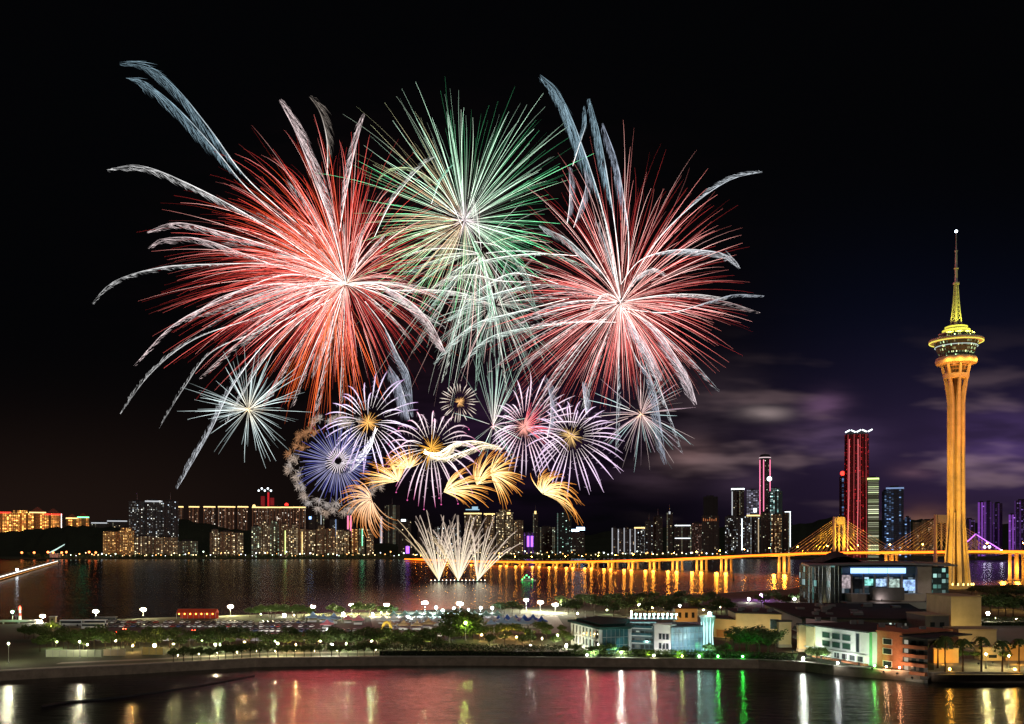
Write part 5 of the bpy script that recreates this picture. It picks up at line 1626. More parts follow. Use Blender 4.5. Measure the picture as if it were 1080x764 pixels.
for k, px in enumerate((128, 175, 225, 275, 322, 370, 425)):  # added floodlights, lenses turned away, to brighten the fronts of the parked cars
    p = gnd(px, 676.5, 3); q_ = gnd(px + 4, 662, 3); q_.z = 3.6
    floodlight('added fill floodlight on the grove side of the car park, aimed at the parked cars', (p.x, p.y, 8.2), q_, (1, .95, .86), 26000, 135, 'added fill floodlights of the car park', 6, .35, 5.1)

# ------------------------------------------------------------------ planting
def leafball(b, c, rx, rz, n, s, rr):
    c = Vector(c)
    for _ in range(n):
        d = Vector((rr.gauss(0, 1), rr.gauss(0, 1), rr.gauss(0, 1))).normalized() * (rr.random() ** .4)
        p = c + Vector((d.x * rx, d.y * rx, d.z * rz))
        nrm = (d + Vector((rr.uniform(-.7, .7), rr.uniform(-.7, .7), rr.uniform(-.3, .9)))).normalized()
        a = nrm.cross(Vector((0.3, 0.2, 1))).normalized(); q = nrm.cross(a)
        k = s * rr.uniform(.6, 1.3)
        b.poly([p - a * k, p - q * k * .55, p + a * k, p + q * k * .55])


def tree_proto(kind, seed, h, spread, leaf, label, name='street_tree'):
    rr = random.Random(seed)
    t = thing(name, label, 'tree')
    b = MB()
    th = h * (.42 if kind != 'low' else .25)
    bend = rr.uniform(-.25, .25)
    b.tube([(0, 0, -.1), (bend * .4, 0, th * .5), (bend, 0, th), (bend * 1.2, .1, h * .72)], [h * .028, h * .022, h * .017, h * .006], 7)
    tips = []
    for k in range(6):
        a = k * 1.05 + rr.uniform(-.3, .3); r = spread * rr.uniform(.42, .75)
        tip = (bend + math.cos(a) * r, math.sin(a) * r, h * rr.uniform(.58, .82))
        b.tube([(bend, 0, th * rr.uniform(.75, 1.05)), (bend + math.cos(a) * r * .5, math.sin(a) * r * .5, h * .55), tip], [h * .012, h * .008, h * .003], 5)
        tips.append(tip)
    b.build('trunk', BARK, t)
    b = MB()
    tips.append((bend, 0, h * .84))
    for tip in tips:
        leafball(b, tip, spread * rr.uniform(.34, .54), h * rr.uniform(.12, .20), int(60), spread * .085 + .08, rr)
    leafball(b, (bend, 0, h * .62), spread * .8, h * .24, 150, spread * .085 + .08, rr)
    if kind == 'dome':
        leafball(b, (0, 0, h * .48), spread * 1.02, h * .46, 1500, .62, rr)
        leafball(b, (0, 0, h * .30), spread * .9, h * .26, 500, .62, rr)
    b.build('crown', leaf, t)
    return t


def trees(spots, label, group, h, spread, leaf, kind='mid', nv=3, seed=1, name='street_tree'):
    pr = [(tree_proto(kind, seed + i, h, spread, leaf, label, name), []) for i in range(min(nv, len(spots)))]
    for i, (x, y) in enumerate(spots):
        q, us = pr[i % len(pr)]
        place(q, us, (x, y, 3.0), rnd.uniform(0, 6.28), group=group, s=rnd.uniform(.82, 1.18))


quay = []
for k in range(25):
    p = edge_pt(176 + k * 9.4 + rnd.uniform(-1.5, 1.5), 5.2)
    quay.append((p.x, p.y))
trees(quay, 'small round street tree in the row along the quay promenade', 'street trees along the quay promenade', 5.4, 2.5, LEAF, seed=11)


def scatter(n, x0, x1, y0, y1, z=3.0):
    out = []
    for k in range(n):
        px = lerp(x0, x1, (k + rnd.uniform(.1, .9)) / n); py = rnd.uniform(y0, y1)
        p = gnd(px, py, z); out.append((p.x, p.y))
    return out


trees(scatter(7, 22, 58, 668, 677), 'green-lit bushy tree beside the close pair of lamp masts', 'trees beside the jetty lamps', 6.0, 3.6, LEAF, seed=19, name='park_tree')
trees(scatter(30, 40, 172, 677, 688), 'dark bushy tree in the left grove between hoarding and coach park', 'trees of the left grove', 7.2, 3.6, LEAF, seed=21, name='park_tree')
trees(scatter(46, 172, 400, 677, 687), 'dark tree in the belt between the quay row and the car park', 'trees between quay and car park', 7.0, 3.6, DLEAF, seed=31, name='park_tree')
trees(scatter(24, 396, 478, 675, 689), 'tree in the dark clump left of the round tree', 'trees of the clump left of the round tree', 7.2, 3.6, LEAF, seed=41, name='park_tree')
trees(scatter(22, 498, 602, 668, 684), 'orange-lit tree on the lawn right of the round tree', 'orange-lit trees right of the round tree', 6.0, 3.0, LEAF, seed=51, name='park_tree')
p = gnd(487, 673, 3)
trees([(p.x, p.y)], 'big round dark tree with a yellow-green lamp in its crown', None, 11.4, 9.6, LEAF, 'dome', nv=1, seed=61, name='round_tree')
trees(scatter(12, 262, 328, 650.5, 652), 'tree on the river side beyond the car rows', 'river-side trees beyond the car rows', 7.0, 4.0, LEAF, seed=71, name='park_tree')
trees(scatter(7, 345, 420, 649, 651), 'tree on the river side behind the pink and blue tents', 'river-side trees behind the tents', 7.5, 4.4, LEAF, seed=73, name='park_tree')
trees(scatter(4, 520, 552, 647, 649), 'dark tree on the river side left of the three white masts', 'river-side trees left of the white masts', 7.5, 4.0, DLEAF, seed=75, name='park_tree')
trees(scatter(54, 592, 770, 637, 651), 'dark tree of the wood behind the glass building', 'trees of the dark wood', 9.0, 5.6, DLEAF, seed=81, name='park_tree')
trees(scatter(9, 800, 856, 634, 642), 'dark tree behind the cream hall near the podium', 'trees behind the cream hall', 8.5, 5.0, DLEAF, seed=85, name='park_tree')
trees(scatter(9, 772, 822, 686, 691), 'dark spreading tree in front of the cream hall', 'trees in front of the cream hall', 9.2, 4.2, DLEAF, seed=91, name='park_tree')
trees(scatter(5, 604, 662, 690, 692), 'low tree at the foot of the arcaded building', 'low trees before the arcaded building', 4.0, 2.6, LEAF, 'low', seed=93, name='park_tree')
trees(scatter(4, 742, 770, 688, 692), 'low green-lit tree by the curved glass corner', 'low trees by the curved glass corner', 4.2, 2.4, LEAF, 'low', seed=95, name='park_tree')
trees(scatter(6, 852, 876, 694, 699), 'bush-like green-lit tree at the quay building\'s left end', 'green-lit trees at the quay building', 4.6, 2.4, LEAF, 'low', seed=96, name='park_tree')
trees(scatter(18, 1024, 1100, 622, 632), 'dark tree on the river bank right of the observation tower', 'river-bank trees right of the observation tower', 9.5, 6.0, DLEAF, seed=97, name='park_tree')
trees(scatter(6, 1038, 1096, 650, 656), 'broad dark tree over the green hedge at the right', 'broad trees over the right hedge', 12.5, 8.0, DLEAF, seed=98, name='park_tree')
trees(scatter(9, 1004, 1062, 692, 699), 'shrub-like tree under the palms', 'low trees under the palms', 3.4, 2.2, LEAF, 'low', seed=99, name='park_tree')


def palm(label, px, pyf, pyc, rs):
    rr = random.Random(rs)
    p = gnd(px, pyf, 3)
    h = (pyf - pyc) / F * p.y
    t = thing('palm_tree', label, 'palm tree', (p.x, p.y, 3), rr.uniform(0, 6), 'palms at the right shore')
    b = MB(); b.tube([(0, 0, 0), (.1, 0, h * .4), (.05, .1, h * .8), (0, 0, h)], [.34, .24, .2, .22], 8); b.build('trunk', BARK, t)
    b = MB()
    for k in range(17):
        a = k * 2.4 + rr.uniform(-.2, .2); up = rr.uniform(.1, 1.1); L = rr.uniform(3.0, 4.0)
        pts = []
        for i in range(7):
            s = i / 6
            pts.append(Vector((math.cos(a) * L * s * math.cos(up * .6), math.sin(a) * L * s * math.cos(up * .6), h + L * (math.sin(up) * s * .9 - 1.15 * s * s))))
        side = Vector((-math.sin(a), math.cos(a), 0))
        for i in range(6):
            s = i / 6
            wd = .75 * math.sin(math.pi * (.15 + .8 * s))
            for sg in (-1, 1):
                m = (pts[i] + pts[i + 1]) / 2
                b.poly([pts[i], pts[i + 1], m.lerp(pts[i + 1], .9) + side * sg * wd + Vector((0, 0, -.35 * wd)), m + side * sg * wd + Vector((0, 0, -.35 * wd))])
    b.build('crown', LEAF, t)


for px, f_, c, l in ((997, 710, 672, 'palm by the first orange garden wall, leftmost of the row'), (1015.5, 709, 675, 'palm between the first garden wall and the shrubs'), (1035, 710, 673, 'palm rising from the shrubbery left of the kiosk'),
                     (1057, 709, 677, 'palm at the right side of the kiosk'), (1075, 710, 675, 'palm before the last orange garden wall'), (989, 705, 676, 'shorter palm hard by the quay building\'s edge')):
    palm(l, px, f_, c, int(px))


def hedge(label, px0, px1, backd, h, wdt, leaf, pts=None):
    a, c = (edge_pt(px0, backd), edge_pt(px1, backd)) if pts is None else pts
    t = thing('hedge', label, 'hedge', (a.x, a.y, 3.0), 0, 'clipped hedges of the shore')
    L = (c - a).length
    rr = random.Random(int(px0))
    b = MB()
    for i in range(int(L * 64)):
        q = (c - a) * rr.random()
        z = h * (1 - rr.random() ** 2.2) * rr.uniform(.7, 1.12)
        pnt = Vector((q.x, q.y + rr.uniform(-wdt, wdt), z))
        n = Vector((rr.uniform(-1, 1), rr.uniform(-1.2, .3), rr.uniform(-.2, 1))).normalized()
        u = n.cross(Vector((.2, .3, 1))).normalized(); v = n.cross(u); k = rr.uniform(.2, .42)
        b.poly([pnt - u * k, pnt - v * k * .6, pnt + u * k, pnt + v * k * .6])
    b.build('foliage', leaf, t)
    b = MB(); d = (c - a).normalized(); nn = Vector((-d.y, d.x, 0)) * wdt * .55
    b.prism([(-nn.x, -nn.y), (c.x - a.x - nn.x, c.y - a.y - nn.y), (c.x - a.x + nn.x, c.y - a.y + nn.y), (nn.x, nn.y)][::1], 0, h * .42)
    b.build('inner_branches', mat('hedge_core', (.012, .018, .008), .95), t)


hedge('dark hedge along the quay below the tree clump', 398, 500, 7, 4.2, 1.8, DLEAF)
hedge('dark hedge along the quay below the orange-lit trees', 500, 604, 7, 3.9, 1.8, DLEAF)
hedge('hedge along the quay before the arcaded building', 604, 668, 7, 2.2, 1.6, LEAF)
hedge('green-lit hedge along the quay before the glass building', 668, 770, 7, 2.6, 1.6, LEAF)
hedge('hedge along the quay under the dark spreading trees', 770, 846, 7, 2.4, 1.6, DLEAF)
hedge('long green hedge behind the plaza at the right', 1035, 1100, 0, 4.2, 1.5, LEAF, (at(1036, 655, 500), at(1100, 655, 500)))

# ------------------------------------------------------------------ hoardings, pavilion, huts
def hoarding(label, px0, px1, D, h, m, z=3.0, name='hoarding'):
    a = X2(px0, D); c = X2(px1, D)
    t = thing(name, label, 'hoarding', (a[0], D, z))
    w = c[0] - a[0]; n = max(3, int(w / 2.4))
    b = MB(); b.box(0, 0, .15, w, .12, h); b.build('panel', m, t)
    for k in range(n + 1):
        b = MB(); b.box(w * k / n - .06, -.1, 0, w * k / n + .06, -.005, h + .12); b.build('post', STEEL, t)
    return t
hoarding('long pale green hoarding on the quay before the left grove', 48.5, 107, 362, 2.9, mat('pale_green_sheet', (.50, .55, .42), .7))
hoarding('yellow-lit hoarding beneath the warm lamp on the quay', 150, 172, 370, 3.0, mat('yellow_sheet', (.6, .45, .16), .7))
hoarding('low tan hoarding right of the pale green one', 109, 132, 366, 2.6, mat('tan_sheet', (.40, .32, .22), .7))
t = thing('small_hut', 'small beige hut by the jetty lamps', 'hut', at(56, 660, 520).to_tuple()[:2] + (3,))
b = MB(); b.box(-1.5, -1, 0, 1.5, 1, 3.0); b.build('walls', CREAM, t)
b = MB(); b.box(-1.8, -1.3, 3.01, 1.8, 1.3, 3.3); b.build('roof', WHITE, t)
b = MB(); b.box(-.5, -1.06, 0.05, .4, -1.01, 2.1); b.build('door', DSTEEL, t)
t = thing('market_pavilion', 'long red-lit pavilion with a row of orange lamps beyond the cars', 'pavilion', at(188, 655, 545).to_tuple()[:2] + (3,))
b = MB(); v = []
for x in (0, 22.5): v += [b.vert((x, -3, 3.6)), b.vert((x, 0, 5.6)), b.vert((x, 3, 3.6))]
for f in ((0, 3, 4, 1), (1, 4, 5, 2), (0, 1, 2), (3, 5, 4), (0, 2, 5, 3)): b.face([v[i] for i in f])
b.build('roof', mat('red_canvas', (.55, .05, .02), .7), t)
for k in range(8):
    b = MB(); b.tube([(k * 3.2, -2.8, 0), (k * 3.2, -2.8, 3.55)], .1, 5); b.build('post', STEEL, t)
for k in range(7):
    b = MB(); b.ball((1.6 + k * 3.2, -3.3, 3.0), .45); b.build('lamp', glowmat('pavilion_orange', (1, .30, .04), 9, True), t)
b = MB(); b.box(0.3, 2.6, 0, 22.2, 2.8, 3.5); b.build('back_wall', mat('red_canvas', (.55, .05, .02), .7), t)

# ------------------------------------------------------------------ fair tents
def tent(colm, label, group, s=1.0, stripe=None):
    t = thing('market_tent', label, 'tent', group=group)
    b = MB()
    v = [b.vert(q) for q in ((-3, -3, 2.6), (3, -3, 2.6), (3, 3, 2.6), (-3, 3, 2.6), (-1.2, -1.2, 3.5), (1.2, -1.2, 3.5), (1.2, 1.2, 3.5), (-1.2, 1.2, 3.5), (0, 0, 5.2))]
    for i in range(4):
        j = (i + 1) % 4
        b.face((v[i], v[j], v[4 + j], v[4 + i])); b.face((v[4 + i], v[4 + j], v[8]))
    b.build('canopy', colm, t)
    b = MB()
    for (x0, y0, x1, y1) in ((-3, -3, 3, -3), (3, -3, 3, 3), (3, 3, -3, 3), (-3, 3, -3, -3)):
        b.wallbox((x0, y0), (x1, y1), 0, 6, 2.15, 2.59, .0, .04)
    b.build('valance', colm, t)
    for x in (-2.9, 2.9):
        for y in (-2.9, 2.9):
            b = MB(); b.tube([(x, y, 0), (x, y, 2.6)], .07, 5); b.build('pole', STEEL, t)
    b = MB(); b.box(-2.2, -2.2, 0, 2.2, -1.6, 1.0); b.build('counter', WHITE, t)
    return t


TW_ = mat('white_canvas', (.72, .75, .74), .7); TB_ = mat('blue_canvas', (.04, .12, .50), .6); TT_ = mat('mint_canvas', (.40, .68, .60), .7); TP_ = mat('pink_canvas', (.6, .18, .22), .7); TSB = mat('sky_canvas', (.28, .42, .62), .7); TO_ = mat('tan_canvas', (.5, .35, .18), .7)
def tents(spots, m, label, group):
    pr = tent(m, label, group); us = []
    for px, py in spots:
        p = gnd(px, py, 3)
        place(pr, us, (p.x, p.y, 3.012), rnd.uniform(-.2, .2), group=group, s=rnd.uniform(.85, 1.15))
tents([(404 + k * 11.5, 658 + (k % 2) * 1.5) for k in range(13) if k != 7] , TW_, 'white peaked tent in the front rows of the fair', 'white tents of the fair')
tents([(415 + k * 12.2, 653.5) for k in range(10)], TT_, 'mint-green peaked tent in the back row of the fair', 'mint-green tents of the fair')
tents([(412, 663), (426, 664), (440, 664), (452, 663)], TO_, 'tan peaked tent at the front edge of the fair', 'tan tents of the fair')
tents([(526 + k * 9, 657.5 + (k % 2) * 2) for k in range(6)], TB_, 'deep blue peaked tent right of the round tree', 'deep blue tents')
tents([(518 + k * 11, 662) for k in range(5)], TSB, 'pale blue peaked tent before the deep blue ones', 'pale blue tents')
tents([(330, 656), (341, 656), (352, 657.5), (346, 660)], TSB, 'pale blue tent by the car rows, below the yellow-green mast', 'pale blue tents by the car rows')
tents([(367, 657), (378, 658.5), (345, 663)], TP_, 'pink tent by the car rows', 'pink tents by the car rows')
p = gnd(408, 668, 3)
t = thing('inflatable_figure', 'yellow lit balloon arch at the left end of the fair', 'balloon arch', (p.x, p.y, 3.012))
b = MB(); b.tube([(-2, 0, 0), (-2, 0, 3), (-1.2, 0, 4.8), (0, 0, 5.4), (1.2, 0, 4.8), (2, 0, 3), (2, 0, 0)], .7, 8); b.build('arch', mat('yellow_balloon', (.8, .55, .08), .5), t)
lamp('small yellow lamp under the balloon arch', 404, 668, 440, (1, .75, .2), 30, .35, 'small lamps in the park')

# ------------------------------------------------------------------ cars and coaches
def car_body(m, label, group, kind='car'):
    t = thing('parked_car', label, 'car', group=group)
    L, W = 2.15, .88
    prof = [(-L, .35), (-L, .72), (-L + .12, .86), (-1.25, .92), (1.2, .95), (L - .1, .88), (L, .6), (L, .35)]
    b = MB()
    lo = [b.vert((-W, x, z)) for x, z in prof]; hi = [b.vert((W, x, z)) for x, z in prof]
    n = len(prof)
    for i in range(n):
        j = (i + 1) % n
        b.face((lo[i], hi[i], hi[j], lo[j]))
    b.face(lo); b.face(hi[::-1])
    b.box(-.66, -.62, 1.42, .66, .98, 1.47)
    b.build('body', m, t)
    b = MB()
    q0 = [b.vert(p) for p in ((-.8, -1.2, .93), (.8, -1.2, .93), (.8, 1.5, .93), (-.8, 1.5, .93))]
    q1 = [b.vert(p) for p in ((-.66, -.6, 1.415), (.66, -.6, 1.415), (.66, .95, 1.415), (-.66, .95, 1.415))]
    for i in range(4):
        j = (i + 1) % 4; b.face((q0[i], q0[j], q1[j], q1[i]))
    b.build('windows', GLASS, t)
    for x in (-.82, .82):
        for y in (-1.35, 1.3):
            b = MB(); b.tube([(x - .11, y, .33), (x + .11, y, .33)], .33, 10); b.build('wheel', mat('tyre_rubber', (.02, .02, .02), .9), t)
    return t


CARC = [('white', (.75, .75, .74)), ('silver', (.40, .41, .42)), ('black', (.02, .02, .022)), ('grey', (.14, .145, .15)), ('blue', (.05, .09, .22)), ('red', (.35, .03, .03))]
rows = [('in the far row beside the coaches', 120, 328, 657.5, 2.75), ('in the second row from the river', 105, 330, 661.8, 2.75), ('in the third row from the river', 232, 395, 666.5, 2.75), ('in the row nearest the grove', 235, 470, 671.5, 2.75)]
CPM = {c: mat(c + '_car_paint', v, .3, .1, var=.02, spec=.5) for c, v in CARC}
for rn, x0, x1, py, sp in rows:
    us = {}; pr = {}
    D = gnd(0, py, 3).y
    xa_, xb2 = (x0 - CX) / F * D, (x1 - CX) / F * D
    x = xa_
    while x < xb2:
        if rnd.random() < .93:
            c = rnd.choices([c for c, _ in CARC], [.42, .2, .14, .12, .06, .06])[0]
            if c not in pr: pr[c] = car_body(CPM[c], '%s car parked %s of the car park' % (c, rn), 'cars parked ' + rn); us[c] = []
            place(pr[c], us[c], (x, D + rnd.uniform(-.3, .3), 3.006), rnd.choice([0, math.pi]) + rnd.uniform(-.05, .05))
        x += sp + rnd.uniform(0, .25)
# two cars with lit tail lamps
for px, py, l in ((133, 664.5, 'car with glowing red tail lamps between the coach park rows'), (126.5, 668, 'second car with glowing red tail lamps, nearer the grove'), (206, 666, 'car with glowing red tail lamps below the red-lit pavilion')):
    t = car_body(CPM['black'], l, None)
    p = gnd(px, py, 3); t.location = (p.x, p.y, 3.012)
    for x in (-.6, .6):
        b = MB(); b.box(x - .22, -2.24, .6, x + .22, -2.16, .82); b.build('tail_lamp', glowmat('tail_red', (1, .05, .02), 60, True), t)


def coach(m):
    t = thing('coach', 'x', 'coach', group='coaches parked at the river side')
    b = MB(); b.box(-5.8, -1.25, .45, 5.8, 1.25, 3.3); b.build('body', m, t)
    b = MB(); b.box(-5.5, -1.29, 1.7, 5.4, -1.255, 2.75); b.build('window_band', GLASS, t)
    b = MB(); b.box(5.805, -1.1, 1.4, 5.84, 1.1, 2.9); b.build('windscreen', GLASS, t)
    for x in (-3.6, 3.4):
        for y in (-1.12, 1.12):
            b = MB(); b.tube([(x, y - .15, .5), (x, y + .15, .5)], .5, 12); b.build('wheel', mat('tyre_rubber', (.02, .02, .02), .9), t)
    return t
for px, py, m_, l in ((76, 660.5, 'white', 'white coach at the left end of the coach line'), (101, 660.3, 'white', 'white coach second in the coach line, under the left mast'), (99, 664, 'silver', 'silver coach standing in front of the line'), (112, 656.9, 'grey', 'grey coach behind the line, left of the car rows')):
    t = coach(CPM[m_]); t['label'] = l
    p = gnd(px, py, 3); t.location = (p.x, p.y, 3.006)

# ------------------------------------------------------------------ boats on the river
p = gnd(557, 613, 0)
t = thing('green_boat', 'small boat glowing with green lights on the river', 'boat', (p.x, p.y, 0))
b = MB()
sec = [(-9, .2, 1.0), (-6, 1.9, .9), (0, 2.2, .9), (6, 1.9, 1.0), (9.5, .1, 1.6)]
prev = None
for x, w, z in sec:
    ring = [b.vert(q) for q in ((x, -w, z), (x, -w * .6, -.4), (x, w * .6, -.4), (x, w, z))]
    if prev:
        for i in range(4): b.face((prev[i], ring[i], ring[(i + 1) % 4], prev[(i + 1) % 4]))
    prev = ring
b.build('hull', WHITE, t)
b = MB(); b.box(-4, -1.5, .95, 3, 1.5, 3.2); b.build('cabin', WHITE, t)
b = MB(); b.box(-3.6, -1.55, 1.8, 2.6, -1.505, 2.7); b.build('window', GLASS, t)
b = MB(); b.tube([(-7, 0, 1), (-2, 0, 6.5), (4, 0, 1.4)], .12, 5); b.build('rigging', STEEL, t)
for x, z in ((-7, 2), (-4.5, 4.4), (-2, 7), (1, 4.6), (5, 2)):
    b = MB(); b.ball((x, -1.6, z), .7); b.build('lamp', glowmat('boat_green', (.1, 1, .2), 9, True), t)
p = gnd(773.5, 612, 0)
t = thing('channel_buoy', 'small dark channel buoy on the orange-lit river', 'buoy', (p.x, p.y, 0))
b = MB(); b.lathe([(1.6, -.3), (1.8, .6), (1.2, 1.2)], 12); b.build('float', DSTEEL, t)
b = MB(); b.lathe([(.9, 1.2), (.4, 6)], 8); b.lathe([(.6, 6.0), (.6, 7.2)], 8); b.build('cage', DSTEEL, t)

# ------------------------------------------------------------------ fireworks over the river
FD = 1175.0


def spline(P, n):
    """P: list of 2D px points -> n+1 px points"""
    V = [Vector((p[0], p[1], 0)) for p in P]
    if len(V) == 2:
        return [V[0].lerp(V[1], i / n) for i in range(n + 1)]
    c = catmull(V, 12)
    L = [0]
    for a, q in zip(c, c[1:]): L.append(L[-1] + (q - a).length)
    out = []
    for i in range(n + 1):
        s = L[-1] * i / n
        k = max(j for j in range(len(L)) if L[j] <= s + 1e-9)
        if k >= len(c) - 1: out.append(c[-1].copy()); continue
        out.append(c[k].lerp(c[k + 1], (s - L[k]) / max(1e-6, L[k + 1] - L[k])))
    return out


GAIN = 1.75


def trail(b, pts, rads, cols, n=3):
    b.tube(pts, rads, n, [mul(c, GAIN) for c in cols], cap=False)


def mul(c, k): return (c[0] * k, c[1] * k, c[2] * k)


def star(label, px, py, D=FD):
    return thing('firework_burst', label, 'firework', at(px, py, D))


def comet(root, path, w, side, col=(.62, .68, .74), bright=.8, hair=70, start=.25, D=FD, dz=0.0, rr=None, name='comet_tail', spine=1.0, hotcol=None):
    """a rising comet with a brush of fine sparks falling off one side of its path. path: px from the burst outwards"""
    rr = rr or random.Random(int(path[-1][0] * 7 + path[-1][1]))
    bright *= 1.5
    n = 26
    P = spline(path, n)
    org = Vector(root.location)
    def W(q, t, o=0.0): return at(q.x, q.y, D + dz * t + o) - org
    b = MB()
    hot = hotcol or (1, .93, .88)
    pts, rads, cols = [], [], []
    for i, q in enumerate(P):
        t = i / n
        pts.append(W(q, t)); rads.append(spine * (.14 + .34 * math.sin(math.pi * min(1, t * .8 + .1)) ** 1) * (1 if t < .75 else lerp(1, .2, (t - .75) / .25)))
        k = bright * (1.2 - .8 * t) * rr.uniform(.6, 1.25)
        cols.append(mul(cl3(hot, col, min(1, t * 1.3)), k))
    trail(b, pts, rads, cols, 4)
    hair = int(hair * 2.1)
    for k in range(hair):
        t = min(1, max(0, start + (1 - start) * (k + rr.random()) / hair + rr.gauss(0, .02)))
        i = min(int(t * n), n - 1); q = P[i].lerp(P[i + 1], t * n - i)
        tan = (P[i + 1] - P[i]).normalized()
        nrm = Vector((-tan.y, tan.x, 0)) * side
        prof = min(1, (t - start) / (.5 * (1 - start)) + .15) * (1 if t < .93 else lerp(1, .55, (t - .93) / .07))
        Lh = w * prof * rr.uniform(.25, 1.25)
        o = rr.uniform(-5, 5)
        lay = rr.random()                      # how deep in the brush this strand lies
        a0 = q + nrm * w * prof * lay * .42
        a1 = a0 - tan * Lh * .75 + nrm * w * prof * lay * .26
        a2 = a1 - tan * Lh * .85 + nrm * w * prof * lay * .10 + Vector((0, Lh * .10, 0))
        kb = bright * rr.choice((.25, .5, .8, 1.1)) * rr.uniform(.8, 1.2) * (1.0 - .3 * t) * (1.1 - .45 * lay)
        trail(b, [W(a0, t), W(a1, t, o * .6), W(a2, t, o)], [.10, .24, .08], [mul(col, kb * .8), mul(col, kb), mul(col, kb * .2)], 3)
    return b.build(name, FIRE, root, cols=True)


def chrys(root, px, py, D, n, Rf, colf, drop, r0=.10, thick=.55, seed=1, cap=100, dim_n=0, dim_col=None, rmin=.75, name='spark_trail', zsq=1.0, segs=10, bias=None):
    """a ball of star trails. Rf(angle)-> reach in px; colf(s, k, ang)-> colour"""
    rr = random.Random(seed)
    org = Vector(root.location)
    items = []
    for k in range(n + dim_n):
        u = rr.uniform(-1, 1); ph = rr.uniform(0, 2 * math.pi)
        if bias and rr.random() < bias[1]: ph = rr.gauss(bias[0], bias[2])
        s_ = math.sqrt(1 - u * u)
        s_ = s_ ** .75
        ang = ph
        Rr = Rf(ang) * rr.uniform(rmin, 1.0)
        Rr *= 1.08
        items.append((s_ * Rr, ang, u * Rr * zsq, k >= n, Rr))
    items.sort(key=lambda q: -q[0])
    def add(b, q, j):
        rad, ang, dep, dim, Rr = q
        pts, rads, cols = [], [], []
        e0 = min(.75, r0 * rr.choice((.5, 1, 1.8, 3.2)) * rr.uniform(.6, 1.4))
        cv = rr.gauss(0, .045)
        th = thick * .80 * rr.uniform(.40, 1.2) * (.8 if dim else 1)
        e1 = rr.uniform(.9, 1.0)
        br = rr.choice((.45, .8, 1.2, 1.7)) * rr.uniform(.8, 1.2)
        for i in range(segs):
            s = e0 + (e1 - e0) * i / (segs - 1)
            x = px + math.cos(ang + cv * s * s) * rad * s
            y = py - math.sin(ang + cv * s * s) * rad * s + drop * Rr * s ** 2.2
            pts.append(at(x, y, D + dep * s) - org)
            rads.append(th * (.25 + .85 * math.sin(math.pi * (.10 + .84 * i / (segs - 1)))))
            c = colf(s, j, ang)
            if dim: c = dim_col(s, j, ang)  # faint extra trails stand in for the burst's glow
            cols.append(mul(c, br * rr.uniform(.7, 1.25)))
        trail(b, pts, rads, cols, 3)
    for j, q in enumerate(items[:cap]):
        b = MB(); add(b, q, j); b.build(name, FIRE, root, cols=True)
    if len(items) > cap:
        b = MB()
        for j, q in enumerate(items[cap:]): add(b, q, j + cap)
        o = b.build('spark_trails' if False else 'spark_spray', FIRE, root, cols=True)
        o['kind'] = 'stuff'


def core(root, px, py, D, r, col, seed=3, n=26):
    rr = random.Random(seed); org = Vector(root.location); b = MB()
    for k in range(n):
        u = rr.uniform(-1, 1); ph = rr.uniform(0, 6.283); s_ = math.sqrt(1 - u * u); R_ = r * rr.uniform(.6, 1.1)
        p0 = at(px, py, D) - org; p1 = at(px + math.cos(ph) * s_ * R_, py + math.sin(ph) * s_ * R_ + R_ * .08, D + u * R_) - org
        pa = p0.lerp(p1, rr.uniform(.03, .2)); k_ = rr.uniform(.5, 1.2)
        trail(b, [pa, p0.lerp(p1, .5), p1], [.16, .30, .12], [mul(col, 1.2 * k_), mul(col, k_), mul(col, .4 * k_)], 3)
    return b.build('core_flash', FIRE, root, cols=True)


# --- big red burst, left
def red(s, k, a):
    c = [(1.35, .80, .72), (1.3, .40, .36), (1.25, .15, .12)][k % 3]
    base = cl3((1.4, .75, .6), c, min(1, s * 2.2))
    return mul(cl3(base, (.55, .09, .08), max(0, (s - .6) / .4)), .80)
def reddim(s, k, a):
    hot = math.exp(-((a - 2.2) / .6) ** 2)
    return cl3((.42, .03, .027), (.60, .06, .014), hot if s < .75 else 0)
def Rl(a):
    a = a % (2 * math.pi)
    pts = [(0, 125), (.6, 150), (1.2, 205), (1.57, 238), (2.0, 248), (2.5, 246), (3.0, 222), (3.4, 190), (3.9, 132), (4.4, 104), (4.71, 100), (5.2, 102), (5.8, 112), (6.2832, 125)]
    for (a0, r0_), (a1, r1_) in zip(pts, pts[1:]):
        if a0 <= a <= a1: return lerp(r0_, r1_, (a - a0) / (a1 - a0))
    return 120
s1 = star('huge red burst with white comet tails, at the left of the display', 365, 300)
chrys(s1, 365, 300, FD, 430, Rl, red, .27, seed=5, thick=.27, dim_n=420, dim_col=reddim, bias=(2.55, .45, .8), rmin=.5, r0=.12)
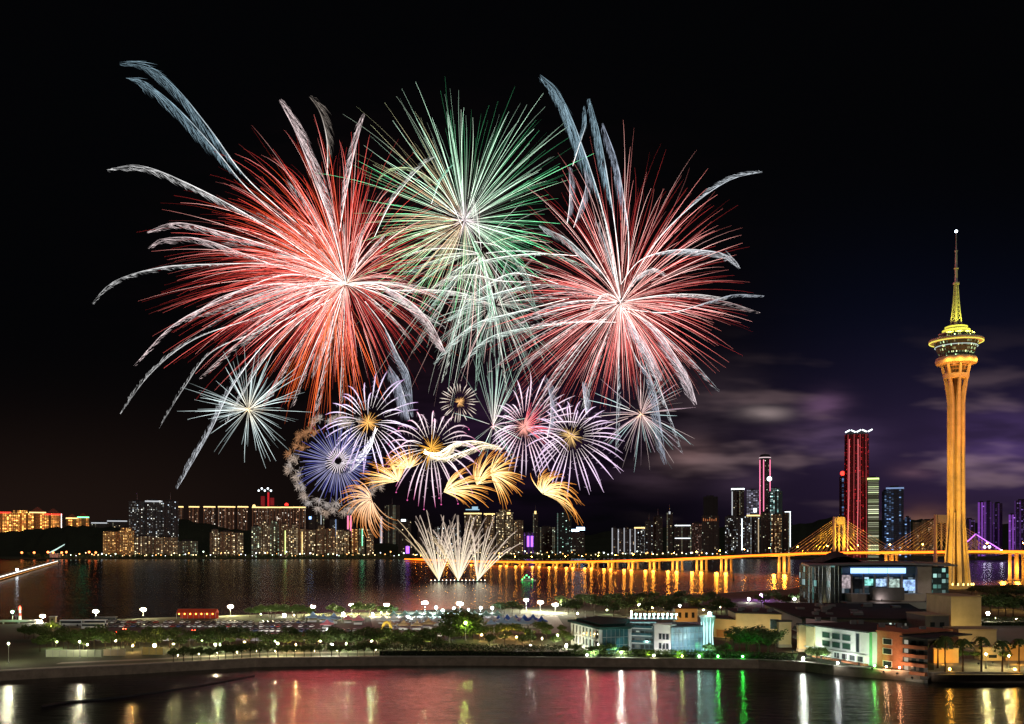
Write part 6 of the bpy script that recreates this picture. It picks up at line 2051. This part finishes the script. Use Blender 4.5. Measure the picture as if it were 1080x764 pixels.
# orange-red falling part beneath it
def orr(s, k, a): return cl3((1.0, .32, .2), (.85, .13, .03), min(1, s * 1.4))
chrys(s1, 352, 300, FD + 20, 90, lambda a: 140, orr, .16, seed=8, thick=.30, cap=0, bias=(-1.75, .95, .33), rmin=.7)
chrys(s1, 362, 298, FD + 10, 120, lambda a: 178, lambda s, k, a: cl3((.9, .20, .10), (.75, .05, .03), s), .18, r0=.22, seed=15, thick=.34, cap=0, bias=(2.25, .97, .30), rmin=.55)
core(s1, 365, 299, FD, 24, (1.0, .66, .52), 3, 44)
BG = (.20, .30, .36)
GR = (.50, .50, .50)
PK = (.78, .62, .62)
for path, w, sd, c, br_, st, hr in (
        ([(330, 250), (262, 190), (222, 137), (185, 92), (150, 66), (126, 66)], 13, -1, BG, .95, .34, 130),
        ([(320, 250), (262, 200), (225, 155), (185, 112), (150, 85), (133, 82)], 13, -1, BG, 1.0, .36, 120),
        ([(365, 300), (330, 273), (270, 232), (205, 197), (150, 175), (113, 179)], 9, -1, GR, 1.15, .35, 110),
        ([(365, 300), (300, 266), (230, 244), (185, 235), (155, 245)], 9, -1, PK, 1.0, .3, 90),
        ([(365, 300), (290, 280), (215, 253), (172, 252), (156, 262)], 9, -1, PK, .9, .4, 80),
        ([(365, 298), (300, 280), (215, 279), (165, 283), (120, 297), (97, 320)], 6, -1, GR, 1.0, .4, 80),
        ([(365, 300), (300, 290), (225, 320), (180, 345), (141, 386)], 5, -1, PK, 1.15, .3, 70),
        ([(350, 303), (285, 300), (230, 315), (195, 340)], 6, -1, PK, .9, .3, 60),
        ([(345, 310), (270, 335), (205, 358), (160, 393), (127, 437)], 5, 1, GR, .8, .45, 70),
        ([(345, 315), (285, 345), (225, 370), (195, 408), (168, 452)], 4, 1, GR, .7, .4, 60),
        ([(350, 315), (290, 352), (247, 405), (222, 455), (187, 516)], 8, 1, (.5, .52, .56), 1.0, .4, 110),
        ([(350, 315), (310, 345), (275, 385), (238, 448)], 5, 1, (.6, .6, .6), .9, .35, 70),
        ([(365, 300), (352, 245), (330, 185), (312, 140), (294, 106)], 14, 1, PK, 1.0, .25, 130),
        ([(345, 185), (345, 150), (338, 120), (326, 102)], 10, 1, (.26, .22, .19), .8, .1, 70),
        ([(358, 245), (364, 210), (374, 160), (385, 120)], 9, -1, PK, .9, .1, 90),
        ([(374, 290), (378, 270), (384, 243)], 7, -1, PK, .9, .1, 40),
        ([(365, 300), (345, 292), (330, 303), (318, 320)], 6, -1, (.95, .75, .7), 1.1, .2, 50),
        ([(365, 300), (400, 301), (432, 318), (455, 342), (470, 372)], 13, 1, PK, 1.0, .25, 130),
        ([(365, 300), (410, 306), (460, 306), (490, 310), (520, 322)], 7, 1, (.85, .8, .75), 1.0, .3, 80),
        ([(360, 310), (352, 335), (345, 362), (330, 400)], 7, 1, PK, .85, .2, 60),
        ([(385, 318), (405, 345), (420, 375), (432, 398), (436, 440)], 12, 1, (.36, .40, .48), .75, .3, 90),
        ([(395, 250), (412, 215), (440, 180), (460, 165)], 6, -1, (.70, .72, .66), .8, .1, 60)):
    comet(s1, path, w, sd, c, br_, hr, st, dz=rnd.uniform(-60, 60))
def arcs(root, px, py, D, n, R0, R1, cols, seed, a_mid=None, a_sd=None):
    rr = random.Random(seed)
    for k in range(n):
        a = rr.uniform(0, 6.283) if a_mid is None else rr.gauss(a_mid, a_sd)
        L = rr.uniform(R0, R1); g_ = rr.uniform(.16, .34)
        P = [(px + math.cos(a) * L * s, py - math.sin(a) * L * s + g_ * L * s ** 2.2) for s in (.04, .25, .5, .75, 1)]
        comet(root, P, rr.uniform(3, 7), -1 if math.cos(a) < 0 else 1, rr.choice(cols), rr.uniform(.55, .95), rr.randint(30, 55), rr.uniform(.1, .4), dz=rr.uniform(-90, 90), D=D, rr=random.Random(seed * 50 + k), spine=rr.uniform(.6, 1.1))


arcs(s1, 365, 299, FD, 20, 95, 175, [(.80, .62, .60), (.85, .78, .74), (.62, .58, .58)], 61, 3.2, 1.1)
arcs(s1, 365, 299, FD, 8, 70, 110, [(.85, .70, .66), (.85, .78, .74)], 62)
# --- green burst, centre
def grn(s, k, a):
    up = math.sin(a)
    c = cl3((.9, .82, .80), (.20, .92, .40), min(1, s * 1.4))
    if up > .55: c = cl3(c, (.72, .88, .76), .75 * min(1, s * 1.2))
    if up < .2 and math.cos(a) < .3: c = cl3(c, (.95, .55, .25), .55 * (1 - s))
    if k % 5 == 0: c = cl3(c, (.85, .95, .75), .5)
    return mul(c, 1.4 - .45 * s)
def grndim(s, k, a):
    if math.cos(a) < -.3: return cl3((.8, .5, .3), (.45, .5, .28), s)
    return cl3((.45, .42, .40), (.05, .28, .12), min(1, s * 1.5))
s2 = star('large green and white burst at the top centre of the display', 492, 232)
chrys(s2, 490, 234, FD + 30, 190, lambda a: 172 if math.sin(a) > .4 else (128 if math.cos(a) < .2 else 112), grn, .06, seed=17, thick=.27, dim_n=170, dim_col=grndim, rmin=.62)
# pale mint trails that spill down between the two red bursts
chrys(s2, 505, 262, FD + 35, 110, lambda a: 150 if math.sin(a) < 0 else 100, lambda s, k, a: mul(cl3((1.0, .9, .7), [(.55, .85, .68), (.85, .85, .75), (.9, .55, .5)][k % 3], min(1, s * 1.6)), 1.0 - .55 * s), .22, seed=19, thick=.25, cap=0, rmin=.5, r0=.14, bias=(-1.6, .6, .8))
core(s2, 490, 232, FD + 30, 24, (.85, .72, .74), 5, 44)
s8 = star('pale mint and white burst low between the two red ones', 522, 322)
chrys(s8, 522, 322, FD + 45, 170, lambda a: 92, lambda s, k, a: mul(cl3((1.0, .92, .8), [(.60, .86, .72), (.80, .84, .80), (.85, .55, .52), (.50, .75, .62)][k % 4], min(1, s * 1.6)), 1.0 - .6 * s), .20, seed=20, thick=.25, rmin=.5, r0=.12)
for path, w, sd, c, br_, st, hr in (
        ([(488, 240), (470, 205), (440, 180), (412, 178), (398, 190)], 5, -1, (.6, .75, .4), .8, .3, 50),
        ([(640, 337), (563, 345), (521, 354), (498, 370), (486, 388)], 7, -1, (.66, .78, .72), .95, .2, 90),
        ([(600, 315), (550, 328), (505, 340), (475, 362), (457, 384)], 7, -1, (.66, .78, .72), .95, .2, 90),
        ([(610, 270), (560, 268), (510, 275), (480, 285), (465, 300)], 6, -1, (.74, .84, .74), 1.0, .2, 80),
        ([(560, 298), (525, 296), (500, 290), (470, 294), (448, 310)], 6, -1, (.8, .8, .7), .9, .2, 70),
        ([(570, 300), (540, 305), (500, 318), (468, 340)], 7, -1, (.7, .85, .78), .8, .1, 70),
        ([(500, 255), (530, 262), (556, 290), (566, 330)], 8, 1, (.35, .5, .42), .7, .3, 70),
        ([(455, 215), (465, 190), (480, 172)], 4, -1, (.3, .7, .5), .8, .1, 40),
        ([(590, 300), (545, 288), (515, 300), (490, 320), (478, 350)], 6, -1, (.78, .86, .8), .9, .2, 70)):
    comet(s2, path, w, sd, c, br_, hr, st, dz=rnd.uniform(-60, 60), D=FD + 30)
# --- red burst, right
def red2(s, k, a):
    c = [(1.3, .78, .72), (1.2, .42, .40), (1.15, .20, .18)][k % 3]
    base = cl3((1.4, .8, .7), c, min(1, s * 2.0))
    return mul(cl3(base, (.55, .15, .13), max(0, (s - .6) / .4)), .88)
s3 = star('large pinkish red burst with blue-grey comet tails, at the right of the display', 655, 320)
def Rr_(a):
    a = a % (2 * math.pi)
    pts = [(0, 142), (.5, 160), (1.1, 208), (1.57, 226), (2.0, 200), (2.6, 140), (3.14, 135), (3.7, 165), (4.3, 112), (4.71, 96), (5.2, 105), (5.8, 128), (6.2832, 142)]
    for (a0, r0_), (a1, r1_) in zip(pts, pts[1:]):
        if a0 <= a <= a1: return lerp(r0_, r1_, (a - a0) / (a1 - a0))
    return 130
chrys(s3, 655, 320, FD - 20, 360, Rr_, red2, .17, seed=27, thick=.26, dim_n=240, dim_col=lambda s, k, a: cl3((.36, .04, .036), (.28, .022, .022), s), rmin=.65)
core(s3, 655, 319, FD - 20, 24, (1.0, .66, .60), 7, 44)
for path, w, sd, c, br_, st, hr in (
        ([(650, 300), (642, 250), (628, 195), (605, 130), (588, 95), (570, 79)], 15, -1, BG, 1.2, .38, 150),
        ([(655, 300), (650, 250), (642, 195), (632, 140), (622, 104)], 11, -1, BG, 1.2, .4, 110),
        ([(662, 290), (663, 250), (658, 210), (650, 168), (636, 130)], 10, -1, (.26, .30, .38), 1.1, .3, 100),
        ([(604, 175), (612, 150), (618, 130), (617, 112)], 6, -1, BG, .9, .1, 50),
        ([(598, 236), (601, 210), (600, 176)], 8, 1, (.36, .36, .42), .9, .05, 60),
        ([(605, 240), (613, 215), (618, 196), (615, 178)], 8, 1, (.36, .36, .42), .9, .05, 60),
        ([(655, 318), (690, 258), (730, 217), (770, 190), (804, 182)], 6, -1, (.42, .46, .50), 1.0, .55, 90),
        ([(655, 300), (675, 275), (710, 264), (750, 265), (772, 272), (781, 283)], 9, 1, (.6, .62, .66), 1.0, .3, 110),
        ([(655, 320), (635, 288), (600, 254), (582, 244), (569, 237)], 9, -1, (.55, .6, .6), .95, .3, 90),
        ([(655, 325), (705, 330), (750, 318), (775, 311), (806, 312)], 4, 1, (.40, .44, .50), .9, .5, 50),
        ([(655, 325), (690, 345), (712, 375), (727, 400), (735, 427)], 14, 1, (.70, .58, .62), 1.0, .2, 140),
        ([(655, 325), (668, 345), (685, 370), (700, 402)], 14, 1, (.72, .62, .66), 1.0, .15, 120),
        ([(655, 322), (660, 350), (672, 380), (690, 410), (703, 490)], 12, 1, (.40, .44, .54), .7, .35, 110),
        ([(655, 318), (640, 310), (628, 318), (620, 332)], 6, -1, (.95, .8, .75), 1.1, .2, 50),
        ([(655, 318), (672, 292), (690, 284), (704, 290)], 7, 1, (.8, .7, .7), 1.0, .2, 60),
        ([(650, 340), (600, 340), (560, 344)], 4, 1, (.9, .8, .8), .9, .1, 50)):
    comet(s3, path, w, sd, c, br_, hr, st, dz=rnd.uniform(-60, 60), D=FD - 20)

arcs(s3, 655, 319, FD - 20, 20, 90, 150, [(.80, .64, .64), (.84, .80, .78), (.55, .58, .62)], 63)
arcs(s2, 508, 268, FD + 30, 14, 70, 130, [(.62, .84, .70), (.80, .84, .74), (.50, .74, .60)], 64, -1.6, 1.3)
# --- pale dandelion burst, lower left
def wht(s, k, a): return mul(cl3((1, .85, .6), (.60, .72, .72), min(1, s * 2.5)), .95 * (1.1 - .55 * s))
s4 = star('small spiky white-teal burst low at the left under the red one', 262, 432)
chrys(s4, 262, 432, FD, 92, lambda a: 78 if math.sin(a) > -.2 else 62, wht, .03, seed=33, thick=.5, rmin=.55, r0=.05)
core(s4, 262, 432, FD, 6, (1.6, 1.2, .7), 9, 18)


def flower(label, px, py, R, n, inner, outer, tip=None, cc=None, cr=0, r0=.28, droop=.12, thick=1.0, seed=1, D=FD, lenf=None, wob=.08, hairs=5, dotted=0, name='firework_burst', turn=0.0):
    """a ring of separate brush-like petals round an open centre"""
    rr = random.Random(seed)
    root = thing(name, label, 'firework', at(px, py, D)); org = Vector(root.location)
    for k in range(n):
        a = turn + 2 * math.pi * (k + rr.uniform(-.12, .12)) / n
        L = R * (lenf(a) if lenf else 1) * rr.uniform(1 - wob, 1 + wob) * (1 if rr.random() < .86 else rr.uniform(.7, .9)); r0k = r0 * rr.uniform(.7, 1.25); bk = rr.uniform(.6, 1.1); cv = rr.uniform(-.12, .12)
        dep = rr.uniform(-.6, .6) * R
        b = MB(); pts, rads, cols = [], [], []
        P = []
        for i in range(8):
            s = r0k + (1 - r0k) * i / 7
            x = px + math.cos(a + cv * s * s) * L * s; y = py - math.sin(a + cv * s * s) * L * s + droop * 1.7 * R * s ** 3.5
            P.append((x, y)); pts.append(at(x, y, D + dep * s) - org)
            u = i / 7
            rads.append(thick * .78 * (.14 + .86 * math.sin(math.pi * min(1, .02 + .96 * u ** 1.5)) ** 1.1))
            c = cl3(inner, outer, min(1, u * 1.6))
            if tip and u > .8: c = cl3(c, tip, (u - .8) / .2)
            cols.append(mul(c, bk * (1.0 - .35 * abs(u - .4))))
        trail(b, pts, rads, cols, 4)
        for h in range(hairs):
            i = rr.randint(2, 6); x, y = P[i]
            x0, y0 = P[i - 1]; dx, dy = x - x0, y - y0; ln = math.hypot(dx, dy) + 1e-6; dx /= ln; dy /= ln
            sg = rr.choice((-1, 1)); hl = R * .085
            trail(b, [at(x, y, D + dep * .6) - org, at(x + (-dx * .6 - dy * sg * .6) * hl, y + (-dy * .6 + dx * sg * .6) * hl + hl * .25, D + dep * .6) - org], [.30, .1], [mul(outer, .6), mul(outer, .25)], 3)
        o = b.build('petal', FIRE, root, cols=True)
        if dotted and rr.random() < dotted:
            b = MB(); x, y = P[-1]; b.ball(at(x, y + 1.5, D + dep) - org, .9, 6, 4)
            b.c = [(*mul(tip or outer, 1.3), 1)] * len(b.c)
            b.build('petal_tip', FIRE, o, cols=True)
    if cc: core(root, px, py, D, cr, mul(cc, .6), seed + 50, 70)
    return root


LIL = (.82, .66, .95); PUR = (.70, .36, .80)
# blue ball with brown crackling tips
s5 = thing('firework_burst', 'round blue-violet burst with a ring of brown crackling puffs', 'firework', at(356, 487, FD)); org5 = Vector(s5.location)
rr = random.Random(77)
for k in range(96):
    a = 2 * math.pi * (k + rr.uniform(-.4, .4)) / 96
    L = 46 * rr.uniform(.6, 1.05); dep = rr.uniform(-30, 30); b = MB()
    pts, rads, cols = [], [], []
    for i in range(6):
        s = .30 + .70 * i / 5
        pts.append(at(356 + math.cos(a) * L * s, 488 - math.sin(a) * L * s + 2.5 * s * s, FD + dep * s) - org5)
        rads.append(.16 + .30 * math.sin(math.pi * (.08 + .86 * i / 5)))
        cols.append(mul(cl3((.55, .52, .8), [(.08, .08, .42), (.20, .22, .62), (.45, .45, .70)][k % 3], min(1, i / 3)), .46 * rr.uniform(.6, 1.2)))
    trail(b, pts, rads, cols, 4); b.build('petal', FIRE, s5, cols=True)
for k in range(46):
    a = RAD(66) + RAD(240) * k / 39 + rr.uniform(-.08, .08); L = 48 * rr.uniform(.88, 1.12)
    cx_, cy_ = 356 + math.cos(a) * L, 490 - math.sin(a) * L
    b = MB(); c = cl3((.50, .36, .27), (.55, .50, .48), rr.random())
    if math.cos(a) < -.4 and math.sin(a) > .2: c = (.48, .22, .10)
    for h in range(44):
        d0 = a + rr.gauss(0, .95); d1_ = d0 + rr.uniform(-1.3, 1.3); l0 = rr.uniform(2.5, 8.5); o = rr.uniform(-3, 3)
        sx_, sy_ = cx_ - math.cos(a) * 3.2, cy_ + math.sin(a) * 3.2
        m_ = (sx_ + math.cos(d0) * l0 * .6, sy_ - math.sin(d0) * l0 * .6)
        e_ = (m_[0] + math.cos(d1_) * l0 * .5, m_[1] - math.sin(d1_) * l0 * .5 + .5)
        q = [at(sx_, sy_, FD) - org5, at(*m_, FD + o) - org5, at(*e_, FD + o) - org5]
        trail(b, q, [.14, .30, .12], [mul(c, rr.choice((.2, .4, .75)) * kk) for kk in (.7, 1, .6)], 3)
    b.build('crackle_puff', FIRE, s5, cols=True)
for k in range(30):
    a = 2 * math.pi * k / 30; b = MB(); L = 14 * rr.uniform(.8, 1.1)
    trail(b, [at(357 + math.cos(a) * L * s, 486 - math.sin(a) * L * s, FD - 12) - org5 for s in (.3, .65, 1)], [.3, .5, .25], [(.7, .6, .65)] * 3, 3); b.build('inner_ray', FIRE, s5, cols=True)

f1 = flower('white-lilac burst with an orange heart and long upper right petals, above the blue ball', 388, 446, 47, 40, (1, .9, .85), LIL, PUR, (1.5, .75, .2), 15, seed=2, droop=.14, thick=.95,
            lenf=lambda a: 1.0 + .45 * max(0, math.cos(a - 1.0)) ** 4, hairs=7)
for path in ([(396, 450), (392, 470), (380, 488), (368, 500)], [(398, 452), (388, 472), (376, 486), (360, 490)]):
    comet(f1, path, 6, 1, (.95, .9, 1), 1.1, 60, .05)
comet(f1, [(432, 443), (428, 425), (420, 400), (410, 385)], 14, -1, (.38, .40, .50), .8, 120, .05)
f2 = flower('large white burst with an orange heart and magenta drooping tips, centre of the low row', 455, 473, 50, 36, (1, .88, .78), (.95, .68, .80), (.80, .12, .38), (1.7, .80, .12), 21, seed=4, droop=.20, thick=1.0, dotted=.6, hairs=7, lenf=lambda a: 1 + .12 * math.cos(a - 1.2))
for path in ([(447, 476), (462, 478), (480, 468), (505, 466), (532, 474)], [(447, 478), (465, 484), (485, 478), (510, 470), (528, 470)], [(448, 474), (455, 480), (470, 478), (480, 465)]):
    comet(f2, path, 7, 1, (1, .82, .55), 1.5, 70, .05, hotcol=(1.5, 1.4, 1.1), spine=1.5)
f3 = flower('small dark dandelion-like burst with an orange heart, between the large ones', 484.5, 424, 21, 30, (.30, .18, .12), (.74, .62, .55), None, (1.2, .62, .22), 7, seed=6, droop=.03, thick=.6, r0=.42, hairs=2, wob=.05)
f4 = flower('white burst with a pink-red heart and tall petals, right of centre', 553, 450, 48, 42, (.95, .55, .60), (.90, .68, .84), None, (1.4, .55, .45), 13, seed=8, droop=.10, thick=.95, lenf=lambda a: .95 + .40 * max(0, math.cos(a - .9)) ** 2 - .25 * max(0, math.cos(a - 3.1)), hairs=7)
pk = random.Random(5)
for k in range(26):
    a = pk.uniform(-.7, 1.4); b = MB(); L = pk.uniform(16, 32)
    trail(b, [at(553 + math.cos(a) * L * s, 450 - math.sin(a) * L * s, FD + 10) - Vector(f4.location) for s in (.1, .5, 1)], [.4, .55, .2], [(1.0, .35, .32), (.8, .12, .16), (.4, .04, .08)], 3)
    b.build('red_ray', FIRE, f4, cols=True)
f5 = flower('white-lilac burst with an amber heart, at the right of the low row', 602, 460, 50, 44, (.95, .80, .76), (.82, .60, .86), None, (1.1, .68, .25), 15, seed=10, droop=.12, thick=.85, lenf=lambda a: .92 + .30 * max(0, math.cos(a - 5.6)), hairs=6)
comet(f5, [(618, 436), (616, 420), (614, 402)], 9, 1, (.55, .56, .66), .9, 60, .05)
comet(f5, [(577, 462), (581, 440), (580, 418), (574, 398)], 9, 1, (.45, .45, .55), .7, 80, .05)
# dim many-coloured burst
def dimf(s, k, a): return mul(cl3((.95, .6, .55), [(.60, .48, .46), (.45, .62, .62), (.60, .42, .50)][k % 3], min(1, s * 2)), .8 * (1.15 - .5 * s))
s6 = star('dim greyish pink burst with thin rays, below the right red burst', 676, 437)
chrys(s6, 676, 437, FD + 15, 84, lambda a: 66, dimf, .08, seed=41, thick=.42, rmin=.6, r0=.06)
core(s6, 676, 437, FD + 15, 7, (1.5, .9, .6), 12, 20)
s7 = star('thin pale green burst with long upward rays, in the middle of the low row', 520, 449)
def pg(s, k, a): return mul(cl3((1, .8, .75), (.42, .60, .52), min(1, s * 2)), .8)
chrys(s7, 520, 449, FD + 25, 46, lambda a: 100 if math.sin(a) > .75 else 44, pg, .04, seed=43, thick=.42, rmin=.7, r0=.04, bias=(1.57, .45, .28))
core(s7, 520, 449, FD + 25, 5, (1.4, .8, .8), 13, 14)

# --- golden palm leaves low in the sky
def goldfan(label, px, py, a0, a1, L, n, bend, seed, lenf=None, hot=(1.5, 1.15, .55), col=(.95, .42, .07), end=(.55, .17, .03), droop=.3):
    rr = random.Random(seed)
    root = thing('firework_burst', label, 'firework', at(px, py, FD - 30)); org = Vector(root.location)
    n = int(n * 1.15)
    for k in range(n):
        fk = rr.uniform(.4, 1.15)
        t = (k + rr.uniform(-.2, .2)) / (n - 1)
        a = lerp(a0, a1, t) + rr.gauss(0, .09); bend2 = bend * rr.uniform(.5, 1.6); s00 = rr.uniform(0, .22); LL = 1.14 * L * (lenf(t) if lenf else 1) * rr.uniform(.62, 1.12); dep = rr.uniform(-12, 12)
        pts, rads, cols = [], [], []
        for i in range(8):
            s = s00 + (1 - s00) * i / 7
            aa = a + bend2 * s * s
            pts.append(at(px + math.cos(aa) * LL * s, py - math.sin(aa) * LL * s + droop * LL * s * s, FD - 30 + dep * s) - org)
            rads.append(.12 + .34 * math.sin(math.pi * (.05 + .85 * s)) ** 1.3)
            cols.append(mul(cl3(cl3(mul(hot, 1.3), col, min(1, s * 1.25)), end, max(0, (s - .6) / .4)), fk * rr.uniform(.75, 1.2)))
        b = MB(); trail(b, pts, rads, cols, 4); b.build('spark_trail', FIRE, root, cols=True)
    return root


goldfan('golden spray spreading left like a wing, under the blue ball\'s right side', 420, 508, RAD(60), RAD(186), 36, 34, .10, 1, lambda t: .55 + .5 * t, droop=.06)
goldfan('small golden spray fanning up behind the wing-shaped one', 431, 494, RAD(35), RAD(176), 29, 28, .08, 2, lambda t: .55 + .45 * t, droop=.08)
goldfan('orange-gold arching spray beneath the blue ball, nearest the water at the left', 392, 527, RAD(105), RAD(300), 29, 40, .35, 3, droop=.22, hot=(1.0, .65, .40), col=(.80, .36, .14))
goldfan('golden leaf-shaped spray, the left and lowest of the golden trio', 468, 519, RAD(-18), RAD(68), 42, 40, -.16, 4, lambda t: .6 + .6 * math.sin(math.pi * t), droop=.10)
goldfan('golden leaf-shaped spray rising in the middle of the golden trio', 503, 512, RAD(28), RAD(112), 34, 34, -.2, 5, lambda t: .65 + .5 * math.sin(math.pi * t), droop=.08)
goldfan('golden spray sweeping up and right at the top of the golden trio', 517, 500, RAD(-62), RAD(80), 31, 38, -.12, 6, droop=.12)
goldfan('golden swept burst falling to the right, the rightmost of the golden sprays', 572, 521, RAD(-24), RAD(128), 40, 46, -.42, 8, lambda t: 1.0 - .42 * t, droop=.16)

# --- fountains rising from barges
for (px, spread, cen, Lm, n, lb) in ((463, 27, -8, 82, 24, 'pale gold fountain of sparks leaning left, rising from the left barge'), (483.5, 27, 0, 78, 40, 'broad white-gold fountain of sparks in the middle, the densest'), (503.5, 26, 14, 78, 14, 'thin pale gold fountain of sparks leaning right, rising from the right barge')):
    p = gnd(px, 612.5, 1.6)
    root = thing('firework_fountain', lb, 'firework fountain', p)
    rr = random.Random(int(px))
    for k in range(n):
        a = cen + lerp(-spread, spread, (k + .5) / n) + rr.gauss(0, 3)
        L = Lm * rr.uniform(.55, 1.04); b = MB(); fk = rr.uniform(.45, 1.15); dep = rr.uniform(-14, 14)
        pts, rads, cols = [], [], []
        for i in range(9):
            s = i / 8
            x = px + math.sin(RAD(a)) * L * s * 1.05 + (math.sin(RAD(a)) * 5 * s ** 3); y = 612.5 - L * math.cos(RAD(a)) * s + 9 * s ** 3
            pts.append(at(x, y, p.y + dep * s) - p); rads.append(.14 + .42 * math.sin(math.pi * (.04 + .85 * s)))
            c = cl3((1.0, .88, .60), (.92, .70, .58), s)
            if a < -22: c = cl3(c, (.8, .55, .2), .5)
            cols.append(mul(c, (1.0 - .6 * s) * fk))
        trail(b, pts, rads, cols, 4)
        for h in range(8):
            i = rr.randint(4, 8)
            q = pts[i]; d = (pts[i] - pts[i - 1]).normalized()
            trail(b, [q, q - d * 5 + Vector((rr.uniform(-3, 3), 0, -1.5))], [.3, .1], [mul(cols[i], 1.0), mul(cols[i], .4)], 3)
        b.build('spark_trail', FIRE, root, cols=True)
    t = thing('launch_barge', 'low dark barge carrying the %s fountain' % {463: 'left', 483.5: 'middle', 503.5: 'right'}[px], 'barge', (p.x, p.y, 0))
    b = MB(); b.prism([(-10, -4), (10, -4), (11.5, 0), (10, 4), (-10, 4), (-11.5, 0)], -.6, 1.3); b.build('hull', DSTEEL, t)
    for k in range(6):
        b = MB(); b.tube([(-7.5 + k * 3, -1, 1.3), (-7.5 + k * 3, -1, 2.6)], .3, 8); b.build('mortar', DSTEEL, t)
    for k in range(5):
        b = MB(); b.ball((-9 + k * 4.5, -3.4, 2.2), .55, 6, 4); b.build('deck_lamp', glowmat('deck_lamp_%d' % (k % 3), [(1, .7, .5), (1, .9, .8), (.5, 1, .7)][k % 3], 6, False), t)


# ------------------------------------------------------------------ the light the bursts give off while they burn
def burst_light(root, px, py, D, color, watts, size):
    L = bpy.data.lights.new('burst_light', 'POINT')
    L.energy = watts; L.color = color; L.shadow_soft_size = size
    o = bpy.data.objects.new('burst_light', L)
    COL.objects.link(o)
    o.parent = root
    o.location = at(px, py, D) - Vector(root.location)


burst_light(s1, 340, 300, FD, (1, .085, .10), 2.5e6, 75)
burst_light(s3, 650, 330, FD, (1, .10, .14), 2.3e6, 75)
burst_light(s2, 492, 250, FD + 30, (.6, 1, .6), 0.3e5, 60)
burst_light(f2, 455, 473, FD, (1, .24, .16), 5.0e5, 45)
